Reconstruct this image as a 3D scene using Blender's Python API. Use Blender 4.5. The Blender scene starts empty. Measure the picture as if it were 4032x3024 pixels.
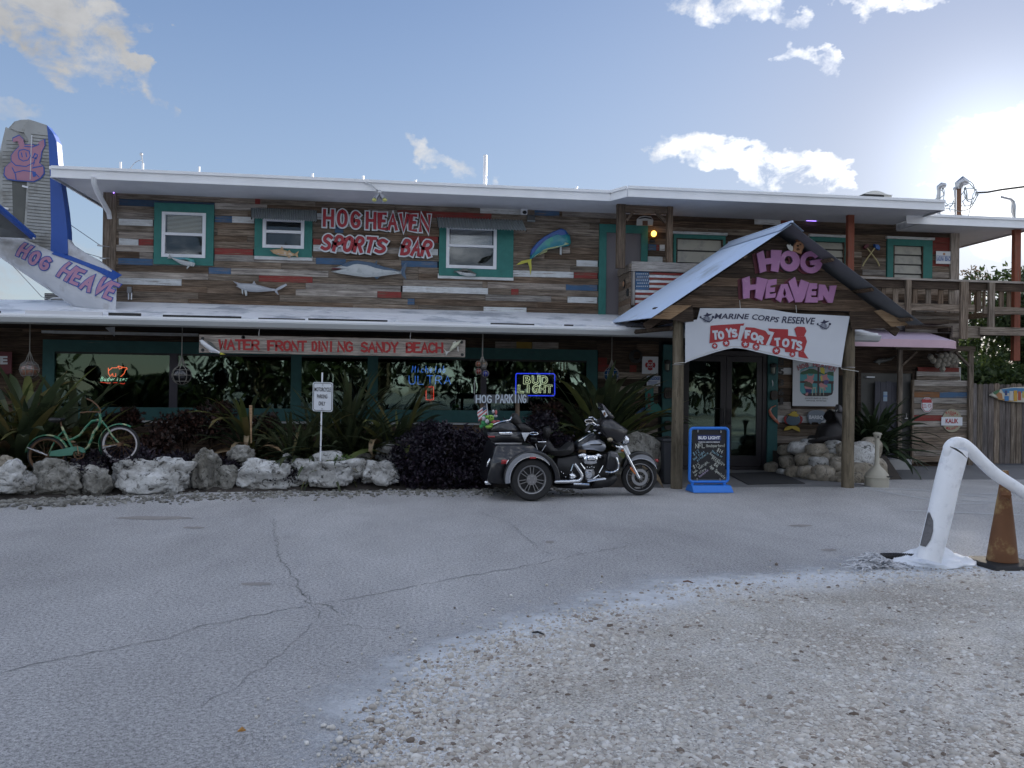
import bpy, bmesh, math, random
import numpy as np
from mathutils import Vector, Matrix, noise
random.seed(7); np.random.seed(7); noise.seed_set(3)
sc = bpy.context.scene; COL = sc.collection
R = math.radians
# ---------------------------------------------------------------- camera
F = 3263.0; PHI = R(7.3); ROLL = 0.013; PIT = math.atan(18/F); EYE = 1.6
cd = bpy.data.cameras.new('camera'); cam = bpy.data.objects.new('camera', cd); COL.objects.link(cam)
cd.sensor_width = 36; cd.lens = 36*F/4032; cd.clip_end = 3000; cd.clip_start = .05
cam.location = (0, 0, EYE)
cam.matrix_world = Matrix.Translation((0, 0, EYE)) @ Matrix.Rotation(-PHI, 4, 'Z') @ Matrix.Rotation(R(90)+PIT, 4, 'X') @ Matrix.Rotation(ROLL, 4, 'Z')
sc.camera = cam
# ---------------------------------------------------------------- sun, exposure
KS = 1.2; SUN_EL = R(13); SUN_AZ = R(37.5)          # azimuth clockwise from +Y
sl = bpy.data.lights.new('sun', 'SUN'); so = bpy.data.objects.new('sun', sl); COL.objects.link(so)
sl.energy = 2.2; sl.angle = R(2.0); sl.color = (1, .9, .76)
sd = Vector((math.sin(SUN_AZ)*math.cos(SUN_EL), math.cos(SUN_AZ)*math.cos(SUN_EL), math.sin(SUN_EL)))
so.rotation_euler = sd.to_track_quat('Z', 'Y').to_euler()
so.location = sd*50
sc.view_settings.view_transform = 'Standard'; sc.view_settings.look = 'None'
sc.view_settings.gamma = 1; sc.view_settings.use_curve_mapping = False
sc.view_settings.exposure = 2.2
# ---------------------------------------------------------------- node helper
class NT:
    def __init__(s, nt): s.nt = nt; nt.nodes.clear()
    def n(s, t, ins=None, **kw):
        nd = s.nt.nodes.new(t)
        for k, v in kw.items(): setattr(nd, k, v)
        for k, v in (ins or {}).items(): s.set(nd, k, v)
        return nd
    def set(s, nd, k, v):
        if isinstance(v, bpy.types.NodeSocket): s.nt.links.new(v, nd.inputs[k])
        elif isinstance(v, bpy.types.Node): s.nt.links.new(v.outputs[0], nd.inputs[k])
        else:
            i = nd.inputs[k]
            if hasattr(v, '__len__'): v = tuple(v)[:3] if i.type == 'VECTOR' else (tuple(v)+(1,))[:4]
            i.default_value = v
    def math(s, op, a, b=0.0, c=0.0, clamp=False):
        return s.n('ShaderNodeMath', {0: a, 1: b, 2: c}, operation=op, use_clamp=clamp).outputs[0]
    def mix(s, f, a, b, bt='MIX'):
        nd = s.n('ShaderNodeMix', data_type='RGBA', blend_type=bt)
        s.set(nd, 0, f); s.set(nd, 6, a); s.set(nd, 7, b); return nd.outputs[2]
    def ramp(s, f, stops, interp='LINEAR'):
        nd = s.n('ShaderNodeValToRGB', {0: f}); cr = nd.color_ramp; cr.interpolation = interp
        while len(cr.elements) < len(stops): cr.elements.new(.5)
        for e, (p, c) in zip(cr.elements, stops):
            e.position = p; e.color = (c if len(c) == 4 else (*c, 1)) if hasattr(c, '__len__') else (c, c, c, 1)
        return nd.outputs[0]
    def noise(s, vec, scale, detail=4, rough=.55, dist=0.):
        return s.n('ShaderNodeTexNoise', {'Vector': vec, 'Scale': scale, 'Detail': detail, 'Roughness': rough, 'Distortion': dist}).outputs[0]
# ---------------------------------------------------------------- world: Nishita sky with clouds by direction
w = bpy.data.worlds.new('World'); sc.world = w; w.use_nodes = True; N = NT(w.node_tree)
sky = N.n('ShaderNodeTexSky', sky_type='NISHITA'); sky.sun_disc = False
sky.sun_elevation = SUN_EL; sky.sun_rotation = SUN_AZ
sky.altitude = 0; sky.air_density = 1.0; sky.dust_density = 0.15; sky.ozone_density = 4.0
geo = N.n('ShaderNodeTexCoord'); sep = N.n('ShaderNodeSeparateXYZ', {0: geo.outputs['Generated']})
az = N.math('ARCTAN2', sep.outputs[0], sep.outputs[1]); el = N.math('ARCSINE', sep.outputs[2])
vec = N.n('ShaderNodeCombineXYZ', {0: az, 1: N.math('MULTIPLY', el, 1.35)}).outputs[0]
n1 = N.noise(vec, 20, 9, .6, .5); n2 = N.noise(vec, 70, 6, .62)
nn = N.math('ADD', N.math('MULTIPLY', N.math('SUBTRACT', n1, .5), 3.4), N.math('MULTIPLY', N.math('SUBTRACT', n2, .5), .9))
wv = N.n('ShaderNodeTexNoise', {'Vector': vec, 'Scale': 11., 'Detail': 5., 'Roughness': .62}); ws = N.n('ShaderNodeSeparateXYZ', {0: wv.outputs['Color']})
azw = N.math('ADD', az, N.math('MULTIPLY', N.math('SUBTRACT', ws.outputs[0], .5), .20)); elw = N.math('ADD', el, N.math('MULTIPLY', N.math('SUBTRACT', ws.outputs[1], .5), .11))
def azel(px, py):
    u = (px-2016)/F; v = (1512-py)/F; c, s = math.cos(ROLL), math.sin(ROLL)
    x = u*c-v*s; z = v*c+u*s; y = 1.
    y, z = y*math.cos(PIT)-z*math.sin(PIT), y*math.sin(PIT)+z*math.cos(PIT)
    X = x*math.cos(PHI)+y*math.sin(PHI); Y = -x*math.sin(PHI)+y*math.cos(PHI)
    return math.atan2(X, Y), math.atan2(z, math.hypot(X, Y))
D = 1.8228
clouds = None
# (px, py, rx, ry, tilt, gain) in pixels of the 2212-wide photograph, turned into directions
for (cx, cy, rx, ry, tl, g) in [(90, 30, 175, 82, .45, 2.2), (285, 145, 75, 26, .9, 1.2), (315, 60, 26, 12, .5, .4), (10, 205, 60, 16, .2, .45), (918, 352, 72, 24, .45, .8),
        (1090, 395, 36, 18, .5, .6), (1560, 12, 115, 42, .2, 1.), (1900, 2, 90, 20, .2, .9), (1770, 118, 42, 20, .1, .75), (1838, 126, 32, 17, .4, .85), (1690, 40, 45, 22, .3, .6),
        (1610, 345, 140, 42, .3, 1.5), (1500, 325, 70, 26, -.2, 1.2), (1720, 385, 95, 34, .25, 1.2), (2190, 345, 140, 90, -.1, 1.5), (2130, 290, 90, 30, 0, .8), (2290, 420, 150, 130, 0, 1.4), (-10, 600, 60, 60, 0, .6), (215, 560, 60, 30, 0, .5)]:
    a0, e0 = azel(cx*D, cy*D); k = D/F
    da = N.math('SUBTRACT', azw, a0); de = N.math('SUBTRACT', elw, e0)
    ct, st = math.cos(tl), math.sin(tl)
    u = N.math('MULTIPLY', N.math('SUBTRACT', N.math('MULTIPLY', da, ct*math.cos(e0)), N.math('MULTIPLY', de, st)), 1/(rx*k))
    v = N.math('MULTIPLY', N.math('ADD', N.math('MULTIPLY', da, st*math.cos(e0)), N.math('MULTIPLY', de, ct)), 1/(ry*k))
    r2 = N.math('ADD', N.math('MULTIPLY', u, u), N.math('MULTIPLY', v, v))
    m = N.math('MULTIPLY', N.math('SUBTRACT', 1.25, r2, clamp=True), g*.72)
    clouds = m if clouds is None else N.math('MAXIMUM', clouds, m)
clouds = N.math('MINIMUM', clouds, .95)
dens = N.math('ADD', clouds, N.math('MULTIPLY', nn, N.math('MULTIPLY', clouds, 1.5)))
dens = N.math('SMOOTH_MIN', N.math('MULTIPLY', N.math('SUBTRACT', dens, .10, clamp=True), 1.05), 1.0, .3)
# clouds added outside the view, made extra bright as fill light
n3 = N.noise(vec, 4.5, 7, .6, .2)
off = N.math('MULTIPLY', N.math('SUBTRACT', N.math('ABSOLUTE', N.math('SUBTRACT', az, PHI)), .70), 4, clamp=True)
d2 = N.math('MULTIPLY', N.math('MULTIPLY', N.math('SUBTRACT', n3, .49), 7, clamp=True), off)
dens = N.math('MAXIMUM', dens, d2)
# cloud brightness rises towards the sun
sdv = N.n('ShaderNodeVectorMath', {0: geo.outputs['Generated'], 1: tuple(sd)}, operation='DOT_PRODUCT').outputs['Value']
off_ = off
near = N.math('POWER', N.math('MAXIMUM', sdv, 0.0), 8)
cb = N.math('ADD', N.math('ADD', .8, N.math('MULTIPLY', near, 1.7)), N.math('MULTIPLY', off_, 3.4))  # the unseen clouds get an extra boost for fill
ccol = N.mix(near, (.97, .98, 1.0, 1), (1, .99, .97, 1))
csh = N.math('ADD', .35, N.math('MULTIPLY', N.noise(vec, 9, 6, .6), 1.3))
cc = N.n('ShaderNodeVectorMath', {0: ccol, 'Scale': N.math('MULTIPLY', cb, csh)}, operation='SCALE').outputs[0]
# thin high haze evens out the sky: bright parts are compressed, colour kept natural
lum = N.n('ShaderNodeVectorMath', {0: sky.outputs[0], 1: (.25, .6, .15)}, operation='DOT_PRODUCT').outputs['Value']
skyc = N.n('ShaderNodeVectorMath', {0: sky.outputs[0], 'Scale': N.math('DIVIDE', 1.0, N.math('ADD', 1.0, N.math('MULTIPLY', lum, KS)))}, operation='SCALE').outputs[0]
skyc = N.n('ShaderNodeVectorMath', {0: skyc, 1: (.97, .74, .68)}, operation='MULTIPLY').outputs[0]
hz = N.math('ADD', N.math('MULTIPLY', N.math('SUBTRACT', 1., N.math('DIVIDE', el, .50), clamp=True), .40), N.math('ADD', N.math('MULTIPLY', near, .26), N.math('MULTIPLY', N.math('POWER', N.math('MAXIMUM', sdv, 0.0), 260), .9)))
hzv = N.n('ShaderNodeVectorMath', {0: (.82, .96, 1.12), 'Scale': hz}, operation='SCALE').outputs[0]
skyc = N.n('ShaderNodeVectorMath', {0: skyc, 1: hzv}, operation='ADD').outputs[0]
fin = N.mix(dens, skyc, cc)
bg = N.n('ShaderNodeBackground', {0: fin, 1: .15}); out = N.n('ShaderNodeOutputWorld', {0: bg})
# ---------------------------------------------------------------- pixel -> point on a real plane of the place
def ray(px, py):
    u = (px-2016)/F; v = (1512-py)/F; c, s = math.cos(ROLL), math.sin(ROLL)
    x = u*c-v*s; z = v*c+u*s; y = 1.
    y, z = y*math.cos(PIT)-z*math.sin(PIT), y*math.sin(PIT)+z*math.cos(PIT)
    return x*math.cos(PHI)+y*math.sin(PHI), -x*math.sin(PHI)+y*math.cos(PHI), z
def W(px, py, Y):
    r = ray(px, py); t = Y/r[1]; return Vector((r[0]*t, Y, EYE+r[2]*t))
def G(px, py, Z=0.):
    r = ray(px, py); t = (Z-EYE)/r[2]; return Vector((r[0]*t, r[1]*t, Z))
# ---------------------------------------------------------------- materials
MATS = {}
def mat(name, col, rough=.6, metal=0., var=.12, scale=6., bump=.0, spec=.5, emit=None, es=1., coat=0., rnd=0., col2=None, c2=.0, c2s=4., bs=40.):
    if name in MATS: return MATS[name]
    m = bpy.data.materials.new(name); m.use_nodes = True; N = NT(m.node_tree)
    tc = N.n('ShaderNodeTexCoord').outputs['Object']; c = (*col, 1)
    if rnd or var or col2:
        oi = N.n('ShaderNodeObjectInfo').outputs['Random']
        p = N.n('ShaderNodeVectorMath', {0: tc, 1: N.n('ShaderNodeCombineXYZ', {0: N.math('MULTIPLY', oi, 37.), 1: N.math('MULTIPLY', oi, 11.)}).outputs[0]}, operation='ADD').outputs[0]
        f = N.math('ADD', 1-var, N.math('MULTIPLY', N.noise(p, scale, 5), 2*var))
        if rnd: f = N.math('MULTIPLY', f, N.math('ADD', 1-rnd, N.math('MULTIPLY', oi, 2*rnd)))
        base = c
        if col2:
            k = N.ramp(N.noise(p, c2s, 6, .65), [(.5-c2*.1+.0, 0.), (.62-c2*.1, 1.)]); base = N.mix(k, c, (*col2, 1))
        c = N.n('ShaderNodeVectorMath', {0: base, 'Scale': f}, operation='SCALE').outputs[0]
    b = N.n('ShaderNodeBsdfPrincipled', {'Base Color': c, 'Roughness': rough, 'Metallic': metal, 'Specular IOR Level': spec, 'Coat Weight': coat, 'Coat Roughness': .05})
    if emit: N.set(b, 'Emission Color', (*emit, 1)); N.set(b, 'Emission Strength', es)
    if bump:
        h = N.noise(tc, bs, 5, .6); bn = N.n('ShaderNodeBump', {'Height': h, 'Strength': bump, 'Distance': .01}); N.set(b, 'Normal', bn.outputs[0])
    N.n('ShaderNodeOutputMaterial', {0: b}); MATS[name] = m; return m
def wood(name, cols, axis='X', paint=None, wear=.5, rnd=.22, rough=.85, stretch=19., freq=2.4, pr=.6):
    if name in MATS: return MATS[name]
    m = bpy.data.materials.new(name); m.use_nodes = True; N = NT(m.node_tree)
    tc = N.n('ShaderNodeTexCoord').outputs['Object']; oi = N.n('ShaderNodeObjectInfo').outputs['Random']
    p = N.n('ShaderNodeVectorMath', {0: tc, 1: N.n('ShaderNodeCombineXYZ', {0: N.math('MULTIPLY', oi, 91.), 1: N.math('MULTIPLY', oi, 17.), 2: N.math('MULTIPLY', oi, 53.)}).outputs[0]}, operation='ADD').outputs[0]
    s = {'X': (1, stretch, stretch), 'Z': (stretch, stretch, 1), 'Y': (stretch, 1, stretch)}[axis]
    q = N.n('ShaderNodeVectorMath', {0: p, 1: s}, operation='MULTIPLY').outputs[0]
    g = N.noise(q, freq, 8, .68, .25)
    c = N.ramp(g, [(.33, cols[0]), (.5, cols[1]), (.68, cols[2])])
    big = N.noise(p, 2.3, 3); sp = N.noise(q, 7., 4, .7)
    c = N.n('ShaderNodeVectorMath', {0: c, 'Scale': N.math('ADD', .62, N.math('MULTIPLY', big, .76))}, operation='SCALE').outputs[0]
    c = N.mix(N.math('MULTIPLY', N.math('LESS_THAN', sp, .36), .6), c, (.02, .016, .013, 1))
    oi2 = N.math('FRACT', N.math('MULTIPLY', oi, 7.31))
    c = N.n('ShaderNodeVectorMath', {0: c, 'Scale': N.math('ADD', 1-rnd, N.math('MULTIPLY', oi, 2*rnd))}, operation='SCALE').outputs[0]
    c = N.mix(N.math('MULTIPLY', oi2, .36), c, N.mix(1., c, (1.0, .78, .6, 1), 'MULTIPLY'))
    if paint:
        wn = N.noise(q, 2.6, 8, .75, .3); k = N.ramp(wn, [(max(0, wear-.06), 0.), (wear+.05, 1.)])
        pv = N.n('ShaderNodeVectorMath', {0: paint, 'Scale': N.math('ADD', .75, N.math('MULTIPLY', N.noise(p, 9., 5), .5))}, operation='SCALE').outputs[0]
        c = N.mix(k, c, pv)
    b = N.n('ShaderNodeBsdfPrincipled', {'Base Color': c, 'Roughness': rough if not paint else pr, 'Specular IOR Level': .3})
    bn = N.n('ShaderNodeBump', {'Height': g, 'Strength': .5, 'Distance': .006}); N.set(b, 'Normal', bn.outputs[0])
    N.n('ShaderNodeOutputMaterial', {0: b}); MATS[name] = m; return m
GR = [(.052, .043, .035), (.165, .137, .110), (.31, .27, .228)]
BR = [(.040, .029, .021), (.115, .084, .060), (.22, .17, .13)]
LG = [(.10, .092, .085), (.26, .24, .22), (.42, .40, .37)]
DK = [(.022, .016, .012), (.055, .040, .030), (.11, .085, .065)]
m_grey = wood('weathered grey wood', GR); m_brown = wood('weathered brown wood', BR); m_light = wood('pale grey wood', LG)
m_dark = wood('dark stained wood', DK)
m_white = wood('worn white painted wood', GR, paint=(.54, .56, .57), wear=.42)
m_red = wood('worn red painted wood', BR, paint=(.22, .032, .028), wear=.45)
m_blue = wood('worn blue painted wood', GR, paint=(.045, .105, .20), wear=.44)
m_navy = wood('dull dark blue painted wood', BR, paint=(.03, .065, .12), wear=.42)
m_dred = wood('dull dark red painted wood', BR, paint=(.16, .025, .018), wear=.42)
m_teal = wood('worn teal painted wood', GR, paint=(.035, .165, .145), wear=.30, rnd=.08, freq=1.6)
m_tealv = wood('worn teal painted upright', GR, 'Z', paint=(.035, .165, .145), wear=.30, rnd=.08, freq=1.6)
m_tealg = wood('dusty teal painted wood', GR, paint=(.035, .11, .11), wear=.33, rnd=.08, freq=1.6)  # darker copy of the teal: eave shade put into the paint colour
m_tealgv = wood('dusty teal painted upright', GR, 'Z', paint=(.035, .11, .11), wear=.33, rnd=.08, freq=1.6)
m_yel = wood('worn ochre painted wood', BR, paint=(.25, .17, .03), wear=.3)
m_redv = wood('red stained post', BR, 'Z', paint=(.20, .055, .03), wear=.42)
m_greyv = wood('weathered grey upright', GR, 'Z'); m_brownv = wood('weathered brown upright', BR, 'Z')
m_lightv = wood('pale upright', LG, 'Z')
m_ply = wood('tan plywood', [(.20, .13, .075), (.33, .23, .14), (.45, .33, .21)], rnd=.1)
m_log = wood('peeled log post', [(.06, .052, .038), (.135, .12, .088), (.22, .20, .155)], 'Z', stretch=9, freq=1.4, rnd=.05)
m_trim = mat('white painted metal', (.74, .76, .79), .45, var=.10, scale=3, bump=.05)
m_soff = mat('grey painted soffit', (.56, .57, .60), .7, var=.16, scale=2.5)
m_roof = mat('white coated roof', (.78, .81, .86), .42, var=.12, scale=1.2, bump=.15, bs=6, col2=(.42, .46, .52), c2=.0, c2s=1.3)
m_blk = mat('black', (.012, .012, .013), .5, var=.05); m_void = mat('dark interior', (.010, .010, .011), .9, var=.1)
m_winw = mat('white vinyl', (.66, .68, .72), .4, var=.04)
def glass(name, tint, refl, k0=.25, tr=(.25, .3, .27)):
    m = bpy.data.materials.new(name); m.use_nodes = True; N = NT(m.node_tree)
    lw = N.n('ShaderNodeLayerWeight', {0: .25}).outputs['Facing']
    wv = N.noise(N.n('ShaderNodeTexCoord').outputs['Object'], .9, 2)
    bn = N.n('ShaderNodeBump', {'Height': wv, 'Strength': .25, 'Distance': .02})
    g = N.n('ShaderNodeBsdfGlossy', {'Color': (*refl, 1), 'Roughness': .015, 'Normal': bn.outputs[0]})
    t = N.n('ShaderNodeBsdfTransparent', {0: (*tr, 1)})
    mx = N.n('ShaderNodeMixShader', {0: N.math('ADD', k0, N.math('MULTIPLY', lw, .5), clamp=True), 1: t, 2: g}); N.n('ShaderNodeOutputMaterial', {0: mx}); MATS[name] = m; return m
m_glass = glass('tinted window glass', (.02,)*3, (.36, .50, .43), .155, (.45, .5, .47)); m_pane = glass('clear window glass', (.02,)*3, (.6, .65, .7), .04, (.92, .93, .93))
chrome = mat('chrome', (.75, .77, .8), .08, 1., var=.02); steel = mat('dull steel', (.42, .43, .45), .35, 1., var=.1)
# ---------------------------------------------------------------- mesh helpers
POS = {}
def wloc(o): return POS.get(o.name, Vector((0, 0, 0)))
def props(o, label=None, cat=None, group=None, kind=None):
    for k, v in (('label', label), ('category', cat), ('group', group), ('kind', kind)):
        if v: o[k] = v
    return o
def thing(name, label, cat, loc=(0, 0, 0), group=None):
    o = bpy.data.objects.new(name, None); COL.objects.link(o); o.empty_display_size = .1
    o.location = loc; POS[o.name] = Vector(loc); return props(o, label, cat, group)
def link(name, me, m, parent, c):
    o = bpy.data.objects.new(name, me); COL.objects.link(o)
    if m is not None and not me.materials:
        for x in (m if isinstance(m, (list, tuple)) else [m]): me.materials.append(x)
    o.location = Vector(c)-(wloc(parent) if parent else Vector((0, 0, 0))); o.parent = parent; POS[o.name] = Vector(c); return o
class MB:
    def __init__(s): s.v = []; s.f = []; s.mi = []
    def add(s, v, f, mi=0):
        k = len(s.v); s.v += [tuple(p) for p in v]; s.f += [tuple(i+k for i in q) for q in f]; s.mi += [mi]*len(f); return s
    def box(s, a, b, mi=0):
        x0, y0, z0 = a; x1, y1, z1 = b
        return s.add([(x0, y0, z0), (x1, y0, z0), (x1, y1, z0), (x0, y1, z0), (x0, y0, z1), (x1, y0, z1), (x1, y1, z1), (x0, y1, z1)],
                     [(0, 3, 2, 1), (4, 5, 6, 7), (0, 1, 5, 4), (1, 2, 6, 5), (2, 3, 7, 6), (3, 0, 4, 7)], mi)
    def beam(s, a, b, w, d, up=(0, 0, 1), mi=0):
        a, b = Vector(a), Vector(b); t = (b-a).normalized(); u = Vector(up); r = t.cross(u)
        if r.length < 1e-4: r = t.cross(Vector((0, 1, 0)))
        r.normalize(); u = r.cross(t).normalized(); v = []
        for p in (a, b):
            for i, j in ((-1, -1), (1, -1), (1, 1), (-1, 1)): v.append(p+r*i*w/2+u*j*d/2)
        return s.add(v, [(3, 2, 1, 0), (4, 5, 6, 7), (0, 1, 5, 4), (1, 2, 6, 5), (2, 3, 7, 6), (3, 0, 4, 7)], mi)
    def prism(s, pts, y0, y1, mi=0):          # pts: (x,z) polygon, extruded along Y
        n = len(pts); v = [(p[0], y0, p[1]) for p in pts]+[(p[0], y1, p[1]) for p in pts]
        ar = sum(pts[i][0]*pts[(i+1) % n][1]-pts[(i+1) % n][0]*pts[i][1] for i in range(n))
        f = [tuple(range(n)), tuple(range(2*n-1, n-1, -1))]+[(i, i+n, (i+1) % n+n, (i+1) % n) for i in range(n)]
        if ar < 0: f = [q[::-1] for q in f]
        return s.add(v, f, mi)
    def pillow(s, pts, y0, y1, rnd=.25, amt=.15, mi=0):   # prism with rounded-over sides
        n = len(pts); cx = sum(p[0] for p in pts)/n; cz = sum(p[1] for p in pts)/n
        L = [(0, 1-amt), (rnd*.3, 1-amt*.35), (rnd, 1), (1-rnd, 1), (1-rnd*.3, 1-amt*.35), (1, 1-amt)]; v = []
        for t, k in L:
            for p in pts: v.append((cx+(p[0]-cx)*k, y0+(y1-y0)*t, cz+(p[1]-cz)*k))
        f = [tuple(range(n)), tuple(range(len(L)*n-1, (len(L)-1)*n-1, -1))]
        for a in range(len(L)-1):
            for i in range(n): f.append((a*n+i, (a+1)*n+i, (a+1)*n+(i+1) % n, a*n+(i+1) % n))
        ar = sum(pts[i][0]*pts[(i+1) % n][1]-pts[(i+1) % n][0]*pts[i][1] for i in range(n))
        if ar < 0: f = [q[::-1] for q in f]
        return s.add(v, f, mi)
    def tube(s, pts, r, n=8, cap=True, mi=0, sy=1.):
        P = [Vector(p) for p in pts]; rr = r if hasattr(r, '__len__') else [r]*len(P); v = []; f = []
        ref = Vector((0, 1, 0)); pr = None
        for i, p in enumerate(P):
            t = (P[min(i+1, len(P)-1)]-P[max(i-1, 0)])
            t = t.normalized() if t.length > 1e-9 else Vector((0, 0, 1))
            if pr is None:
                a = t.cross(ref if abs(t.y) < .95 else Vector((1, 0, 0))).normalized()
            else:
                a = pr-t*pr.dot(t); a = a.normalized() if a.length > 1e-6 else t.orthogonal().normalized()
            pr = a; b = t.cross(a)
            for k in range(n):
                q = 2*math.pi*k/n; o = (a*math.cos(q)+b*math.sin(q))*rr[i]
                v.append(p+Vector((o.x, o.y*sy, o.z)))
        for i in range(len(P)-1):
            for k in range(n): f.append((i*n+k, i*n+(k+1) % n, (i+1)*n+(k+1) % n, (i+1)*n+k))
        if cap: f += [tuple(range(n-1, -1, -1)), tuple(range((len(P)-1)*n, len(P)*n))]
        return s.add(v, f, mi)
    def lathe(s, prof, c, n=20, axis='Z', mi=0, cap=True):    # prof: (radius, height)
        v = []; f = []; c = Vector(c)
        for r, h in prof:
            for k in range(n):
                q = 2*math.pi*k/n; x, y = r*math.cos(q), r*math.sin(q)
                v.append(c+(Vector((x, y, h)) if axis == 'Z' else Vector((x, h, y)) if axis == 'Y' else Vector((h, x, y))))
        for i in range(len(prof)-1):
            for k in range(n):
                q = (i*n+k, i*n+(k+1) % n, (i+1)*n+(k+1) % n, (i+1)*n+k); f.append(q if axis != 'Y' else q[::-1])
        if cap: f += [tuple(range(n-1, -1, -1)), tuple(range((len(prof)-1)*n, len(prof)*n))]
        return s.add(v, f, mi)
    def ball(s, c, r, n=10, m=7, mi=0):
        rx, ry, rz = r if hasattr(r, '__len__') else (r, r, r); c = Vector(c); v = [c+Vector((0, 0, -rz))]; f = []
        for i in range(1, m):
            a = math.pi*i/m
            for k in range(n):
                q = 2*math.pi*k/n; v.append(c+Vector((rx*math.sin(a)*math.cos(q), ry*math.sin(a)*math.sin(q), -rz*math.cos(a))))
        v.append(c+Vector((0, 0, rz)))
        for k in range(n): f.append((0, 1+(k+1) % n, 1+k)); f.append((len(v)-1, 1+(m-2)*n+k, 1+(m-2)*n+(k+1) % n))
        for i in range(m-2):
            for k in range(n): f.append((1+i*n+k, 1+i*n+(k+1) % n, 1+(i+1)*n+(k+1) % n, 1+(i+1)*n+k))
        return s.add(v, f, mi)
    def ring(s, c, r0, r1, a0, a1, y0, y1, n=24, mi=0):       # arc band in the XZ plane, degrees
        o = []; i_ = []
        for k in range(n+1):
            a = R(a0+(a1-a0)*k/n); ro = r1(a) if callable(r1) else r1
            o.append((c[0]+ro*math.cos(a), c[2]+ro*math.sin(a))); i_.append((c[0]+r0*math.cos(a), c[2]+r0*math.sin(a)))
        v = []; f = []
        for k in range(n+1): v += [(*[o[k][0], y0, o[k][1]],), (*[i_[k][0], y0, i_[k][1]],), (*[i_[k][0], y1, i_[k][1]],), (*[o[k][0], y1, o[k][1]],)]
        for k in range(n):
            for j in range(4): f.append((4*k+j, 4*k+(j+1) % 4, 4*k+4+(j+1) % 4, 4*k+4+j))
        f += [(3, 2, 1, 0), (4*n, 4*n+1, 4*n+2, 4*n+3)]
        return s.add(v, f, mi)
    def build(s, name, m, parent=None, smooth=False, label=None, cat=None, group=None, kind=None, bevel=0, origin=None):
        V = np.array(s.v, dtype=float); c = Vector(((V[:, 0].min()+V[:, 0].max())/2, (V[:, 1].min()+V[:, 1].max())/2, (V[:, 2].min()+V[:, 2].max())/2)) if origin is None else Vector(origin)
        if origin is None and parent is None and kind != 'structure': c.z = V[:, 2].min()
        me = bpy.data.meshes.new(name); me.from_pydata((V-np.array(c)).tolist(), [], s.f)
        if isinstance(m, (list, tuple)): me.polygons.foreach_set('material_index', s.mi)
        if smooth: me.polygons.foreach_set('use_smooth', [True]*len(me.polygons))
        o = link(name, me, m, parent, c); me.update()
        if smooth and smooth != 2:
            try: me.set_sharp_from_angle(angle=R(40))
            except Exception: pass
        if bevel: b = o.modifiers.new('b', 'BEVEL'); b.width = bevel; b.segments = 2; b.limit_method = 'ANGLE'
        return props(o, label, cat, group, kind)
def bx(name, a, b, m, parent=None, **k): return MB().box(a, b).build(name, m, parent, **k)
def ppoly(pts, Y): return [(p.x, p.z) for p in (W(x, y, Y) for x, y in pts)]
def crop(ox, oy, s): return lambda x, y: (ox+x/s, oy+y/s)
cA = crop(0, 400, 1.952); cB = crop(900, 600, 2.212); cC = crop(1800, 600, 2.212); c4 = crop(2700, 700, 2.765); c5 = crop(3300, 700, 2.552)
l1 = crop(0, 1200, 2.074); l2 = crop(900, 1250, 2.212); l3 = crop(1800, 1250, 2.212); l4 = crop(2500, 1150, 2.0733); l5 = crop(3200, 1200, 2.0733); l6 = crop(3200, 1700, 2.553)
t1 = crop(1880, 1480, 2.9105); bk = crop(0, 1300, 2.764); bn1 = crop(2640, 1180, 2.9105); wl = crop(2980, 1380, 4.1475); af = crop(2660, 1660, 5.53); nd1 = crop(1950, 1350, 2.949)
def cp(c, pts): return [c(*p) for p in pts]
def arc(cx, cy, rx, ry, a0, a1, n=12): return [(cx+rx*math.cos(R(a0+(a1-a0)*k/n)), cy-ry*math.sin(R(a0+(a1-a0)*k/n))) for k in range(n+1)]
# ---------------------------------------------------------------- lettering
_tc = {}
def tmesh(s, bold=0., ext=0., shear=0.):
    k = (s, bold, ext, shear)
    if k not in _tc:
        cu = bpy.data.curves.new('t', 'FONT'); cu.body = s; cu.offset = bold; cu.extrude = ext; cu.shear = shear; cu.resolution_u = 3
        o = bpy.data.objects.new('t', cu); me = bpy.data.meshes.new_from_object(o)
        V = np.array([v.co[:] for v in me.vertices]); Fc = [tuple(p.vertices) for p in me.polygons]
        x0, x1 = V[:, 0].min(), V[:, 0].max(); V[:, 0] = (V[:, 0]-x0)/(x1-x0); V[:, 1] /= .7
        bpy.data.objects.remove(o); bpy.data.curves.remove(cu); bpy.data.meshes.remove(me); _tc[k] = (V, Fc)
    return _tc[k]
def text_px(mb, s, p0, p1, h, Y, bold=.01, shear=0., mi=0, yfun=None, thick=0.):
    """printed words whose base line runs p0->p1 (photo pixels) on plane Y, capitals h pixels tall"""
    a, b = W(*p0, Y), W(*p1, Y); up = (a-W(p0[0], p0[1]+h, Y)).length
    d = b-a; u = Vector((-d.z, 0, d.x)).normalized()*up; V, Fc = tmesh(s, bold, .5 if thick else 0., shear); o = []
    for x, y, z in V:
        q = a+d*x+u*y; q.y = (yfun(q.x, q.z) if yfun else Y)-(z+.5)*thick; o.append(q)
    mb.add(o, Fc, mi)
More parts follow.
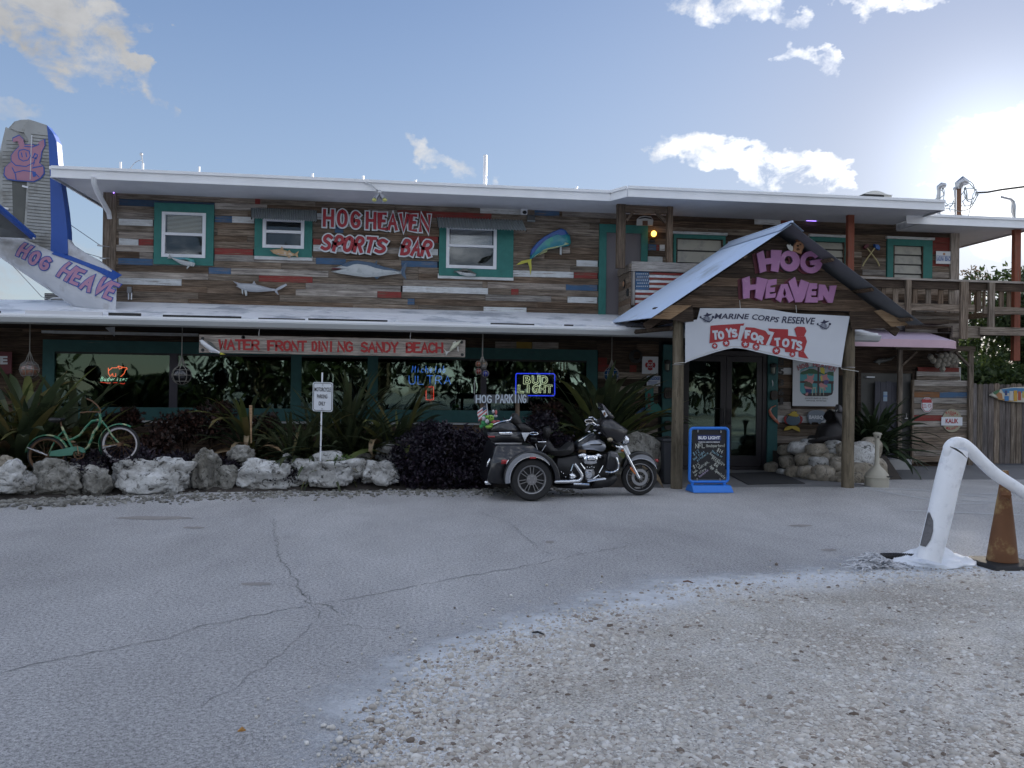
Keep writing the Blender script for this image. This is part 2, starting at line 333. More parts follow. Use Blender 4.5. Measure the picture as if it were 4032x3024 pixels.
GLY = {'A': '0,0 .5,1 1,0|.2,.38 .8,.38', 'B': '0,0 0,1 .55,1 .85,.88 .85,.64 .55,.52 0,.52|.5,.52 .95,.4 .95,.12 .55,0 0,0', 'C': '.95,.85 .6,1 .2,.92 0,.6 0,.35 .2,.08 .6,0 .95,.15',
 'D': '0,0 0,1 .5,1 .9,.8 1,.5 .9,.2 .5,0 0,0', 'E': '.9,1 0,1 0,0 .95,0|0,.52 .75,.52', 'F': '.9,1 0,1 0,0|0,.52 .7,.52', 'G': '.92,.82 .55,1 .2,.92 0,.6 0,.35 .2,.06 .6,0 .95,.15 .95,.45 .55,.45',
 'H': '0,1 0,0|1,1 1,0|0,.5 1,.5', 'I': '.5,1 .5,0', 'K': '0,1 0,0|.9,1 0,.45|.25,.6 .95,0', 'L': '0,1 0,0 .9,0', 'M': '0,0 .05,1 .5,.4 .95,1 1,0', 'N': '0,0 0,1 1,0 1,1',
 'O': '.5,1 .12,.88 0,.5 .12,.12 .5,0 .88,.12 1,.5 .88,.88 .5,1', 'P': '0,0 0,1 .6,1 .95,.85 .95,.62 .6,.46 0,.46', 'Q': '.5,1 .12,.88 0,.5 .12,.12 .5,0 .88,.12 1,.5 .88,.88 .5,1|.6,.25 1,-.05',
 'R': '0,0 0,1 .6,1 .92,.86 .92,.62 .6,.48 0,.48|.45,.48 .98,0', 'S': '.9,.85 .5,1 .12,.88 .1,.65 .5,.52 .9,.38 .92,.14 .5,0 .05,.12', 'T': '0,1 1,1|.5,1 .5,0', 'U': '0,1 0,.25 .2,.02 .8,.02 1,.25 1,1',
 'V': '0,1 .5,0 1,1', 'W': '0,1 .25,0 .5,.8 .75,0 1,1', 'X': '0,0 1,1|0,1 1,0', 'Y': '0,1 .5,.5 1,1|.5,.5 .5,0', 'Z': '0,1 1,1 0,0 1,0', '$': '.9,.82 .5,.92 .1,.78 .2,.55 .8,.42 .9,.2 .5,.08 .05,.18|.5,1.1 .5,-.1',
 '0': '.5,1 .1,.85 0,.5 .1,.15 .5,0 .9,.15 1,.5 .9,.85 .5,1', '1': '.2,.8 .55,1 .55,0', '2': '.05,.8 .3,1 .8,.95 .9,.65 .05,0 1,0', '3': '.05,.9 .5,1 .9,.8 .8,.56 .4,.52 .9,.42 .95,.15 .5,0 .05,.1', '4': '.7,0 .7,1 0,.35 1,.35',
 '5': '.9,1 .15,1 .1,.58 .6,.62 .95,.4 .9,.12 .5,0 .05,.1', '6': '.85,.95 .4,.85 .08,.45 .1,.12 .5,0 .9,.12 .9,.4 .5,.52 .1,.38', '8': '.5,.52 .12,.65 .15,.92 .5,1 .85,.92 .88,.65 .5,.52 .05,.38 .08,.08 .5,0 .92,.08 .95,.38 .5,.52',
 '!': '.5,1 .5,.3|.5,.08 .5,0', ',': '.5,.1 .35,-.15', 'a': '.8,.6 .3,.62 .05,.3 .3,0 .7,.1 .8,.55 .85,0', 'b': '.1,1 .1,0 .6,0 .85,.3 .6,.6 .1,.5', 'c': '.85,.5 .4,.62 .05,.3 .4,0 .85,.12', 'd': '.85,1 .85,0 .3,0 .05,.3 .3,.6 .85,.5',
 'e': '.05,.32 .85,.34 .6,.62 .2,.55 .05,.25 .4,0 .85,.12', 'f': '.8,.95 .45,.95 .4,0|.1,.55 .75,.55', 'g': '.85,.6 .3,.6 .05,.35 .3,.05 .85,.15|.85,.6 .85,-.2 .4,-.35 .1,-.25', 'h': '.1,1 .1,0|.1,.45 .5,.6 .85,.45 .85,0', 'i': '.5,.6 .5,0|.5,.85 .5,.8',
 'k': '.1,1 .1,0|.75,.6 .1,.25|.3,.35 .8,0', 'l': '.5,1 .5,0', 'm': '.0,.6 0,0|0,.45 .25,.6 .5,.45 .5,0|.5,.45 .75,.6 1,.45 1,0', 'n': '.1,.6 .1,0|.1,.45 .5,.6 .85,.45 .85,0', 'o': '.5,.6 .1,.5 .05,.2 .4,0 .85,.15 .85,.45 .5,.6',
 'p': '.1,.6 .1,-.35|.1,.5 .6,.6 .85,.3 .6,0 .1,.1', 'q': '.85,.6 .85,-.35|.85,.5 .35,.6 .05,.3 .35,0 .85,.1', 'r': '.15,.6 .15,0|.15,.4 .5,.6 .8,.55', 's': '.8,.52 .4,.62 .15,.45 .8,.2 .5,0 .1,.08', 't': '.45,.9 .45,.1 .8,0|.1,.6 .8,.6',
 'u': '.1,.6 .1,.1 .5,0 .85,.15 .85,.6|.85,.2 .9,0', 'v': '.1,.6 .45,0 .85,.6', 'w': '.0,.6 .25,0 .5,.5 .75,0 1,.6', 'y': '.1,.6 .45,.05|.85,.6 .2,-.35', 'z': '.1,.6 .85,.6 .1,0 .85,0', '&': '.9,0 .2,.8 .5,1 .7,.8 .1,.3 .4,0 .9,.4', 'j': '.6,.6 .6,-.3 .2,-.3'}
def strokes(ch, smooth=True):
    o = []
    for st in GLY.get(ch, '').split('|'):
        if not st: continue
        p = [tuple(map(float, q.split(','))) for q in st.split()]
        if smooth and ch in 'BCDGJOPQRSU0235689$abcdeghmnopqrstuyf&':
            for _ in range(2):
                q = [p[0]]
                for a, b in zip(p, p[1:]): q += [(a[0]*.75+b[0]*.25, a[1]*.75+b[1]*.25), (a[0]*.25+b[0]*.75, a[1]*.25+b[1]*.75)]
                q.append(p[-1]); p = q
        o.append(p)
    return o
def ribbon(mb, pts, w, y, mi=0, yfun=None, dn=None, thick=0.):
    """flat painted stroke through (x,z) points"""
    if dn:
        q = [pts[0]]
        for a, b in zip(pts, pts[1:]):
            k = max(1, int(math.hypot(b[0]-a[0], b[1]-a[1])/dn))
            q += [(a[0]+(b[0]-a[0])*i/k, a[1]+(b[1]-a[1])*i/k) for i in range(1, k+1)]
        pts = q
    n = len(pts); L = []; Rr = []
    for i, p in enumerate(pts):
        a = pts[max(i-1, 0)]; b = pts[min(i+1, n-1)]
        if i == 0 and n > 1 and pts[0] == pts[-1]: a = pts[-2]
        if i == n-1 and n > 1 and pts[0] == pts[-1]: b = pts[1]
        dx, dz = b[0]-a[0], b[1]-a[1]; l = math.hypot(dx, dz) or 1; nx, nz = -dz/l, dx/l; k = 1.
        if 0 < i < n-1:
            d1 = (p[0]-a[0], p[1]-a[1]); l1_ = math.hypot(*d1) or 1; cs = abs(nx*(-d1[1]/l1_)+nz*(d1[0]/l1_)); k = 1/max(cs, .55)
        e = 0.
        if i == 0: e = -w*.45
        if i == n-1: e = w*.45
        if pts[0] == pts[-1]: e = 0
        px, pz = p[0]+dx/l*e, p[1]+dz/l*e
        L.append((px+nx*w/2*k, pz+nz*w/2*k)); Rr.append((px-nx*w/2*k, pz-nz*w/2*k))
    v = []
    for a, b in zip(L, Rr):
        for q in (a, b): v.append((q[0], (yfun(*q) if yfun else 0)+y, q[1]))
    f = [(2*i, 2*i+1, 2*i+3, 2*i+2) for i in range(n-1)]
    if thick:
        k = len(v); v += [(x, yy+thick, z) for x, yy, z in v]; f2 = list(f)
        f += [tuple(i+k for i in q[::-1]) for q in f2]
        for i in range(n-1): f += [(2*i, 2*i+2, 2*i+2+k, 2*i+k), (2*i+1, 2*i+1+k, 2*i+3+k, 2*i+3)]
        f += [(0, k, k+1, 1), (2*n-2, 2*n-1, 2*n-1+k, 2*n-2+k)]
    mb.add(v, f, mi)
def hand_px(mb, s, p0, p1, h, Y, w, y=-.003, mi=0, fill=.72, jit=0., yfun=None, dn=None, thick=0., only=None, smooth=True, slant=0.):
    a, b = W(*p0, Y), W(*p1, Y); up = (a-W(p0[0], p0[1]+h, Y)).length; d = b-a; u = Vector((-d.z, 0, d.x)).normalized()*up
    n = len(s); rg = random.Random(s); base = 0. if yfun else Y; eps = 0
    for i, ch in enumerate(s):
        jz = rg.uniform(-jit, jit); jr = rg.uniform(-jit, jit)
        if only is not None and i != only: continue
        for st in strokes(ch, smooth):
            q = [a+d*((i+(1-fill)/2+fill*(x if ch not in 'Iil1!' else .5+(x-.5)*.5)+slant*yy/n*2+jr*(yy-.5))/n)+u*(yy+jz) for x, yy in st]
            eps -= .0003; ribbon(mb, [(v.x, v.z) for v in q], w, base+y+eps, mi, yfun, dn, thick)
def neon_px(mb, s, p0, p1, h, Y, r, fill=.7, mi=0, slant=0.):
    a, b = W(*p0, Y), W(*p1, Y); up = (a-W(p0[0], p0[1]+h, Y)).length; d = b-a; u = Vector((-d.z, 0, d.x)).normalized()*up
    for i, ch in enumerate(s):
        for st in strokes(ch):
            mb.tube([a+d*((i+(1-fill)/2+fill*x+slant*yy)/len(s))+u*yy for x, yy in st], r, 5, mi=mi)
# ================================================================ GROUND
def asphalt():
    m = bpy.data.materials.new('old asphalt'); m.use_nodes = True; N = NT(m.node_tree)
    p = N.n('ShaderNodeTexCoord').outputs['Object']
    q = N.n('ShaderNodeVectorMath', {0: p, 1: (1, .55, 1)}, operation='MULTIPLY').outputs[0]
    big = N.noise(q, .35, 5, .6, .4); mid = N.noise(q, 2.2, 6, .72); fine = N.noise(p, 42, 5, .85); sp = N.noise(p, 130, 3, .9)
    c = N.ramp(big, [(.3, (.30, .295, .295)), (.55, (.395, .39, .39)), (.72, (.49, .485, .48))])
    c = N.n('ShaderNodeVectorMath', {0: c, 'Scale': N.math('ADD', .80, N.math('MULTIPLY', mid, .40))}, operation='SCALE').outputs[0]
    c = N.n('ShaderNodeVectorMath', {0: c, 'Scale': N.math('ADD', -2.7, N.math('MULTIPLY', N.math('ADD', fine, sp), 3.7))}, operation='SCALE').outputs[0]
    st = N.ramp(N.noise(q, .9, 6, .7, .5), [(.66, 0.), (.74, .30)])          # old damp and oil stains
    c = N.mix(st, c, (.10, .095, .085, 1))
    b = N.n('ShaderNodeBsdfPrincipled', {'Base Color': c, 'Roughness': .88, 'Specular IOR Level': .3})
    N.set(b, 'Normal', N.n('ShaderNodeBump', {'Height': fine, 'Strength': .8, 'Distance': .008}).outputs[0])
    N.n('ShaderNodeOutputMaterial', {0: b}); return m
m_asph = asphalt()
g = MB(); g.add([(-400, -300, 0), (400, -300, 0), (400, 600, 0), (-400, 600, 0)], [(0, 1, 2, 3)]).build('ground', m_asph, kind='structure', origin=(0, 0, 0))
# gravel patch: the edge traced on the ground, then offset inwards
E0 = [G(x, y) for x, y in [(900, 3300), (1180, 3100), (1280, 2990), (1330, 2880), (1400, 2770), (1500, 2665), (1650, 2575), (1850, 2485), (2060, 2420), (2350, 2350), (2600, 2292), (2900, 2262), (3200, 2243), (3400, 2222), (3700, 2215), (4032, 2212)]]
E0 = [Vector((E0[0].x-.6, E0[0].y-1.2, 0))]+E0+[Vector((E0[-1].x+3, E0[-1].y+.35, 0)), Vector((E0[-1].x+14, E0[-1].y+1.5, 0))]
def inward(i):
    a, b = E0[max(0, i-1)], E0[min(len(E0)-1, i+1)]; t = (b-a).normalized(); return (Vector((t.y, -t.x, 0))+Vector((.15, -.5, 0))).normalized()
offs = [-.75, -.45, -.25, -.1, 0, .12, .3, .6, 1.1, 2, 4, 9]
v = []; dv = []
for d in offs:
    for i, p in enumerate(E0):
        q = p+inward(i)*d; v.append((q.x, q.y, .004+max(0, min(d, 1))*.012)); dv.append(d)
n = len(E0); me = bpy.data.meshes.new('gravel_patch')
me.from_pydata(v, [], [(a*n+i, (a+1)*n+i, (a+1)*n+i+1, a*n+i+1) for a in range(len(offs)-1) for i in range(n-1)])
at = me.attributes.new('depth', 'FLOAT', 'POINT'); at.data.foreach_set('value', dv)
m = bpy.data.materials.new('crushed shell gravel'); m.use_nodes = True; N = NT(m.node_tree)
p = N.n('ShaderNodeTexCoord').outputs['Object']; dd = N.n('ShaderNodeAttribute', attribute_name='depth').outputs['Fac']
nz = N.math('SUBTRACT', N.noise(p, 1.6, 7, .68), .5); d1 = N.math('ADD', dd, N.math('MULTIPLY', nz, .75))
fine = N.noise(p, 60, 4, .7); vor = N.n('ShaderNodeTexVoronoi', {'Vector': p, 'Scale': 85.}); 
base = N.ramp(N.noise(p, 1.1, 6, .65), [(.32, (.42, .38, .335)), (.5, (.54, .51, .465)), (.7, (.68, .66, .63))])
base = N.mix(.6, base, N.n('ShaderNodeRGBToBW', {0: vor.outputs['Color']}).outputs[0], 'SOFT_LIGHT')
base = N.n('ShaderNodeVectorMath', {0: base, 'Scale': N.math('ADD', -.35, N.math('MULTIPLY', fine, 2.5))}, operation='SCALE').outputs[0]
chalk = N.n('ShaderNodeVectorMath', {0: (.68, .70, .73), 'Scale': N.math('ADD', .7, N.math('MULTIPLY', fine, .6))}, operation='SCALE').outputs[0]
k = N.ramp(d1, [(.34, 0.), (.85, 1.)]); col = N.mix(k, chalk, base)
b = N.n('ShaderNodeBsdfPrincipled', {'Base Color': col, 'Roughness': .95, 'Specular IOR Level': .2})
N.set(b, 'Normal', N.n('ShaderNodeBump', {'Height': vor.outputs['Distance'], 'Strength': .9, 'Distance': .012}).outputs[0])
al = N.math('MULTIPLY', N.ramp(N.math('ADD', N.math('ADD', dd, N.math('MULTIPLY', nz, 1.5)), .66), [(.15, 0.), (.5, .35), (.8, .8), (.98, 1.)]), 1.0)
al = N.math('SUBTRACT', al, N.math('MULTIPLY', N.math('MULTIPLY', N.math('SUBTRACT', fine, .42), 3.2, clamp=True), N.math('SUBTRACT', 1., al)), clamp=True)
t = N.n('ShaderNodeBsdfTransparent'); mx = N.n('ShaderNodeMixShader', {0: al, 1: t, 2: b}); N.n('ShaderNodeOutputMaterial', {0: mx})
props(link('gravel_patch', me, m, None, (0, 0, 0)), kind='structure')
# loose stones: real pebbles over the patch, nearest part thickest
def pebbles():
    bm = bmesh.new(); bmesh.ops.create_icosphere(bm, subdivisions=1, radius=1); bv = np.array([v.co[:] for v in bm.verts]); bf = np.array([[v.index for v in f.verts] for f in bm.faces]); bm.free()
    rs = np.random.RandomState(5); P = []
    tgt = 100000; tri = 0
    EX = np.array([(p.x, p.y) for p in E0])
    while sum(len(a) for a in P) < tgt:
        n = 60000; py = 3024*rs.rand(n)**.75; py = 2200+(3100-2200)*rs.rand(n)**.85; px = rs.rand(n)*3100+1000
        u = (px-2016)/F; vv = (1512-py)/F; c, s = math.cos(ROLL), math.sin(ROLL); x = u*c-vv*s; z = vv*c+u*s; y = np.ones(n)
        y, z = y*math.cos(PIT)-z*math.sin(PIT), y*math.sin(PIT)+z*math.cos(PIT)
        X = x*math.cos(PHI)+y*math.sin(PHI); Y = -x*math.sin(PHI)+y*math.cos(PHI); t = -EYE/z; X *= t; Y *= t
        # signed distance to the edge (positive inside)
        best = np.full(n, 1e9); sg = np.zeros(n)
        for a, b in zip(EX[:-1], EX[1:]):
            ab = b-a; L = ab@ab; tt = np.clip(((X-a[0])*ab[0]+(Y-a[1])*ab[1])/L, 0, 1); dx = X-(a[0]+ab[0]*tt); dy = Y-(a[1]+ab[1]*tt); d = np.hypot(dx, dy)
            cr = (dx*ab[1]-dy*ab[0]); k = d < best; best[k] = d[k]; sg[k] = np.sign(cr[k])
        sd_ = best*sg
        pr = np.clip((sd_+.05)*1.3, 0, 1)**1.6*.9+.006*(sd_ > -.5)
        lump = np.array([noise.noise((a*1.3, b*1.3, 3.)) for a, b in zip(X, Y)]); pr *= np.clip(.72+1.1*lump, .12, 1)
        keep = (rs.rand(n) < pr) & (sd_ > -1.0); P.append(np.stack([X[keep], Y[keep], sd_[keep]], 1))
    P = np.concatenate(P)[:tgt]; n = len(P)
    rad = np.exp(rs.normal(math.log(.0074), .40, n)).clip(.003, .021)
    ang = rs.rand(n)*6.283; sx = rad*rs.uniform(.8, 1.5, n); sy = rad*rs.uniform(.7, 1.1, n); sz = rad*rs.uniform(.5, .9, n)
    jit = rs.uniform(.72, 1.25, (n, 12, 1)); B = bv[None]*jit
    x = B[..., 0]*sx[:, None]; y = B[..., 1]*sy[:, None]; z = B[..., 2]*sz[:, None]; ca, sa = np.cos(ang)[:, None], np.sin(ang)[:, None]
    VX = x*ca-y*sa+P[:, 0][:, None]; VY = x*sa+y*ca+P[:, 1][:, None]; VZ = z+sz[:, None]*.45+.006
    V = np.stack([VX, VY, VZ], -1).reshape(-1, 3); Fa = (bf[None]+np.arange(n)[:, None, None]*12).reshape(-1, 3)
    me = bpy.data.meshes.new('pebbles'); me.vertices.add(len(V)); me.vertices.foreach_set('co', V.ravel()); nf = len(Fa)
    me.loops.add(nf*3); me.loops.foreach_set('vertex_index', Fa.ravel()); me.polygons.add(nf); me.polygons.foreach_set('loop_start', np.arange(0, nf*3, 3)); me.polygons.foreach_set('loop_total', np.full(nf, 3)); me.update()
    a = me.attributes.new('tone', 'FLOAT', 'POINT'); a.data.foreach_set('value', np.repeat(rs.rand(n), 12))
    m = bpy.data.materials.new('shell pebbles'); m.use_nodes = True; N = NT(m.node_tree); tn = N.n('ShaderNodeAttribute', attribute_name='tone').outputs['Fac']
    c = N.ramp(tn, [(0., (.13, .10, .08)), (.03, (.24, .20, .17)), (.1, (.38, .34, .30)), (.35, (.47, .44, .40)), (.65, (.55, .52, .48)), (.9, (.62, .60, .57)), (1., (.72, .71, .69))])
    b = N.n('ShaderNodeBsdfPrincipled', {'Base Color': c, 'Roughness': .85, 'Specular IOR Level': .3}); N.n('ShaderNodeOutputMaterial', {0: b})
    o = link('pebbles', me, m, None, (0, 0, 0)); props(o, 'loose crushed shell gravel of small pale stones in the foreground', 'gravel', kind='stuff')
pebbles()
# cracks in the asphalt, thin and jagged
def crack(pts, w, seed):
    rg = random.Random(seed); P = [G(x, y) for x, y in pts]; Q = []
    for a, b in zip(P, P[1:]):
        k = max(2, int((b-a).length/.07))
        for i in range(k):
            t = i/k; q = a.lerp(b, t); Q.append(q+Vector((rg.uniform(-1, 1), rg.uniform(-1, 1), 0))*.028)
    v = []; 
    for i, q in enumerate(Q):
        t = (Q[min(i+1, len(Q)-1)]-Q[max(0, i-1)]).normalized(); nn_ = Vector((-t.y, t.x, 0)); ww = w*.85*rg.uniform(.1, 1.)
        v += [(q+nn_*ww).to_tuple()[:2]+(.0035,), (q-nn_*ww).to_tuple()[:2]+(.0035,)]
    return v, [(2*i, 2*i+1, 2*i+3, 2*i+2) for i in range(len(Q)-1)]
m_crack = mat('crack filled with dirt', (.215, .215, .213), .95, var=.3)
mb = MB()
for i, (pts, wd) in enumerate([([(0, 2652), (150, 2610), (420, 2560), (640, 2520), (780, 2470), (1000, 2425), (1300, 2372), (1500, 2335), (1800, 2275), (2060, 2232), (2300, 2180), (2550, 2140)], .009),
        ([(1075, 2040), (1085, 2110), (1095, 2190), (1130, 2240), (1180, 2320), (1215, 2370), (1300, 2392), (1345, 2420)], .010), ([(1200, 2330), (1235, 2400), (1270, 2432), (1330, 2425)], .007),
        ([(1900, 2020), (2010, 2060), (2100, 2150), (2180, 2190)], .006), ([(780, 2790), (950, 2690), (1120, 2560), (1240, 2440)], .005), ([(1330, 2460), (1560, 2490), (1700, 2480)], .005),
        ([(1000, 2120), (1700, 2120), (2300, 2090), (2700, 2080)], .004), ([(1050, 2340), (1180, 2345)], .006), ([(2000, 2110), (2400, 2210), (2500, 2190)], .004)]):
    v, f = crack(pts, wd, i); mb.add(v, f)
mb.build('road_crack', m_crack, kind='structure')
m_stain = mat('rusty damp stain', (.27, .25, .235), .8, var=.25)
def blob(mb, cx, cy, rx, ry, seed, z=.003, n=26):
    rg = random.Random(seed); v = []
    for k in range(n):
        a = 2*math.pi*k/n; f = 1+.28*noise.noise((math.cos(a)*2, math.sin(a)*2, seed)); q = G(cx+rx*f*math.cos(a), cy+ry*f*math.sin(a)); v.append((q.x, q.y, z))
    mb.add(v, [tuple(range(n-1, -1, -1))])
mb = MB()
for i, (x, y, rx, ry) in enumerate([(610, 2040, 150, 7), (760, 2078, 45, 4), (1010, 2300, 60, 6), (2165, 2135, 18, 5), (3265, 2166, 30, 5), (3150, 2070, 50, 4)]): blob(mb, x, y, rx, ry, i*3.7)
mb.build('road_stain', m_stain, kind='structure')
m_line = mat('worn white road paint', (.42, .43, .44), .8, var=.3, scale=9)
mb = MB()
for a, b, w_ in [((3400, 1922), (3640, 1930), 5), ((3420, 1926), (3760, 1985), 5), ((3780, 1968), (4060, 1985), 5), ((3640, 1930), (3900, 1960), 4), ((3560, 2010), (4060, 2030), 4), ((3720, 1985), (3900, 1982), 4), ((3350, 1875), (3500, 1905), 3), ((3860, 1945), (4060, 1950), 4)]:
    q = [G(a[0], a[1]-w_/2), G(a[0], a[1]+w_/2), G(b[0], b[1]+w_/2), G(b[0], b[1]-w_/2)]; mb.add([(p.x, p.y, .004) for p in q], [(0, 1, 2, 3)])
mb.build('painted_line', m_line, kind='structure')
# raised slab before the side door, rising gently to the wall
m_slab = mat('dark pavement', (.15, .152, .16), .85, var=.2, scale=3, bump=.3)
g = MB(); g.add([(7.9, 14.2, -.01), (40, 14.2, -.01), (40, 17.2, .15), (7.9, 17.2, .15), (7.9, 14.2, -.1), (40, 14.2, -.1), (40, 17.2, -.1), (7.9, 17.2, -.1)], [(0, 1, 2, 3), (0, 4, 5, 1), (3, 7, 4, 0), (1, 5, 6, 2), (2, 6, 7, 3)]).build('pavement', m_slab, kind='structure')
g = MB().box((3.9, 13.25, -.05), (7.9, 16.12, .012)).build('entry_slab', mat('stained concrete', (.17, .17, .175), .85, var=.2, scale=2.5, bump=.3), kind='structure')
# planting bed
m_soil = mat('dark mulch', (.045, .038, .033), .95, var=.4, scale=14, bump=1., bs=25)
eg = [(-14, 10.6), (-8, 11.35), (-5.25, 11.75), (-3.65, 12.75), (-.4, 12.95), (1.2, 13.1), (2.6, 13.25), (3.9, 13.3), (3.95, 16.1)]
v = [(x, y, .0) for x, y in eg]+[(x, min(y+.45, 16.1), .16+.04*math.sin(i*2.1)) for i, (x, y) in enumerate(eg)]+[(x, 16.12, .2) for x, y in eg]; n = len(eg)
g = MB(); g.add(v, [(r*n+i, r*n+i+1, (r+1)*n+i+1, (r+1)*n+i) for r in (0, 1) for i in range(n-1)]).build('planting_bed', m_soil, kind='structure')
# stray grit at the bed's foot
# ================================================================ BUILDING
YW = 16.1; BX0, BX1 = -5.35, 11.42; SOF = 5.14
B = thing('bar_building', 'long two storey bar clad in weathered multicoloured planks under a flat roof', 'building', (3, 16.2, 0))
bx('wall', (BX0, YW+.03, 2.6), (BX1, YW+.2, SOF), m_void, B); 
# lower wall pieces round the windows, door and entry
low = MB()
for a, b in [((-14, 0), (-6.55, 3.1)), ((-6.55, 0), (3.74, .93)), ((-6.55, 2.36), (3.74, 3.1)), ((3.74, 0), (5.1, 3.1)), ((5.1, 2.7), (7.2, 3.1)), ((7.2, 0), (11.42, 3.1))]:
    low.box((a[0], YW+.03, a[1]), (b[0], YW+.2, b[1]))
low.build('lower_wall', m_void, B)
bx('side_wall', (BX1-.15, YW+.2, 0), (BX1, 21, SOF), m_dark, B); bx('side_wall', (BX0, YW+.2, 3), (BX0+.15, 20, SOF), m_dark, B)
bx('back_wall', (BX0, 20.8, 0), (BX1, 21, SOF), m_dark, B)
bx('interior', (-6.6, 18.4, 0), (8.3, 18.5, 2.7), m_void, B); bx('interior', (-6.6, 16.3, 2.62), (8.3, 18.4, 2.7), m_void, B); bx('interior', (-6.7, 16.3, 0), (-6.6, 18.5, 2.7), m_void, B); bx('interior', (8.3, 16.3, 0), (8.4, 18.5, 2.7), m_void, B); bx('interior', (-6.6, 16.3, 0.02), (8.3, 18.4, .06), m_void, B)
# upper planks: the coloured ones where the photo has them, the rest weathered
ROW = .1215; Z0 = 3.07
Cm = {'w': m_white, 'r': m_red, 'b': m_blue, 'n': m_navy, 'd': m_dred, 'l': m_light, 'g': m_grey, 'o': m_brown, 'k': m_dark}
expl = {}
def seg(c, x0, x1, y, k):
    a, b = W(*c(x0, y), YW), W(*c(x1, y), YW); r = int((((a.z+b.z)/2)-Z0)//ROW); expl.setdefault(r, []).append([max(a.x, BX0), b.x, k])
for s in [(915, 1650, 765, 'n'), (912, 1175, 930, 'w'), (912, 1063, 1080, 'w'), (1065, 1178, 1085, 'r'), (908, 1175, 1230, 'b'), (908, 1395, 1382, 'w'), (1650, 1783, 912, 'b'), (1648, 1945, 1165, 'r'),
          (1648, 1952, 1212, 'l'), (1603, 1775, 1300, 'b'), (910, 1180, 1030, 'l'), (910, 1600, 1335, 'l'), (1070, 1175, 1180, 'l')]: seg(cA, *s)
for s in [(-170, 740, 385, 'l'), (20, 222, 602, 'w'), (-80, 730, 345, 'd'), (230, 275, 425, 'r'), (730, 1065, 545, 'w'), (925, 1000, 655, 'b'), (735, 890, 752, 'r'), (735, 1065, 865, 'w'), (1560, 1825, 745, 'r'), (1740, 1825, 860, 'w'),
          (760, 1020, 965, 'b'), (1505, 1820, 953, 'b'), (1470, 2290, 532, 'r'), (262, 732, 1105, 'r'), (670, 1500, 1178, 'l'), (1515, 2260, 1212, 'w'), (1295, 1505, 1245, 'r'), (1545, 1620, 1305, 'b'), (0, 215, 880, 'r'), (755, 1450, 460, 'g'), (1520, 2212, 1160, 'l')]: seg(cB, *s)
for s in [(200, 605, 530, 'w'), (675, 890, 550, 'b'), (915, 1390, 560, 'l'), (310, 440, 685, 'w'), (310, 465, 783, 'b'), (915, 985, 858, 'l'), (1040, 1225, 962, 'w'), (305, 1015, 1047, 'w'), (1018, 1222, 1068, 'r'), (265, 948, 1150, 'l'),
          (948, 1222, 1168, 'b'), (475, 550, 1192, 'b'), (470, 535, 1240, 'r'), (247, 820, 1290, 'l'), (962, 1220, 1302, 'w'), (230, 605, 1370, 'w'), (1665, 1735, 818, 'b'), (1735, 1760, 818, 'r'), (1765, 1810, 818, 'w'), (1660, 1790, 918, 'w'), (1400, 1800, 505, 'd')]: seg(cC, *s)
seg(c4, 790, 1160, 495, 'd'); seg(c4, 750, 1035, 455, 'w')
for s in [(945, 1170, 650, 'd'), (945, 1170, 700, 'd'), (945, 1170, 760, 'd'), (945, 1170, 835, 'd'), (945, 1170, 880, 'd'), (1100, 1170, 612, 'l'), (945, 1170, 960, 'l'), (945, 1170, 990, 'l'), (245, 480, 960, 'l'), (945, 1120, 1120, 'd'), (780, 970, 1340, 'l'), (990, 1170, 1350, 'l'), (320, 450, 1080, 'l')]: seg(c5, *s)
def rect(c, x0, y0, x1, y1, Y=YW): a, b = W(*c(x0, y1), Y), W(*c(x1, y0), Y); return a.x, b.x, a.z, b.z
holes = [rect(cA, 1180, 800, 1645, 1235), rect(cB, 228, 540, 730, 895), rect(cB, 1830, 600, 2470, 1070), rect(cC, 1228, 650, 1655, 1400), rect(cC, 1885, 690, 2212+0, 965), rect(c5, 480, 640, 940, 1085), rect(c4, 1345, 660, 1765, 950)]
holes[4] = (W(*cC(1885, 700), YW).x, W(*c4(395, 700), YW).x+.1, 3.55, 4.70)
def run_planks(r, x0, x1, ex, hs, parent, mats, thick=.026, yb=YW+.028, seed=0, name='plank', lens=(.7, 2.6), z0=Z0, row=ROW):
    rg = random.Random(seed*131+r); zc = z0+(r+.5)*row; out = []; ex = sorted(ex); x = x0; segs = []
    for a, b, k in ex:
        a = max(a, x); 
        if b-a < .05: continue
        segs.append((x, a, None)); segs.append((a, b, k)); x = b
    segs.append((x, x1, None)); fin_ = []
    for a, b, k in segs:
        if b-a < .03: continue
        if k: fin_.append((a, b, k)); continue
        while b-a > lens[1]*.9:
            L = rg.uniform(*lens); fin_.append((a, a+L, None)); a += L
        if b-a > .03: fin_.append((a, b, None))
    for a, b, k in fin_:
        parts_ = [(a, b)]
        for h in hs:
            if h[2]+.02 < zc < h[3]-.02:
                q = []
                for s, e in parts_:
                    if e <= h[0] or s >= h[1]: q.append((s, e)); continue
                    if h[0]-s > .06: q.append((s, h[0]))
                    if e-h[1] > .06: q.append((h[1], e))
                parts_ = q
        mm = Cm[k] if k else rg.choices(mats[0], mats[1])[0]; t = thick*rg.uniform(.75, 1.2)
        for s, e in parts_:
            if e-s < .04: continue
            dz = rg.uniform(-.003, .003); g_ = .004
            v = [(s+g_*.5, yb-t, zc-row/2+g_*.5), (e-g_*.5, yb-t, zc-row/2+g_*.5+dz), (e-g_*.5, yb, zc-row/2+g_*.5+dz), (s+g_*.5, yb, zc-row/2+g_*.5)]
            v += [(p[0], p[1], p[2]+row-g_) for p in v]
            out.append((v, mm))
    return out
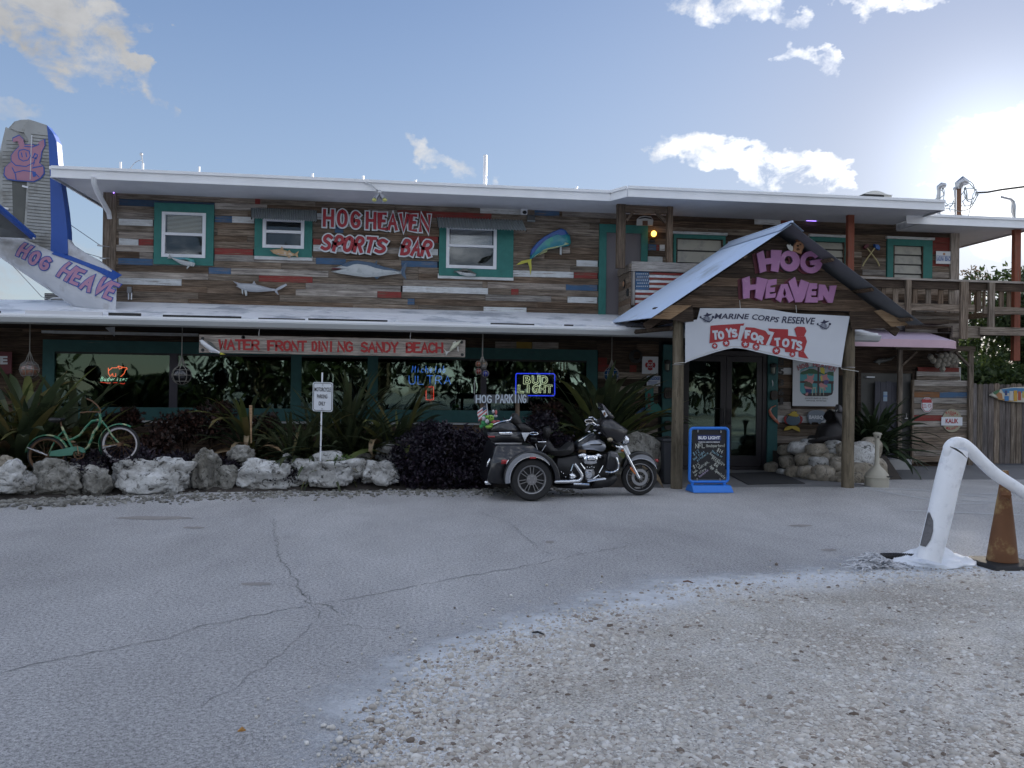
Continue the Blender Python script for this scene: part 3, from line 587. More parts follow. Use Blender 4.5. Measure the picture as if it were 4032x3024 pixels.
FQ = [(0, 3, 2, 1), (4, 5, 6, 7), (0, 1, 5, 4), (1, 2, 6, 5), (2, 3, 7, 6), (3, 0, 4, 7)]
rest = {}
def emit(pl, parent, as_stuff=None):
    for v, mm in pl:
        if as_stuff is None: MB().add(v, FQ).build('plank', mm, parent)
        else: rest.setdefault(mm.name, (mm, MB()))[1].add(v, FQ)
mixU = ([m_grey, m_brown, m_light], [5, 4, 1.1]); mixR = ([m_brown, m_dark, m_grey, m_light], [5, 3, 2.5, .4]); mixL = ([m_dark, m_brown, m_grey], [9, 2, .5])  # lower mix mostly dark wood, putting the eave's shade into the planks
for r in range(17):
    emit(run_planks(r, BX0, 4.0, [s for s in expl.get(r, []) if s[0] < 4], holes, B, mixU, seed=1), B)
    emit(run_planks(r, 4.0, BX1, [s for s in expl.get(r, []) if s[0] >= 4], holes, B, mixR, seed=2, lens=(1.2, 3.4)), B)
# lower planks
lowex = {}
def lseg(c, x0, x1, y, k):
    a, b = W(*c(x0, y), YW), W(*c(x1, y), YW); lowex.setdefault(int(((a.z+b.z)/2)//.14), []).append([a.x, b.x, k])
Cm['y'] = m_yel
for s in [(0, 245, 45, 'l'), (245, 300, 45, 'l'), (0, 181, 45, 'l'), (183, 425, 42, 'y'), (430, 735, 50, 'l'), (1180, 1330, 330, 'r'), (1440, 1930, 520, 'l'), (1630, 1925, 815, 'b'), (1180, 1300, 180, 'd'), (1560, 1640, 330, 'd'), (1650, 1930, 1000, 'l')]: lseg(nd1, *s)
for s in [(325, 565, 330, 'w'), (330, 1290, 975, 'l'), (330, 1290, 1100, 'w'), (330, 1000, 1370, 'g'), (330, 1000, 1480, 'l'), (330, 560, 860, 'l')]: lseg(wl, *s)
lh = [(-6.58, 3.78, .90, 2.40), (5.02, 7.22, -.1, 2.62)]
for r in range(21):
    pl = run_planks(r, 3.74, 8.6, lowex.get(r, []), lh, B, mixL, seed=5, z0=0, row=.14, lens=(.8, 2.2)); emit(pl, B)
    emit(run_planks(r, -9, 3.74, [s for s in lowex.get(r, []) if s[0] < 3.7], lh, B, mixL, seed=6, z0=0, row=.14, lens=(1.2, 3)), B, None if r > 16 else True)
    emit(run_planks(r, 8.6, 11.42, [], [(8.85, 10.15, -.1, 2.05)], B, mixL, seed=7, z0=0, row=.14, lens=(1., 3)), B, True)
for k, (mm, q) in rest.items(): q.build('cladding', mm, B, kind='stuff')
# corner posts
for (x0, x1, z0, z1, m_) in [(-5.57, -5.34, 3.0, 5.12, m_greyv), (11.30, 11.50, 0, 5.12, m_lightv)]:
    bx('corner_post', (x0, YW-.04, z0), (x1, YW+.12, z1), m_, B, bevel=.008)
# roofs
def slab(name, poly, z0, z1, mtop, parent, kind=None):
    n = len(poly); v = [(x, y, z0) for x, y in poly]+[(x, y, z1) for x, y in poly]
    f = [tuple(range(n-1, -1, -1)), tuple(range(n, 2*n))]+[(i, (i+1) % n, (i+1) % n+n, i+n) for i in range(n)]
    return MB().add(v, f).build(name, mtop, parent)
P1 = [(-6.02, 14.98), (3.72, 14.98), (3.93, 14.58), (10.08, 14.58), (10.08, 21), (-6.02, 19.7)]
sf = [(-5.98, 15.02), (3.74, 15.02), (3.95, 14.62), (10.04, 14.62), (10.04, 20.9), (-5.98, 19.6)]
slab('soffit', sf, 5.115, 5.135, m_soff, B); slab('roof', P1, 5.136, 5.275, m_roof, B)
P2 = [(9.75, 15.24), (12.55, 15.24), (12.55, 21), (9.75, 21)]
slab('soffit', [(10.1, 15.28), (12.51, 15.28), (12.51, 20.9), (10.1, 20.9)], 4.985, 5.005, m_soff, B); slab('roof', [(9.78, 15.24), (12.55, 15.24), (12.55, 21), (10.09, 21), (10.09, 15.3)], 5.006, 5.15, m_roof, B)
def fascia(path, z0, z1, m_, parent):
    mb = MB()
    for (a, b) in zip(path, path[1:]):
        a, b = Vector((*a, 0)), Vector((*b, 0)); t = (b-a).normalized(); nrm = Vector((t.y, -t.x, 0))
        for o_, lo, hi, th in ((.0, z0, z1-.045, .02), (.02, z1-.05, z1, .03), (.0, z0-.012, z0+.012, .032)):
            p = [a+nrm*o_, b+nrm*o_, b+nrm*(o_+th), a+nrm*(o_+th)]; v = [(q.x, q.y, lo) for q in p]+[(q.x, q.y, hi) for q in p]; mb.add(v, FQ)
    return mb.build('fascia', m_, parent)
fascia([(-6.02, 19.7), (-6.02, 14.97), (3.72, 14.97), (3.93, 14.57), (10.09, 14.57), (10.09, 15.3)], 5.10, 5.285, m_trim, B)
fascia([(9.75, 15.23), (12.56, 15.23), (12.56, 21)], 4.97, 5.16, m_trim, B)
# lower shed roof
YE = 14.2
lr = MB(); lr.add([(-16, YE, 2.69), (8.55, YE, 2.69), (8.55, YW+.03, 3.10), (-5.9, YW+.03, 3.12), (-7.3, YW+.03, 3.10), (-16, YW+.03, 2.8), (-16, 21, 2.78), (-7.3, 21, 3.08), (-5.4, 21, 3.12),
    (-16, YE, 2.62), (8.55, YE, 2.62), (8.55, YW+.03, 3.03)], [(0, 1, 2, 3, 4), (0, 4, 5), (5, 4, 7, 6), (4, 3, 8, 7), (9, 10, 1, 0), (10, 11, 2, 1)])
lr.build('lower_roof', m_roof, B)
bx('lower_soffit', (-16, YE+.05, 2.58), (8.5, YW, 2.615), m_dark, B)
# eave: dark gap line, drip edge, gutter
bx('drip_edge', (-16, YE-.035, 2.665), (8.55, YE, 2.700), m_trim, B)
rg = random.Random(4); x = -9.
while x < 4.6:
    L = rg.uniform(.1, 1.4); hh = rg.uniform(.018, .034)*(1.7 if x < -3.5 else .9)
    MB().box((x, YE+.002, 2.702), (x+L, YE+.03, 2.705+hh)).build('flashing', m_blk if rg.random() < .75 else m_soff, B); x += L+rg.uniform(.02, .4)
gm = MB(); gm.add([(-16, YE-.05, 2.662), (-16, YE-.13, 2.655), (-16, YE-.14, 2.635), (-16, YE-.10, 2.56), (-16, YE-.02, 2.535), (-16, YE-.02, 2.66)]+[(8.55, YE-.05, 2.662), (8.55, YE-.13, 2.655), (8.55, YE-.14, 2.635), (8.55, YE-.10, 2.56), (8.55, YE-.02, 2.535), (8.55, YE-.02, 2.66)], [(i, (i+1) % 6, (i+1) % 6+6, i+6) for i in range(6)]+[(0, 1, 2, 3, 4, 5), (11, 10, 9, 8, 7, 6)])
gm.build('gutter', mat('pale painted gutter', (.47, .49, .50), .5, var=.12, scale=2), B)
# black vent box, conduit on the flat part of the roof
v_ = thing('roof_vent', 'black louvred vent box on the low white roof below the plane tail', 'vent', W(210, 1182, 16.3))
bx('box', tuple(W(175, 1185, 16.3)+Vector((0, 0, -.1))), tuple(W(250, 1156, 16.3)+Vector((0, .4, 0))), m_blk, v_)
for i in range(3):
    z = W(180, 1160+i*8, 16.29).z; bx('slat', (W(175, 1170, 16.28).x, 16.27, z-.01), (W(250, 1170, 16.28).x, 16.3, z), steel, v_)
MB().tube([W(196, 1183, 16.0), W(200, 1176, 16.), W(215, 1173, 16.), W(440, 1177, 16.)], .012, 6).build('conduit', m_trim, v_)
jb = thing('junction_box', 'small grey outlet box with two conduits at the foot of the upper wall', 'junction box', W(510, 1180, 16.05))
bx('box', tuple(W(*cA(975, 1468), 16.0)), tuple(W(*cA(1020, 1428), 16.07)), steel, jb)
for x in (988, 1010): MB().tube([W(*cA(x, 1468), 16.03), W(*cA(x, 1522), 16.03)], .012, 6).build('conduit', m_trim, jb)
# downspout
MB().tube([W(*cA(720, 575), 14.93), W(*cA(722, 625), 14.98), W(*cA(745, 690), 15.2), W(*cA(835, 850), 16.0), W(*cA(843, 900), 16.05)], .045, 8).build('downspout', m_trim, B, smooth=True)
# white strips
bx('trim_strip', tuple(W(163, 1312, 16.03)), (W(783, 1300, 16.07).x, 16.07, W(163, 1301, 16.07).z), m_white, B)
# purple rope light glimpses
m_neonp = mat('violet light strip', (.1, .05, .3), .5, var=0, emit=(.35, .2, 1.), es=.9)
lt = thing('light_strip', 'glowing violet light strips under the long upper eave', 'light strip', W(760, 745, 16.))
for a in ([cA(872, 705), cA(885, 675), cA(915, 657)], [cA(1265, 675), cA(1330, 682), cA(1410, 682)], [c4(1315, 465), c4(1420, 470)], [c5(1165, 495), c5(1175, 535)]):
    MB().tube([W(*p, 16.03) for p in a], .009, 5).build('strip', m_neonp, lt)
# -------- windows in the upper wall
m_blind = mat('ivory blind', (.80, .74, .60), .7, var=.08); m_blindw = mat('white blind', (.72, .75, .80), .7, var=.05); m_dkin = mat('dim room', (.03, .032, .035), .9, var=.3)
def sash_window(c, fr, wn, mid, label, blind=None, low_blind=False, strip=None, bot=True):
    x0, x1, z0, z1 = rect(c, *fr); a0, a1, b0, b1 = rect(c, *wn)
    w_ = MB(); t = thing('window', label, 'window', ((x0+x1)/2, YW, z0)); w_ = None
    yf = YW-.035
    MB().box((x0, yf, a0 and b1), (x1, YW+.03, z1)).build('head_board', m_teal, t)
    MB().box((x0, yf, z0), (x1, YW+.03, b0)).build('sill_board', m_teal, t)
    MB().box((x0, yf+.002, b0), (a0, YW+.03, b1)).build('side_board', m_tealv, t); MB().box((a1, yf+.002, b0), (x1, YW+.03, b1)).build('side_board', m_tealv, t)
    fw = .06; f = MB(); yy = YW-.05
    for q in (((a0, yy, b0), (a0+fw, YW+.03, b1)), ((a1-fw, yy, b0), (a1, YW+.03, b1)), ((a0+fw, yy+.001, b0), (a1-fw, YW+.03, b0+fw)), ((a0+fw, yy+.001, b1-fw*.8), (a1-fw, YW+.03, b1))): f.box(*q)
    zm = W(*c(*mid), YW).z; f.box((a0+fw, yy-.006, zm-.025), (a1-fw, YW+.03, zm+.025)); f.build('frame', m_winw, t)
    for lo, hi in ((b0+fw, zm-.025), (zm+.025, b1-fw*.8)):
        bx('pane', (a0+fw, YW-.01, lo), (a1-fw, YW-.006, hi), m_pane, t)
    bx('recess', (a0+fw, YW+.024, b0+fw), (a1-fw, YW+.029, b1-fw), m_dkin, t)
    for k, (lo, hi, mm) in enumerate(((zm+.02, b1-fw, blind), (b0+fw+.05, zm-.02, m_blk if low_blind else None))):
        if mm is None: continue
        q = MB(); z = lo
        while z < hi: q.add([(a0+fw+.02, YW+.004, z), (a1-fw-.02, YW+.004, z), (a1-fw-.02, YW+.016, z+.017), (a0+fw+.02, YW+.016, z+.017)], [(0, 1, 2, 3)]); z += .024
        q.build('blind', mm, t)
    if strip: s = rect(c, *strip); bx('drip_strip', (s[0], YW-.03, s[2]), (s[1], YW+.02, s[3]), m_white, t)
    return t
sash_window(cA, (1183, 797, 1648, 1250), (1245, 862, 1587, 1195), (1400, 1022), 'square white sash window in wide teal boards with a half drawn ivory blind, nearest the roof corner', m_blind, True)
sash_window(cB, (226, 545, 732, 903), (298, 590, 662, 832), (480, 695), 'teal boarded white window with bare dark panes under a metal hood, left of the red letters', None, False, (226, 907, 731, 931))
sash_window(cB, (1830, 610, 2482, 1075), (1893, 660, 2335, 1008), (2100, 818), 'teal boarded window with white blind slats under a metal hood, right of the red letters', m_blindw, True, (1822, 1077, 2480, 1098))
m_tin = mat('corrugated metal hood', (.24, .27, .28), .5, metal=.3, var=.12)
def hood(c, top, bot, label):
    t = thing('window_hood', label, 'awning', W(*c(*bot[0]), YW)); A_, B_ = W(*c(*top[0]), YW-.04), W(*c(*top[1]), YW-.04); C_, D_ = W(*c(*bot[0]), YW-.36), W(*c(*bot[1]), YW-.36)
    nn = 60; v = []; f = []
    for k in range(nn+1):
        u = k/nn; o = Vector((0, 0, .012*math.cos(k*math.pi))); v += [A_.lerp(B_, u)+o, C_.lerp(D_, u)+o]
    for k in range(nn): f.append((2*k, 2*k+1, 2*k+3, 2*k+2))
    MB().add(v, f).build('sheet', m_tin, t)
    for P_, Q_ in ((A_, C_), (B_, D_)): MB().beam(P_-Vector((0, 0, .02)), Q_-Vector((0, 0, .02)), .02, .02).build('bracket', m_dark, t)
hood(cB, [(198, 480), (765, 505)], [(200, 572), (768, 600)], 'corrugated metal hood over the window left of the red wall letters')
hood(cB, [(1815, 565), (2555, 590)], [(1828, 655), (2595, 680)], 'corrugated metal hood over the window right of the red wall letters')
# louvred windows under the porch
def louvre(c, fr, gl, label, n, mull=None):
    x0, x1, z0, z1 = rect(c, *fr); a0, a1, b0, b1 = rect(c, *gl); t = thing('louvred_window', label, 'window', ((x0+x1)/2, YW, z0), 'louvred windows behind the balcony'); yf = YW-.03
    bx('head_board', (x0, yf, b1), (x1, YW+.03, z1-.05), m_teal, t); bx('cap', (x0-.03, YW-.06, z1-.05), (x1+.03, YW+.03, z1), m_white, t)
    if a0-x0 > .02: bx('side_board', (x0, yf+.002, z0), (a0, YW+.03, b1), m_tealv, t)
    if x1-a1 > .02: bx('side_board', (a1, yf+.002, z0), (x1, YW+.03, b1), m_tealv, t)
    bx('sill_board', (a0, yf, z0), (a1, YW+.03, b0), m_teal, t)
    bx('recess', (a0, YW+.02, b0), (a1, YW+.026, b1), m_blk, t); h = (b1-b0)/n
    ms = [a0]+([mull] if mull else [])+[a1]
    for p, q in zip(ms, ms[1:]):
        for i in range(n):
            MB().add([(p+.03, YW-.012, b0+h*i+.015), (q-.03, YW-.012, b0+h*i+.015), (q-.03, YW+.014, b0+h*(i+1)-.012), (p+.03, YW+.014, b0+h*(i+1)-.012), ], [(0, 1, 2, 3)]).build('louvre', m_louv, t)
    for p in ms: bx('mullion', (p-.03, YW-.025, b0), (p+.03, YW+.02, b1), m_dark, t)
    return t
m_louv = mat('obscure ivory louvre', (.34, .33, .28), .35, var=.18, scale=3, col2=(.26, .26, .23), c2=0)
x4 = W(2845, 1000, YW).x
a4 = W(*cC(1885, 690), YW); 
def louv_world(x0, x1, z0, z1, gx0, gx1, gz0, gz1, label, n, mull=None):
    return louvre(lambda x, y: (x, y), (0,)*4, (0,)*4, label, n, mull)
_r = rect
def rect(c, *a): return a if c is None else _r(c, *a)
z4 = W(*cC(1900, 690), YW).z
louvre(None, (a4.x, x4+.05, 3.62, z4), (a4.x+.05, x4, 3.68, z4-.13), 'long four pane louvred window partly hidden by the metal canopy slope', 4, a4.x+(x4-a4.x)*.72+.35)
louvre(c4, (1345, 632, 1790, 960), (1400, 705, 1725, 950), 'louvred window half hidden behind the right slope of the canopy', 3)
louvre(c5, (485, 607, 942, 1085), (545, 690, 850, 1060), 'teal framed louvred window with broken panes beside the town sign', 4)
# brown door upstairs
x0, x1, z0, z1 = rect(cC, 1228, 642, 1658, 1405); a0, a1, b0, b1 = rect(cC, 1290, 710, 1600, 1405)
d_ = thing('upstairs_door', 'plain taupe door in a wide teal frame on the upper storey', 'door', ((x0+x1)/2, YW, z0))
bx('head_board', (x0, YW-.04, b1), (x1, YW+.03, z1), m_teal, d_); bx('side_board', (x0, YW-.038, z0-.02), (a0, YW+.03, b1), m_tealv, d_); bx('side_board', (a1, YW-.038, z0-.02), (x1, YW+.03, b1), m_tealv, d_)
bx('door_leaf', (a0, YW-.012, z0-.02), (a1, YW+.02, b1), mat('taupe door paint', (.125, .115, .125), .55, var=.05), d_)
MB().ball((a1-.08, YW-.05, (b0+b1)/2-.1), .03).build('handle', steel, d_, smooth=True)
# -------- long lower window
LX0, LX1 = W(170, 1500, YW).x, W(2350, 1500, YW).x
lw = thing('picture_window', 'long dark tinted window wall in dusty teal boards behind the planting', 'window', ((LX0+LX1)/2, YW, .9))
zt, zg1, zg0, zb = 2.385, 2.17, 1.165, .93
gx0, gx1 = W(217, 1500, YW).x, W(2308, 1500, YW).x
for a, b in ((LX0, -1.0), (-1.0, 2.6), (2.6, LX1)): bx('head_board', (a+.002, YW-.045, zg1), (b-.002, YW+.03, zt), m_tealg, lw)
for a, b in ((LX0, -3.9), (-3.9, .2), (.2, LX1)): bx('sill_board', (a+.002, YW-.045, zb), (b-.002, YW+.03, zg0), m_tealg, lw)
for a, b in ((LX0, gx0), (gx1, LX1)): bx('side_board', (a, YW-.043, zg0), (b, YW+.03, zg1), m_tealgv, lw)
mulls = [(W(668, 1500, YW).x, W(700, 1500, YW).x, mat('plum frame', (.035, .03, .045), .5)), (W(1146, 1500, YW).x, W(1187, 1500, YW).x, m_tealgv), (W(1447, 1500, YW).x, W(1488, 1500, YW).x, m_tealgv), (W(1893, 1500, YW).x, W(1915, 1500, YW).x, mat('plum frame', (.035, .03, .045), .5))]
e = [gx0]
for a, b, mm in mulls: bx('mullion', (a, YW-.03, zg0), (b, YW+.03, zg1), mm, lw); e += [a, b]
e.append(gx1)
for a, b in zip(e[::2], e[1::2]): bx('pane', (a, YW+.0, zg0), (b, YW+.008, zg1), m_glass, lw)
bx('drip_strip', (LX0, YW-.02, .885), (LX1, YW+.03, .925), m_white, lw)
bx('inner_frame', (gx0, YW-.02, zg1-.035), (gx1, YW-.002, zg1), m_blk, lw)
# -------- entry door
dX0, dX1 = W(2672, 1600, YW).x, W(3018, 1600, YW).x; dT = 2.42; dm = W(2870, 1600, YW).x
ed = thing('glass_double_door', 'dark framed glass double doors under the toy drive banner', 'door', ((dX0+dX1)/2, YW, 0.02))
m_df = mat('dark bronze frame', (.02, .018, .022), .4, var=.05)
for a, b in (((dX0, .02), (dX0+.09, dT)), ((dX1-.09, .02), (dX1, dT)), ((dX0+.09, dT-.1), (dX1-.09, dT)), ((dX0+.09, .02), (dX1-.09, .07))): bx('frame', (a[0], YW-.02, a[1]), (b[0], YW+.1, b[1]), m_df, ed)
for k, (a, b) in enumerate(((dX0+.09, dm-.06), (dm-.06, dX1-.09))):
    lf = MB(); s_ = .12
    for q in (((a+.005, YW+.0, .08), (a+s_, YW+.05, dT-.11)), ((b-s_, YW, .08), (b-.005, YW+.05, dT-.11)), ((a+s_, YW+.001, .08), (b-s_, YW+.049, .3)), ((a+s_, YW+.001, dT-.22), (b-s_, YW+.049, dT-.11))): lf.box(*q)
    l_ = lf.build('door_leaf', m_df, ed); bx('pane', (a+s_, YW+.02, .3), (b-s_, YW+.026, dT-.22), m_glass, l_)
    hx = b-.07 if k == 0 else a+.07
    MB().tube([(hx, YW-.01, .95), (hx, YW-.07, .95), (hx, YW-.07, 1.25), (hx+(-.22 if k == 0 else .0), YW-.07, 1.25)], .014, 6).build('handle', m_blk, l_)
for px0, px1 in ((2605, 2641), (3018, 3057)):
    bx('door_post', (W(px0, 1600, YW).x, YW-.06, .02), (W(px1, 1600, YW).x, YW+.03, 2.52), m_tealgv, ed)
# ================================================================ GABLED ENTRY CANOPY
K = thing('entry_canopy', 'gabled entrance canopy on two log posts with a corrugated metal roof', 'canopy', (6.05, 13.1, 0))
m_metal = mat('galvanised roof sheet', (.52, .63, .80), .38, metal=.25, var=.08, scale=1.5, col2=(.36, .42, .50), c2=-.6, c2s=.9)
AX, AZ, EZ, XL, XR, YF, YB = 6.05, 4.28, 2.73, 3.76, 8.34, 12.5, 15.08; RY = .045
def sheet(x0, z0, x1, z1, name):
    n = int((YB-YF)/.034); v = []; f = []
    for k in range(n+1):
        y = YF+(YB-YF)*k/n; o = .009*(1 if k % 2 else -1)+(y-YF)*RY; v += [(x0, y, z0+o), (x1, y, z1+o)]
    for k in range(n): f.append((2*k, 2*k+2, 2*k+3, 2*k+1))
    o = MB().add(v, f).build(name, m_metal if x1 < AX+.1 else mat('dull grey roof sheet', (.16, .17, .19), .5, metal=.4, var=.15), K); md = o.modifiers.new('s', 'SOLIDIFY'); md.thickness = .004
sheet(AX, AZ, XL, EZ, 'left_roof_sheet'); sheet(AX, AZ, XR, EZ, 'right_roof_sheet')
for s in (-1, 1):
    x1, z1 = AX+s*.20, AZ-.20*(AZ-EZ)/(AX-XL)+.02
    MB().add([(AX, YF-.03, AZ+.035), (x1, YF-.03, z1), (x1, YB, z1+.116), (AX, YB, AZ+.151)], [(0, 1, 2, 3) if s > 0 else (3, 2, 1, 0)]).build('ridge_cap', m_metal, K)
sl_ = (AZ-EZ)/(AX-XL)
MB().tube([(AX, YF-.03, AZ+.03), (AX, YB, AZ+.146)], .02, 8).build('ridge_roll', m_metal, K, smooth=True)
for s in (-1, 1):
    for k, u in enumerate((.32, .62, .92)):
        x = AX+s*u*(AX-XL); z = AZ-u*(AZ-EZ); d = Vector((s, 0, -sl_)).normalized(); nn_ = Vector((-d.z*s, 0, d.x*s))*-1
        c = Vector((x, 0, z))+Vector((0, 0, -.04)); MB().beam((c.x, YF+.06, c.z), (c.x, YB-.05, c.z+.113), .06, .035, up=(nn_.x, 0, nn_.z)).build('purlin', m_brown, K)
    # rafters behind the plank gable
    for y in (13.1, 14.95):
        MB().beam((AX, y, AZ-.15), (AX+s*(AX-XL)*.96, y, EZ-.10), .06, .13, up=(0, 0, 1)).build('rafter', m_dark, K)
# plank gable
YG = 13.0; zb_ = W(3000, 1218, YG).z
r = 0; z = zb_; rgk = random.Random(9)
hts = [.20, .155, .15, .155, .15, .155, .15, .16, .15, .15, .15]
for h in hts:
    z2 = min(z+h, AZ-.12)
    if z2-z < .03: break
    half = lambda q: (AZ-.10-q)/sl_
    xs0, xs1 = AX-half(z), AX+half(z); xt0, xt1 = AX-half(z2), AX+half(z2)
    cuts = [0]+([rgk.uniform(.3, .7)] if r in (1, 3, 4) else [])+[1]
    for a, b in zip(cuts, cuts[1:]):
        t = .03*rgk.uniform(.8, 1.2)
        pts = [(xs0+(xs1-xs0)*a+.002, z+.003), (xs0+(xs1-xs0)*b-.002, z+.003), (xt0+(xt1-xt0)*b-.002, z2-.003), (xt0+(xt1-xt0)*a+.002, z2-.003)]
        MB().prism(pts, YG-t, YG+.01).build('plank', m_brown if r in (0, 2) or rgk.random() < .3 else m_dark, K)
    z = z2; r += 1
bx('gable_back', (AX-1.35, YG+.012, zb_+.02), (AX+1.35, YG+.03, zb_+.3), m_void, K)
# beams
bx('beam', (4.0, 13.04, zb_-.17), (8.05, 13.2, zb_-.004), m_dark, K)
for x in (4.42, 7.46): bx('beam', (x-.06, 13.2, zb_-.2), (x+.06, 16.05, zb_-.02), m_dark, K)
MB().tube([(4.3, 13.1, 2.62), (3.9, 14.3, 2.62)], .04, 6).build('strut', m_dark, K)
for pts in ([c4(150, 228), c4(290, 225), c4(470, 112), c4(255, 104)],):
    pass
def board(pts, Y, t, m_, name='soffit_board'):
    MB().prism(ppoly(pts, Y), Y, Y+t).build(name, m_, K)
board([l4(140, 215), l4(290, 222), l4(462, 108), l4(300, 108)], 12.9, .03, m_ply)
board([l4(290, 222), l4(395, 245), l4(480, 240), l4(470, 108)], 12.93, .03, m_dark, 'knee_board')
board([l5(505, 50), l5(560, 40), l5(740, 130), l5(850, 158), l5(655, 180), l5(640, 172)], 12.9, .03, m_ply)
board([l5(300, 55), l5(505, 50), l5(640, 178), l5(600, 190), l5(320, 205)], 12.94, .03, m_dark, 'knee_board')
# log posts
def log(x, y, r0, r1, h):
    pr = []; n = 22
    v = []; f = []
    for i in range(n+1):
        z = h*i/n
        for k in range(20):
            a = 2*math.pi*k/20; r_ = (r0+(r1-r0)*i/n)*(1+.05*noise.noise((math.cos(a)*1.5+x, math.sin(a)*1.5, z*1.6))); v.append((x+r_*math.cos(a)+.01*noise.noise((x, 0, z)), y+r_*math.sin(a), z))
    for i in range(n):
        for k in range(20): f.append((i*20+k, i*20+(k+1) % 20, (i+1)*20+(k+1) % 20, (i+1)*20+k))
    MB().add(v, f).build('log_post', m_log, K, smooth=True)
log(4.42, 13.12, .098, .088, 2.78); log(7.44, 13.2, .102, .092, 2.74)
for x, y, z in ((4.42, 13.12, 2.02), (7.44, 13.2, 2.03)): MB().lathe([(.098, z), (.100, z+.004), (.098, z+.008)], (x, y, 0), 20).build('wire_tie', steel, K)
# pink letters
m_pink = mat('flaking pink paint', (.34, .155, .31), .55, var=.10, scale=8, col2=(.42, .25, .40), c2=-.9, c2s=5)
m_maroon = mat('dark maroon paint', (.10, .018, .028), .6, var=.2)
S1 = thing('canopy_sign', 'big cartoonish pink letters HOG HEAVEN with a hog head on the plank gable', 'sign', W(3100, 1190, 12.9))
def offset_poly(pts, d):
    n = len(pts); ar = sum(pts[i][0]*pts[(i+1) % n][1]-pts[(i+1) % n][0]*pts[i][1] for i in range(n)); s = -1 if ar > 0 else 1; o = []
    for i in range(n):
        a, b, c = pts[i-1], pts[i], pts[(i+1) % n]; e1 = Vector((b[0]-a[0], b[1]-a[1])).normalized(); e2 = Vector((c[0]-b[0], c[1]-b[1])).normalized()
        n1 = Vector((-e1.y, e1.x))*s; n2 = Vector((-e2.y, e2.x))*s; m_ = n1+n2; l = m_.length
        if l < .3: m_ = n1; k = 1
        else: m_ /= l; k = 1/max(.55, m_.dot(n1))
        o.append((b[0]+m_.x*d*k, b[1]+m_.y*d*k))
    return o
YS = 12.9
O1 = arc(1135, 905, 108, 105, 0, 360, 26); O2 = arc(1122, 897, 44, 44, 0, 360, 26)
Gp = arc(1368, 918, 120, 122, 38, 360, 30)+[(1485, 882), (1355, 900), (1365, 950), (1420, 948)]+arc(1362, 915, 60, 62, -30, -325, 18)
letters = [[(775, 825), (845, 790), (865, 880), (928, 872), (930, 785), (1048, 790), (1008, 1028), (930, 1012), (935, 935), (872, 945), (880, 1015), (810, 1037)], O1+O2[::-1], Gp,
 [(615, 1100), (695, 1070), (702, 1165), (768, 1160), (775, 1080), (893, 1106), (873, 1180), (830, 1335), (755, 1305), (762, 1215), (697, 1225), (695, 1310), (628, 1316)],
 [(897, 1112), (990, 1100), (990, 1160), (922, 1175), (922, 1195), (975, 1190), (970, 1240), (915, 1245), (915, 1265), (985, 1255), (975, 1303), (866, 1315), (877, 1180)],
 [(1040, 1160), (1107, 1155), (1155, 1280), (1178, 1330), (1125, 1361), (1097, 1300), (1078, 1300), (1095, 1258), (1075, 1200), (1058, 1262), (1078, 1301), (1050, 1305), (1035, 1357), (982, 1322)],
 [(1120, 1130), (1190, 1078), (1225, 1200), (1257, 1108), (1343, 1140), (1292, 1310), (1265, 1352), (1197, 1355)],
 [(1347, 1147), (1430, 1150), (1430, 1210), (1372, 1212), (1372, 1235), (1420, 1235), (1420, 1280), (1367, 1280), (1367, 1300), (1438, 1300), (1436, 1358), (1300, 1358), (1317, 1250)],
 [(1452, 1160), (1520, 1165), (1560, 1255), (1570, 1175), (1645, 1172), (1600, 1360), (1552, 1360), (1500, 1280), (1495, 1330), (1440, 1335)]]
for i, L in enumerate(letters):
    P_ = ppoly(cp(c4, L), YS); ot = offset_poly(P_, -.016) if i != 1 else None
    if i == 1:
        for (y0, y1, d, mm, sx) in ((YS, YS+.03, 0, m_pink, 0), (YS+.031, YS+.045, .016, m_blk, 0), (YS+.046, YS+.09, .0, m_maroon, -.05)):
            oc = W(*c4(1135, 905), YS); ic = W(*c4(1122, 897), YS); ro = abs(W(*c4(1243, 905), YS).x-oc.x)+d; ri = abs(W(*c4(1166, 897), YS).x-ic.x)-d
            mb = MB(); n = 30; v = []
            for y in (y0, y1):
                for k in range(n):
                    a = 2*math.pi*k/n; v += [(oc.x+sx+ro*math.cos(a), y, oc.z-abs(sx)*.1+ro*math.sin(a)), (ic.x+sx+ri*math.cos(a), y, ic.z-abs(sx)*.1+ri*math.sin(a))]
            f = []
            for k in range(n):
                j = (k+1) % n; f += [(2*k, 2*k+1, 2*j+1, 2*j), (2*k+2*n, 2*j+2*n, 2*j+1+2*n, 2*k+1+2*n), (2*k, 2*j, 2*j+2*n, 2*k+2*n), (2*k+1, 2*k+1+2*n, 2*j+1+2*n, 2*j+1)]
            mb.add(v, f).build('letter' if mm is m_pink else 'letter_backing', mm, S1)
        continue
    yo = YS-.004*(i % 2)
    MB().prism(P_, yo, YS+.03).build('letter', m_pink, S1)
    MB().prism(ot, YS+.031+.001*i, YS+.046+.001*i).build('letter_backing', m_blk, S1)
    MB().prism([(x-.055, z_-.006) for x, z_ in P_], YS+.056+.0015*i, YS+.075+.0015*i).build('letter_backing', m_maroon, S1)
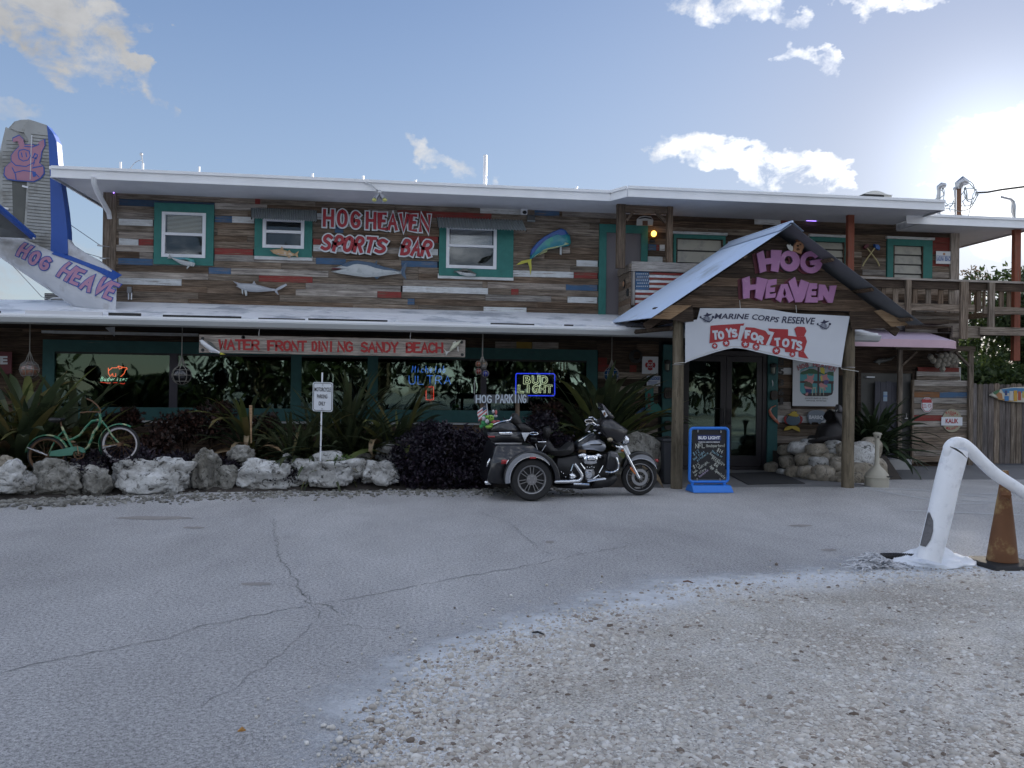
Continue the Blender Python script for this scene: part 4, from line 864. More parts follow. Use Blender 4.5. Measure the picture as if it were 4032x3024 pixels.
# hog head and hand on the sign
m_hogskin = mat('painted tan skin', (.42, .22, .12), .6, var=.1); m_cream = mat('painted cream', (.55, .55, .52), .6); m_brn = mat('painted brown', (.13, .06, .03), .6)
hh = MB().pillow(ppoly(cp(c4, [(1165, 800), (1170, 745), (1195, 705), (1240, 690), (1275, 720), (1285, 760), (1270, 780), (1255, 830), (1215, 815)]), YS), YS-.02, YS+.03, .3, .08).build('hog_head', m_hogskin, S1)
for L, mm in (([(1100, 735), (1112, 722), (1128, 738), (1140, 722), (1150, 742), (1165, 745), (1170, 775), (1160, 800), (1140, 792), (1118, 775)], m_cream), ([(1195, 690), (1210, 668), (1240, 672), (1250, 690), (1225, 700)], m_brn), ([(1205, 775), (1225, 760), (1245, 785), (1215, 792)], m_brn),
              ([(1212, 735), (1230, 730), (1232, 748), (1215, 750)], m_blk), ([(1252, 765), (1275, 755), (1280, 775), (1262, 780)], m_hogskin), ([(1240, 715), (1262, 720), (1255, 735), (1242, 730)], m_brn)):
    MB().prism(ppoly(cp(c4, L), YS-.03), YS-.03, YS-.021).build('detail', mm, S1)
# ================================================================ BANNER
YBn = 12.94
m_ban = mat('white vinyl banner', (.50, .53, .58), .5, var=.10, scale=1.6); m_bred = mat('printed red', (.30, .015, .02), .5, var=.06); m_bnav = mat('printed navy', (.012, .015, .05), .5); m_bwh = mat('printed grey white', (.47, .50, .55), .5)
top = [(173, 243), (330, 225), (331, 98), (560, 100), (800, 97), (1000, 98), (1180, 115), (1300, 140), (1450, 160), (1650, 168), (1850, 178), (2062, 188)]
bot = [(173, 722), (330, 662), (500, 605), (640, 568), (735, 552), (850, 565), (1000, 600), (1200, 642), (1400, 688), (1600, 722), (1800, 752), (1957, 775)]
Tt = [W(*bn1(*p), YBn) for p in top]; Bb = [W(*bn1(*p), YBn) for p in bot]
def byf(x, z): return YBn+.014*math.sin(x*4.1+z*1.2)+.008*math.sin(x*9.+2*z)
BN = thing('toy_drive_banner', 'sagging white vinyl banner with a red toy train hung between the log posts', 'banner', W(3000, 1400, YBn))
def interp(P_, t):
    L = [0]
    for a, b in zip(P_, P_[1:]): L.append(L[-1]+(b-a).length)
    t *= L[-1]
    for i in range(len(P_)-1):
        if t <= L[i+1]+1e-9: return P_[i].lerp(P_[i+1], (t-L[i])/(L[i+1]-L[i]))
    return P_[-1].copy()
v = []; f = []; nu, nv = 60, 14
xs = [Tt[0].x+(Tt[-1].x-Tt[0].x)*i/nu for i in range(nu+1)]
def yat(P_, x):
    for a, b in zip(P_, P_[1:]):
        if a.x <= x <= b.x and b.x-a.x > 1e-6: return a.z+(b.z-a.z)*(x-a.x)/(b.x-a.x)
    return P_[-1].z if x > P_[-1].x else P_[0].z
xk = Bb[-1].x
for i, x in enumerate(xs):
    zt_ = yat(Tt[:1]+Tt[1:], x) if x > Tt[2].x else Tt[0].z+(Tt[1].z-Tt[0].z)*(x-Tt[0].x)/(Tt[1].x-Tt[0].x)
    xb = Bb[0].x+(Bb[-1].x-Bb[0].x)*i/nu; zb0 = yat(Bb, xb)
    for j in range(nv+1):
        t = j/nv; X = x+(xb-x)*t; Z = zt_+(zb0-zt_)*t; v.append((X, byf(X, Z), Z))
for i in range(nu):
    for j in range(nv): f.append((i*(nv+1)+j, i*(nv+1)+j+1, (i+1)*(nv+1)+j+1, (i+1)*(nv+1)+j))
MB().add(v, f).build('cloth', m_ban, BN, smooth=True)
hem = MB(); hem.tube([Vector((p.x, byf(p.x, p.z)-.006, p.z+.03)) for p in [interp(Bb, k/30) for k in range(31)]], .004, 4); hem.build('hem', m_cream, BN)
lt_ = MB()
def on_banner(V): return [(x, byf(x, z)-.007, z) for x, y, z in V]
for s_, a, b, h in (('MARINE', (497, 218), (905, 222), 60), ('CORPS', (935, 222), (1240, 262), 60), ('RESERVE', (1268, 266), (1655, 283), 75)):
    text_px(lt_, s_, bn1(*a), bn1(*b), h/2.9105, YBn, bold=.018, shear=.22, yfun=lambda x, z: byf(x, z)-.007)
lt_.build('lettering', m_bnav, BN)
tr = MB()
def bp(pts, dy=.005):
    P_ = ppoly(cp(bn1, pts), YBn); n = len(P_); tr.add([(x, byf(x, z)-dy, z) for x, z in P_], [tuple(range(n))])
def strips(pts_top, pts_bot, dy):      # ribbon of quads between two pixel polylines, follows the cloth
    for i in range(len(pts_top)-1):
        bp([pts_top[i], pts_bot[i], pts_bot[i+1], pts_top[i+1]], dy)
strips([(452, 300), (560, 290), (700, 282), (845, 272)], [(440, 502), (560, 482), (660, 462), (770, 450)], .0075)
strips([(860, 315), (960, 320), (1080, 352), (1165, 400)], [(805, 470), (900, 490), (1010, 512), (1110, 525)], .0075)
strips([(1122, 328), (1230, 335), (1342, 340)], [(1165, 440), (1230, 445), (1342, 470)], .0075)
strips([(1180, 415), (1342, 412), (1440, 425), (1540, 420), (1560, 480)], [(1140, 520), (1300, 560), (1400, 600), (1500, 590), (1520, 600)], .0080)
bp([(1410, 335), (1445, 308), (1535, 315), (1555, 360), (1525, 420), (1440, 425)], .0085); bp([(1460, 590), (1520, 595), (1578, 678), (1460, 655)], .0085); bp([(1310, 560), (1420, 580), (1420, 610), (1310, 598)], .0088)
whl = [(500, 530, 33), (635, 498, 40), (855, 510, 46), (980, 540, 42), (1215, 585, 44), (1392, 625, 33)]
for x, y, q in whl: bp(arc(x, y, q, q, 0, 360, 16)[:-1], .0092)
tr.build('train_print', m_bred, BN)
tr = MB()
for x, y, q in whl:
    s_ = []
    for k in range(10):
        a = 90+36*k; rr = q*(.68 if k % 2 == 0 else .28); s_.append((x+rr*math.cos(R(a)), y-rr*math.sin(R(a))))
    bp(s_, .0105)
bp([(800, 300), (838, 300), (795, 470), (765, 462)], .011); bp([(1085, 350), (1180, 370), (1175, 400), (1125, 400)], .011); bp([(1150, 400), (1192, 370), (1128, 525), (1095, 520)], .0113)
for s_, a, b, h in (('T', (475, 450), (545, 445), 95), ('O', (535, 452), (620, 440), 88), ('Y', (630, 425), (710, 420), 98), ('S', (700, 430), (775, 415), 92), ('F', (845, 432), (915, 440), 88), ('O', (905, 452), (1010, 462), 85), ('R', (985, 480), (1070, 500), 80),
                    ('T', (1195, 525), (1262, 520), 85), ('O', (1265, 530), (1360, 540), 92), ('T', (1360, 545), (1430, 560), 100), ('S', (1425, 575), (1510, 575), 110)):
    hand_px(tr, s_, bn1(*a), bn1(*b), h/2.9105*.85, YBn, .038, y=-.012, fill=.62, yfun=byf, dn=.06)
tr.build('lettering', m_bwh, BN)
tr = MB()
for cx, cy in ((408, 210), (1750, 290)):      # eagle over a globe with an anchor
    bp(arc(cx, cy+15, 44, 38, 0, 360, 14)[:-1], .0075)
tr.build('emblem_globe', mat('printed grey', (.20, .22, .27), .5), BN)
tr = MB()
for cx, cy in ((408, 210), (1750, 290)):
    bp([(cx-40, cy-28), (cx-10, cy-38), (cx+2, cy-62), (cx+24, cy-45), (cx+72, cy-48), (cx+40, cy-28), (cx+10, cy-15), (cx-12, cy-18)], .009)
    P_ = [W(*bn1(cx-75, cy-10), YBn), W(*bn1(cx-30, cy+20), YBn), W(*bn1(cx+30, cy+48), YBn), W(*bn1(cx+60, cy+20), YBn), W(*bn1(cx+66, cy-15), YBn)]
    ribbon(tr, [(p.x, p.z) for p in P_], .014, -.0095, yfun=byf)
    for dx in (-18, 12):
        P_ = [W(*bn1(cx+dx, cy-15), YBn), W(*bn1(cx+dx*1.4, cy+15), YBn), W(*bn1(cx+dx, cy+45), YBn)]; ribbon(tr, [(p.x, p.z) for p in P_], .006, -.010-.0004*abs(dx), yfun=byf)
    bp([(cx-75, cy-18), (cx-60, cy-25), (cx-62, cy+2), (cx-78, cy+4)], .0098); bp([(cx+60, cy-25), (cx+88, cy-20), (cx+85, cy+2), (cx+62, cy+2)], .0098)
tr.build('emblem_eagle', m_bnav, BN, kind='stuff')
cord = MB(); a = W(*bn1(1957, 775), YBn); cord.tube([a, (a.x+.06, 13.05, a.z-.02), (7.56, 13.1, a.z-.06)], .005, 5); a = W(*bn1(175, 722), YBn); cord.tube([a, (a.x-.05, 13.0, a.z), (4.33, 13.05, a.z-.01)], .005, 5)
for x, y in ((800, 97), (1445, 150)): p = W(*bn1(x, y), YBn); cord.tube([p, p+Vector((0, .03, .13))], .004, 5)
cord.build('cord', m_cream, BN)
# ================================================================ BALCONY
YR = 15.2; L_ = thing('balcony', 'weathered wooden balcony with rail, slatted balusters and a flag painted box', 'balcony', (8, 15.6, 2.9))
def wr(c, x0, y0, x1, y1, Y, t, name, m_, **k):
    a, b = W(*c(x0, y1), Y), W(*c(x1, y0), Y); return bx(name, (a.x, Y, a.z), (b.x, Y+t, b.z), m_, L_, **k)
zc = 3.87
bx('deck', (8.4, YR+.05, 3.0), (10.7, YW, 3.05), m_dark, L_); bx('deck', (10.7, YR+.06, 2.86), (12.4, YW, 2.93), m_dark, L_); bx('deck', (BX1, YW+.01, 2.86), (12.4, 20, 2.93), m_dark, L_)
bx('rail_cap', (7.3, YR-.03, zc-.03), (12.35, YR+.11, zc+.01), m_light, L_)
bx('rail_board', (7.3, YR+.02, zc-.19), (12.3, YR+.06, zc-.03), m_dark, L_)
bx('low_rail', (9.0, YR, 3.25), (11.22, YR+.05, 3.39), m_grey, L_); bx('low_rail', (11.42, YR, 3.22), (12.3, YR+.05, 3.36), m_grey, L_)
for x0, x1 in ((440, 480), (555, 605), (750, 800), (885, 935), (1010, 1060), (1115, 1172), (1300, 1338), (1398, 1442), (1510, 1572), (1620, 1665), (1700, 1740)):
    a, b = W(*c5(x0, 1150), YR+.06), W(*c5(x1, 1150), YR+.06); bx('baluster', (a.x, YR+.06, 3.26), (b.x, YR+.085, 3.72), m_greyv if x0 % 2 else m_brownv, L_)
for x0, x1, zz in ((685, 738, 2.95), (1235, 1310, 2.7), (1520, 1578, 2.9)):
    a, b = W(*c5(x0, 1150), YR-.04), W(*c5(x1, 1150), YR-.04); bx('rail_post', (a.x, YR-.045, zz), (b.x, YR+.02-.001, zc-.031), m_greyv, L_, bevel=.006)
bx('deck_beam', (10.75, YR-.0, 2.73), (11.35, YR+.05, 2.96), m_grey, L_); bx('deck_beam', (11.3, YR-.06, 2.79), (12.45, YR-.005, 2.95), m_grey, L_)
for i in range(6): bx('siding_board', (10.0, YR+.4, 2.84+i*.07), (11.25, YR+.42, 2.905+i*.07), m_grey if i % 2 else m_light, L_)
# side rail going back on the right end
bx('rail_cap', (12.2, YR+.11, zc-.03), (12.34, 19, zc), m_light, L_); bx('low_rail', (12.25, YR+.1, 3.25), (12.3, 19, 3.37), m_grey, L_)
for i in range(14): bx('baluster', (12.31, YR+.35+i*.27, 3.26), (12.335, YR+.43+i*.27, 3.83), m_greyv, L_)
# back rail seen through the right opening
bx('rail_cap', (BX1, 19.0, zc-.03), (12.3, 19.1, zc), m_light, L_); bx('low_rail', (BX1, 19.02, 3.3), (12.3, 19.06, 3.42), m_grey, L_)
def post(pxa, pxb, Y, z0, z1, m_, d=.1, name='porch_post', y=900, c=lambda x, y: (x, y)):
    a, b = W(*c(pxa, y), Y), W(*c(pxb, y), Y); return bx(name, (a.x, Y, z0), (b.x, Y+d, z1), m_, L_, bevel=.008)
post(2430, 2464, 15.25, 3.9, SOF-.02, m_brownv); post(2628, 2650, 15.28, 3.9, SOF-.02, m_brownv)
post(3340, 3365, 15.35, 3.9, SOF-.02, m_redv); post(3997, 4022, 15.45, 2.3, 5.0, m_redv)
a, b = W(2464, 812, 15.28), W(2628, 815, 15.28); bx('header', (a.x+.002, 15.28, 4.97), (b.x-.002, 15.34, 5.10), m_brown, L_)
for (p, q) in (((1470, 595), (1535, 515)), ((1730, 515), (1815, 610))): MB().beam(W(*cC(*p), 15.26), W(*cC(*q), 15.26), .05, .08, up=(0, 1, 0)).build('knee_brace', m_brown, L_)
# flag box
fx0 = W(*cC(1520, 1000), YR).x; z_t = W(*cC(1560, 968), YR).z; 
wr(cC, 1520, 975, 2300, 1030, YR-.04, .05, 'rail_board', m_light)
stp = [1040+i*22.5 for i in range(13)]
for i, y in enumerate(stp):
    a, b = W(*cC(1552, y+21.), YR), W(*cC(2300, y), YR); bx('flag_plank', (a.x+(0 if i > 6 else (W(*cC(1674, y), YR).x-a.x)), YR, a.z), (b.x, YR+.03, a.z+.046), m_red if i % 2 == 0 else m_white, L_)
for k in range(3):
    a, b = W(*cC(1552, 1040+(k+1)*52.4), YR), W(*cC(1672, 1040+k*52.4), YR); bx('flag_plank', (a.x, YR-.002, a.z+.003), (b.x, YR+.03, b.z), m_blue, L_)
st_ = MB()
for i in range(5):
    for j in range(6):
        p = W(*cC(1566+j*18+(9 if i % 2 else 0), 1058+i*27), YR-.004)
        if p.x < W(*cC(1668, 1100), YR).x: st_.add([(p.x+.012*math.cos(R(a)), YR-.005, p.z+.012*math.sin(R(a))) for a in range(0, 360, 72)], [(4, 3, 2, 1, 0)])
st_.build('star', m_white, L_)
wr(cC, 1522, 1030, 1550, 1330, YR-.01, .04, 'corner_trim', m_lightv)
bx('box_frame', (fx0+.03, YR+.031, 2.95), (8.3, YR+.06, z_t-.01), m_dark, L_)
# left side of the box, running back to the wall
nrow = 9; zz0, zz1 = 2.93, z_t-.14
for i in range(nrow):
    h = (zz1-zz0)/nrow; bx('plank', (fx0-.025, YR+.03, zz0+h*i+.002), (fx0, YW-.04, zz0+h*(i+1)-.002), m_grey if i % 3 else m_brown, L_)
bx('rail_board', (fx0-.05, YR-.03, z_t-.14), (fx0+.0-.002, YW-.04, z_t-.01), m_grey, L_)
for (y, x, rr) in ((15.62, 1418, .085), (15.35, 1455, .075)):
    zz = W(*cC(x, 1145 if x < 1430 else 1220), y).z
    t = thing('round_plaque' , 'small round plaque with a pale rim on the side of the flag box' if x < 1430 else 'plain dark round plaque lower on the side of the flag box', 'plaque', (fx0-.03, y, zz))
    MB().lathe([(rr, 0), (rr, .015)], (fx0-.042, y, zz), 18, 'X').build('rim', m_blk, t)
    if x < 1430: MB().lathe([(rr*.65, 0), (rr*.65, .004)], (fx0-.047, y, zz), 16, 'X').build('face', m_hogskin, t)
# porch wall lamp (lit), number house box
wlm = thing('wall_lamp', 'lit caged bulkhead lamp glowing yellow beside the upstairs door', 'lamp', W(*cC(1710, 770), YW-.05))
c_ = W(*cC(1713, 708), YW-.10); MB().ball(c_, (.055, .055, .06), 12, 8).build('bulb', mat('lit amber bulb', (1, .5, .15), .4, var=0, emit=(1., .46, .08), es=1.1), wlm, smooth=True)
cg = MB(); 
for k in range(4): cg.tube([c_+Vector((.07*math.cos(a)*math.cos(k*math.pi/4), .07*math.cos(a)*math.sin(k*math.pi/4), .085*math.sin(a))) for a in np.linspace(-1.57, 1.57, 9)], .004, 4)
cg.lathe([(.065, -.10), (.05, -.085)], c_, 12); cg.build('cage', m_blk, wlm); bx('base', (c_.x-.05, YW-.03, c_.z-.16), (c_.x+.05, YW, c_.z-.08), m_blk, wlm)
bh = thing('number_board', 'small pale arched house shaped board hanging under the porch roof', 'board', W(*cC(1635, 635), 15.9))
MB().prism(ppoly(cp(cC, [(1565, 635), (1568, 580), (1590, 560), (1630, 552), (1690, 560), (1708, 590), (1704, 635)]), 15.9), 15.9, 15.93).build('board', m_cream, bh)
MB().prism(ppoly(cp(cC, [(1575, 580), (1600, 566), (1640, 560), (1690, 568), (1700, 585), (1640, 572), (1600, 578)]), 15.895), 15.893, 15.899).build('roof_line', m_blk, bh); MB().prism(ppoly(cp(cC, [(1615, 635), (1615, 595), (1660, 595), (1660, 635)]), 15.895), 15.893, 15.899).build('opening', m_brn, bh)
# security lights
sl2 = thing('flood_light', 'twin yellow lensed floodlights on a conduit under the long upper eave', 'floodlight', W(*cB(1315, 420), 14.9))
b0 = W(*cB(1315, 350), 14.92); MB().ball(b0, .05, 10, 7).build('mount', steel, sl2, smooth=True)
for s in (-1, 1):
    e = W(*cB(1315+s*42, 412), 14.8); ax = (e-b0).normalized(); h_ = MB().tube([b0+ax*.03, b0+ax*.06, e-ax*.0, e+ax*.01], [.02, .03, .055, .06], 10).build('lamp_head', steel, sl2, smooth=True)
    MB().ball(e+ax*.012, (.045, .045, .03), 10, 6).build('lens', mat('yellow lens', (.50, .50, .16), .3), h_, smooth=True)
MB().tube([W(*cB(1190, 262), 14.92), W(*cB(1235, 275), 14.9), W(*cB(1290, 325), 14.88), b0], .012, 6).build('conduit', steel, sl2)
sc_ = thing('security_camera', 'white dome camera on the wall beside the blue leaping fish', 'camera', W(*cC(585, 535), YW-.05))
a, b = W(*cC(555, 540), YW-.08), W(*cC(612, 490), YW-.08); bx('housing', (a.x, YW-.09, a.z), (b.x, YW-.01, b.z), m_winw, sc_, bevel=.012); MB().ball(W(*cC(588, 522), YW-.09), (.045, .03, .035), 10, 6).build('dome', m_blk, sc_, smooth=True)
a, b = W(*cC(612, 590), YW-.08), W(*cC(680, 545), YW-.08); bb = thing('utility_box', 'small dark grey box on the wall right of the dome camera', 'box', (a.x, YW, a.z)); bx('box', (a.x, YW-.08, a.z), (b.x, YW-.01, b.z), mat('dark grey metal', (.07, .075, .08), .5), bb)
bx('tray', (a.x, YW-.1, a.z-.02), (b.x, YW-.01, a.z-.002), m_tin, bb)
# ================================================================ ROOF FITTINGS
for i, (x, y0, y1, r_) in enumerate([(260, 350, 372, .022), (430, 360, 378, .018), (675, 375, 390, .020), (784, 380, 396, .020), (897, 389, 403, .022), (1047, 335, 412, .035), (1245, 404, 424, .022)]):
    p = W(x*D, y1*D, 15.4); q = W(x*D, y0*D, 15.4); o = MB().tube([(p.x, 15.4, 5.2), (p.x, 15.4, q.z)], r_, 8).build('roof_pipe', m_trim, None, smooth=True)
    props(o, ['short white roof pipe nearest the plane tail', 'thin white roof pipe, second from the plane tail', 'short white roof pipe left of the wall letters', 'short white roof pipe beside the floodlight conduit', 'short white roof pipe above the right end of the wall letters', 'tall white vent pipe standing highest above the roof edge', 'short white roof pipe just left of the roof jog'][i], 'pipe')
an = thing('antenna', 'bent whip antenna on a white pipe near the left roof end', 'antenna', (W(563, 670, 15.4).x, 15.4, 5.25))
p = W(*cA(1098, 530), 15.4); MB().tube([(p.x, 15.4, 5.2), W(*cA(1098, 475), 15.4)], .02, 8).build('pipe', m_trim, an)
MB().tube([W(*cA(*q), 15.4) for q in ((1098, 478), (1092, 440), (1088, 400))], .012, 6).build('mast', steel, an); MB().ball(W(*cA(1086, 405), 15.4), .03, 8, 5).build('head', steel, an)
MB().tube([W(*cA(*q), 15.4) for q in ((1085, 452), (1060, 455), (1030, 475), (1005, 510), (985, 530))], .007, 5).build('cable', steel, an)
jj = W(1160, 702, 15.2); bx('roof_box', (jj.x, 15.2, 5.25), (jj.x+.15, 15.35, 5.34), m_trim, None, label='low white box lying on the roof edge left of the red letters', cat='box')
ac = thing('air_conditioner', 'domed rooftop air conditioner with a dark grille and cream side', 'air conditioner', W(3450, 800, 15.6))
A0, A1 = W(*c5(253, 240), 15.6), W(*c5(545, 240), 15.6); tz = W(*c5(300, 165), 15.6).z; am = W(*c5(462, 240), 15.6).x
bx('grille', (A0.x, 15.6, 5.25), (am, 16.2, tz), m_blk, ac); bx('side', (am, 15.62, 5.25), (A1.x, 16.2, tz), m_cream, ac)
MB().prism([(A0.x, tz)]+[(A0.x+(A1.x-A0.x)*k/8, tz+.07*math.sin(math.pi*min(1, k/6.5))+.005) for k in range(9)]+[(A1.x, tz)], 15.58, 16.22).build('lid', m_cream, ac)
for i in range(5): z = 5.3+i*(tz-5.3)/5; bx('slat', (A0.x+.01, 15.585, z), (am-.01, 15.6, z+.012), m_dark, ac)
mast = thing('service_mast', 'roof service masts with looped black supply cables at the right roof end', 'utility mast', W(3740, 830, 15.9))
for (x, y0, y1, r_, hd) in ((1013, 340, 120, .035, 1), (1175, 350, 110, .02, 2), (1215, 350, 100, .045, 3)):
    a, b = W(*c5(x, y0), 15.9), W(*c5(x, y1), 15.9); a.z -= .15
    MB().tube([a, b], r_, 8).build('mast_pipe', m_brn if hd == 3 else steel, mast)
    if hd == 3: MB().tube([b+Vector((0, 0, -.03)), b+Vector((0, 0, .08)), b+Vector((.07, -.02, .14)), b+Vector((.17, -.04, .10))], [.06, .085, .10, .05], 10).build('weatherhead', steel, mast, smooth=True)
    elif hd == 1: MB().tube([b, b+Vector((0, 0, .05)), b+Vector((.05, -.02, .09)), b+Vector((.12, -.03, .08))], [.04, .05, .06, .05], 10).build('weatherhead', steel, mast, smooth=True)
    else: MB().ball(b, .04, 8, 6).build('cap', steel, mast)
cb_ = MB(); rg = random.Random(12)
for (s, e, sag) in (((1250, 90), (1400, 150), -60), ((1260, 80), (1390, 180), -90), ((1270, 100), (1350, 200), 60), ((1265, 95), (1300, 230), 40), ((1240, 230), (1400, 150), 90), ((1230, 270), (1405, 155), 60), ((1230, 330), (1420, 165), 50), ((1060, 100), (1040, 200), 20), ((1050, 100), (980, 230), -10), ((1040, 220), (1170, 230), 60), ((1030, 320), (1180, 260), -20), ((1000, 170), (965, 270), 5), ((1050, 100), (1090, 270), 30), ((1270, 90), (1330, 240), 50), ((1280, 100), (1260, 240), 30), ((1030, 310), (1230, 340), -10), ((1220, 180), (1380, 120), -40), ((1120, 340), (1140, 250), 10), ((1230, 340), (1370, 150), 130)):
    P_ = [W(*c5(s[0]+(e[0]-s[0])*t+12*math.sin(t*7+s[0]), s[1]+(e[1]-s[1])*t+sag*4*t*(1-t)), 15.9+.1*math.sin(s[0])*t) for t in [k/9 for k in range(10)]]; cb_.tube(P_, rg.choice([.007, .009]), 5)
cb_.build('cable', m_tin, mast)
MB().tube([W(*c5(x, y), Y) for x, y, Y in ((1390, 150, 15.9), (1500, 145, 15.95), (1650, 118, 16.), (1868, 90, 16.1), (2100, 60, 16.3), (4000, -250, 19))], .02, 6).build('supply_cable', m_blk, mast)
gn = thing('gooseneck_pipe', 'grey gooseneck vent pipe standing on the far right roof corner', 'pipe', W(3992, 850, 15.7))
MB().tube([W(*c5(*q), 15.7) for q in ((1770, 420), (1768, 380), (1762, 340), (1765, 290), (1760, 240), (1735, 215), (1690, 205), (1640, 192))], [.03, .03, .045, .045, .035, .025, .025, .025], 8).build('pipe', steel, gn, smooth=True)
# ================================================================ AIRPLANE TAIL
m_alu = mat('weathered bare aluminium', (.30, .31, .31), .5, metal=.35, var=.25, scale=4, col2=(.20, .20, .19), c2=0, c2s=2.5); m_alud = mat('dark dirty aluminium', (.10, .105, .10), .6, metal=.2, var=.3, scale=4)
m_bp = mat('bright blue paint', (.018, .075, .33), .5, var=.10, scale=5); m_fus = mat('chalky painted aluminium', (.50, .52, .56), .42, var=.12, scale=2.5, col2=(.36, .36, .37), c2=-.3, c2s=2)
Tl = thing('airplane_tail', 'old airplane tail with blue edged fin rising beside the bar', 'airplane tail', W(460, 1240, 15.5))
YT = 15.5; AXI = [((-260, 930), .17), ((-100, 1020), .20), ((100, 1130), .255), ((300, 1240), .30), ((500, 1350), .345), ((700, 1455), .40), ((860, 1530), .44), ((1060, 1625), .47)]
AXW = [(W(*cA(*p), YT), r_) for p, r_ in AXI]
fu = MB().tube([p for p, _ in AXW], [r_ for _, r_ in AXW], 28); xc = W(*cA(893, 1400), YT-.4).x
fu.v = [(min(v[0], xc*v[1]/(YT-.4)+.03*(v[2]-2.9)), v[1], v[2]) for v in fu.v]; fu.build('fuselage', m_fus, Tl, smooth=True)
def fyf(x, z):
    best = None
    for (a, ra), (b, rb) in zip(AXW, AXW[1:]):
        d = b-a; t = max(0, min(1, ((x-a.x)*d.x+(z-a.z)*d.z)/(d.x*d.x+d.z*d.z))); q = a+d*t; dd_ = math.hypot(x-q.x, z-q.z)
        if best is None or dd_ < best[0]: best = (dd_, ra+(rb-ra)*t)
    return YT-math.sqrt(max(best[1]**2-best[0]**2, .0004))
def tp(pts, y0, y1, name, m_, Y=YT, sm=False): return MB().prism(ppoly(cp(cA, pts), Y), y0, y1).build(name, m_, Tl)
tp([(205, 255), (240, 150), (290, 165), (380, 195), (392, 330), (402, 600), (412, 850), (412, 1200), (350, 1180), (240, 1120), (200, 1050), (210, 900), (228, 620), (238, 300)], YT-.10, YT+.10, 'fin', m_alu)
tp([(85, 215), (130, 165), (180, 152), (245, 150), (205, 250), (150, 240)], YT-.09, YT+.09, 'fin_cap', m_alu); tp([(58, 204), (98, 222), (205, 258), (235, 300), (225, 620), (198, 980), (120, 1000), (-10, 940), (-30, 700), (0, 460), (30, 320)], YT-.07, YT+.07, 'rudder', m_alu)
tp([(108, 600), (222, 620), (196, 985), (118, 985)], YT-.078, YT-.071, 'trim_tab', m_alud)
tp([(380, 195), (430, 260), (455, 320), (470, 500), (495, 680), (520, 850), (535, 1000), (540, 1180), (408, 1165), (413, 1000), (405, 600), (393, 330)], YT-.108, YT+.108, 'leading_edge', m_bp)
tp([(535, 1060), (560, 1100), (650, 1160), (760, 1220), (870, 1300), (870, 1380), (540, 1220)], YT-.09, YT+.09, 'dorsal_fairing', m_fus)
st2 = MB(); P_ = [(470, 1165), (560, 1195), (680, 1240), (800, 1292), (905, 1348)]
q = [W(*cA(*p), YT) for p in P_]; ribbon(st2, [(p.x, p.z) for p in q], .14, -.012, yfun=fyf, dn=.08); st2.build('blue_stripe', m_bp, Tl)
rb = MB()
for i in range(36):
    y = 250+i*25; x0 = 240-(y-250)*.05 if y < 960 else 210; a, b = W(*cA(x0, y), YT-.104), W(*cA(398 if y < 700 else 408, y+18), YT-.104)
    rb.beam(a, b, .006, .010)
for i in range(24): y = 300+i*28; a, b = W(*cA(20 if y > 380 else 50, y), YT-.072), W(*cA(225, y+6), YT-.072); rb.beam(a, b, .005, .008)
rb.build('skin_seam', m_alud, Tl)
MB().tube([W(*cA(*q), YT-.11) for q in ((245, 258), (240, 400), (234, 600))], .010, 5).build('hinge_line', m_fus, Tl)
for x, y in ((215, 378), (195, 655), (45, 820)): MB().beam(W(*cA(x-22, y-6), YT-.1), W(*cA(x+22, y+6), YT-.1), .03, .03).build('hinge', m_winw, Tl)
hs = [W(*cA(252, 1052), 15.2), W(*cA(-150, 715), 13.6), W(*cA(-420, 830), 13.6), W(*cA(-60, 1040), 15.2)]
vv = [p+Vector((0, 0, .0)) for p in hs]+[p+Vector((0, 0, .07)) for p in hs]; MB().add(vv, [(0, 1, 2, 3), (7, 6, 5, 4), (0, 4, 5, 1), (1, 5, 6, 2), (2, 6, 7, 3), (3, 7, 4, 0)]).build('tailplane', m_alud, Tl)
a, b = hs[0], hs[1]; MB().tube([a+Vector((.0, 0, .03)), b+Vector((0, 0, .035))], .055, 8).build('tailplane_edge', m_bp, Tl, smooth=True)
# painted sitting pig
m_pigp = mat('chalky pink paint', (.34, .17, .24), .65, var=.12); YP = YT-.112
def tpp(pts, y, m_, name): MB().prism(ppoly(cp(cA, pts), YP), y, y+.003).build(name, m_, Tl)
pigo = [(100, 285), (150, 262), (178, 290), (190, 335), (240, 330), (280, 345), (300, 310), (338, 292), (342, 340), (318, 385), (312, 430), (300, 470), (332, 500), (336, 550), (310, 585), (260, 612), (200, 608), (120, 602), (60, 592), (35, 560), (42, 505), (90, 460), (88, 415), (110, 385), (150, 345), (135, 305), (100, 312)]
cx_ = 190; cy_ = 450
tpp([(cx_+(x-cx_)*1.06, cy_+(y-cy_)*1.05) for x, y in pigo], YP-.000, m_bp, 'pig_outline'); tpp(pigo, YP-.004, m_pigp, 'pig_painting')
pl = MB(); 
for S in ([(140, 400), (150, 375), (185, 368), (225, 380), (235, 420), (215, 450), (180, 458), (148, 440), (140, 400)], [(90, 460), (120, 490), (200, 500), (260, 470), (275, 430)], [(95, 510), (120, 560), (125, 600)], [(120, 545), (180, 530), (260, 540), (300, 580)], [(250, 430), (280, 440), (290, 410), (270, 400), (255, 430)], [(165, 395), (172, 425)], [(200, 395), (205, 425)], [(190, 345), (250, 350), (300, 330)], [(265, 470), (250, 510), (330, 495)]):
    q = [W(*cA(*p), YP) for p in S]; ribbon(pl, [(p.x, p.z) for p in q], .017, YP-.0055)
pl.build('pig_lines', m_bp, Tl); tpp([(248, 545), (275, 540), (278, 575), (255, 580)], YP-.008, m_bp, 'pig_patch')
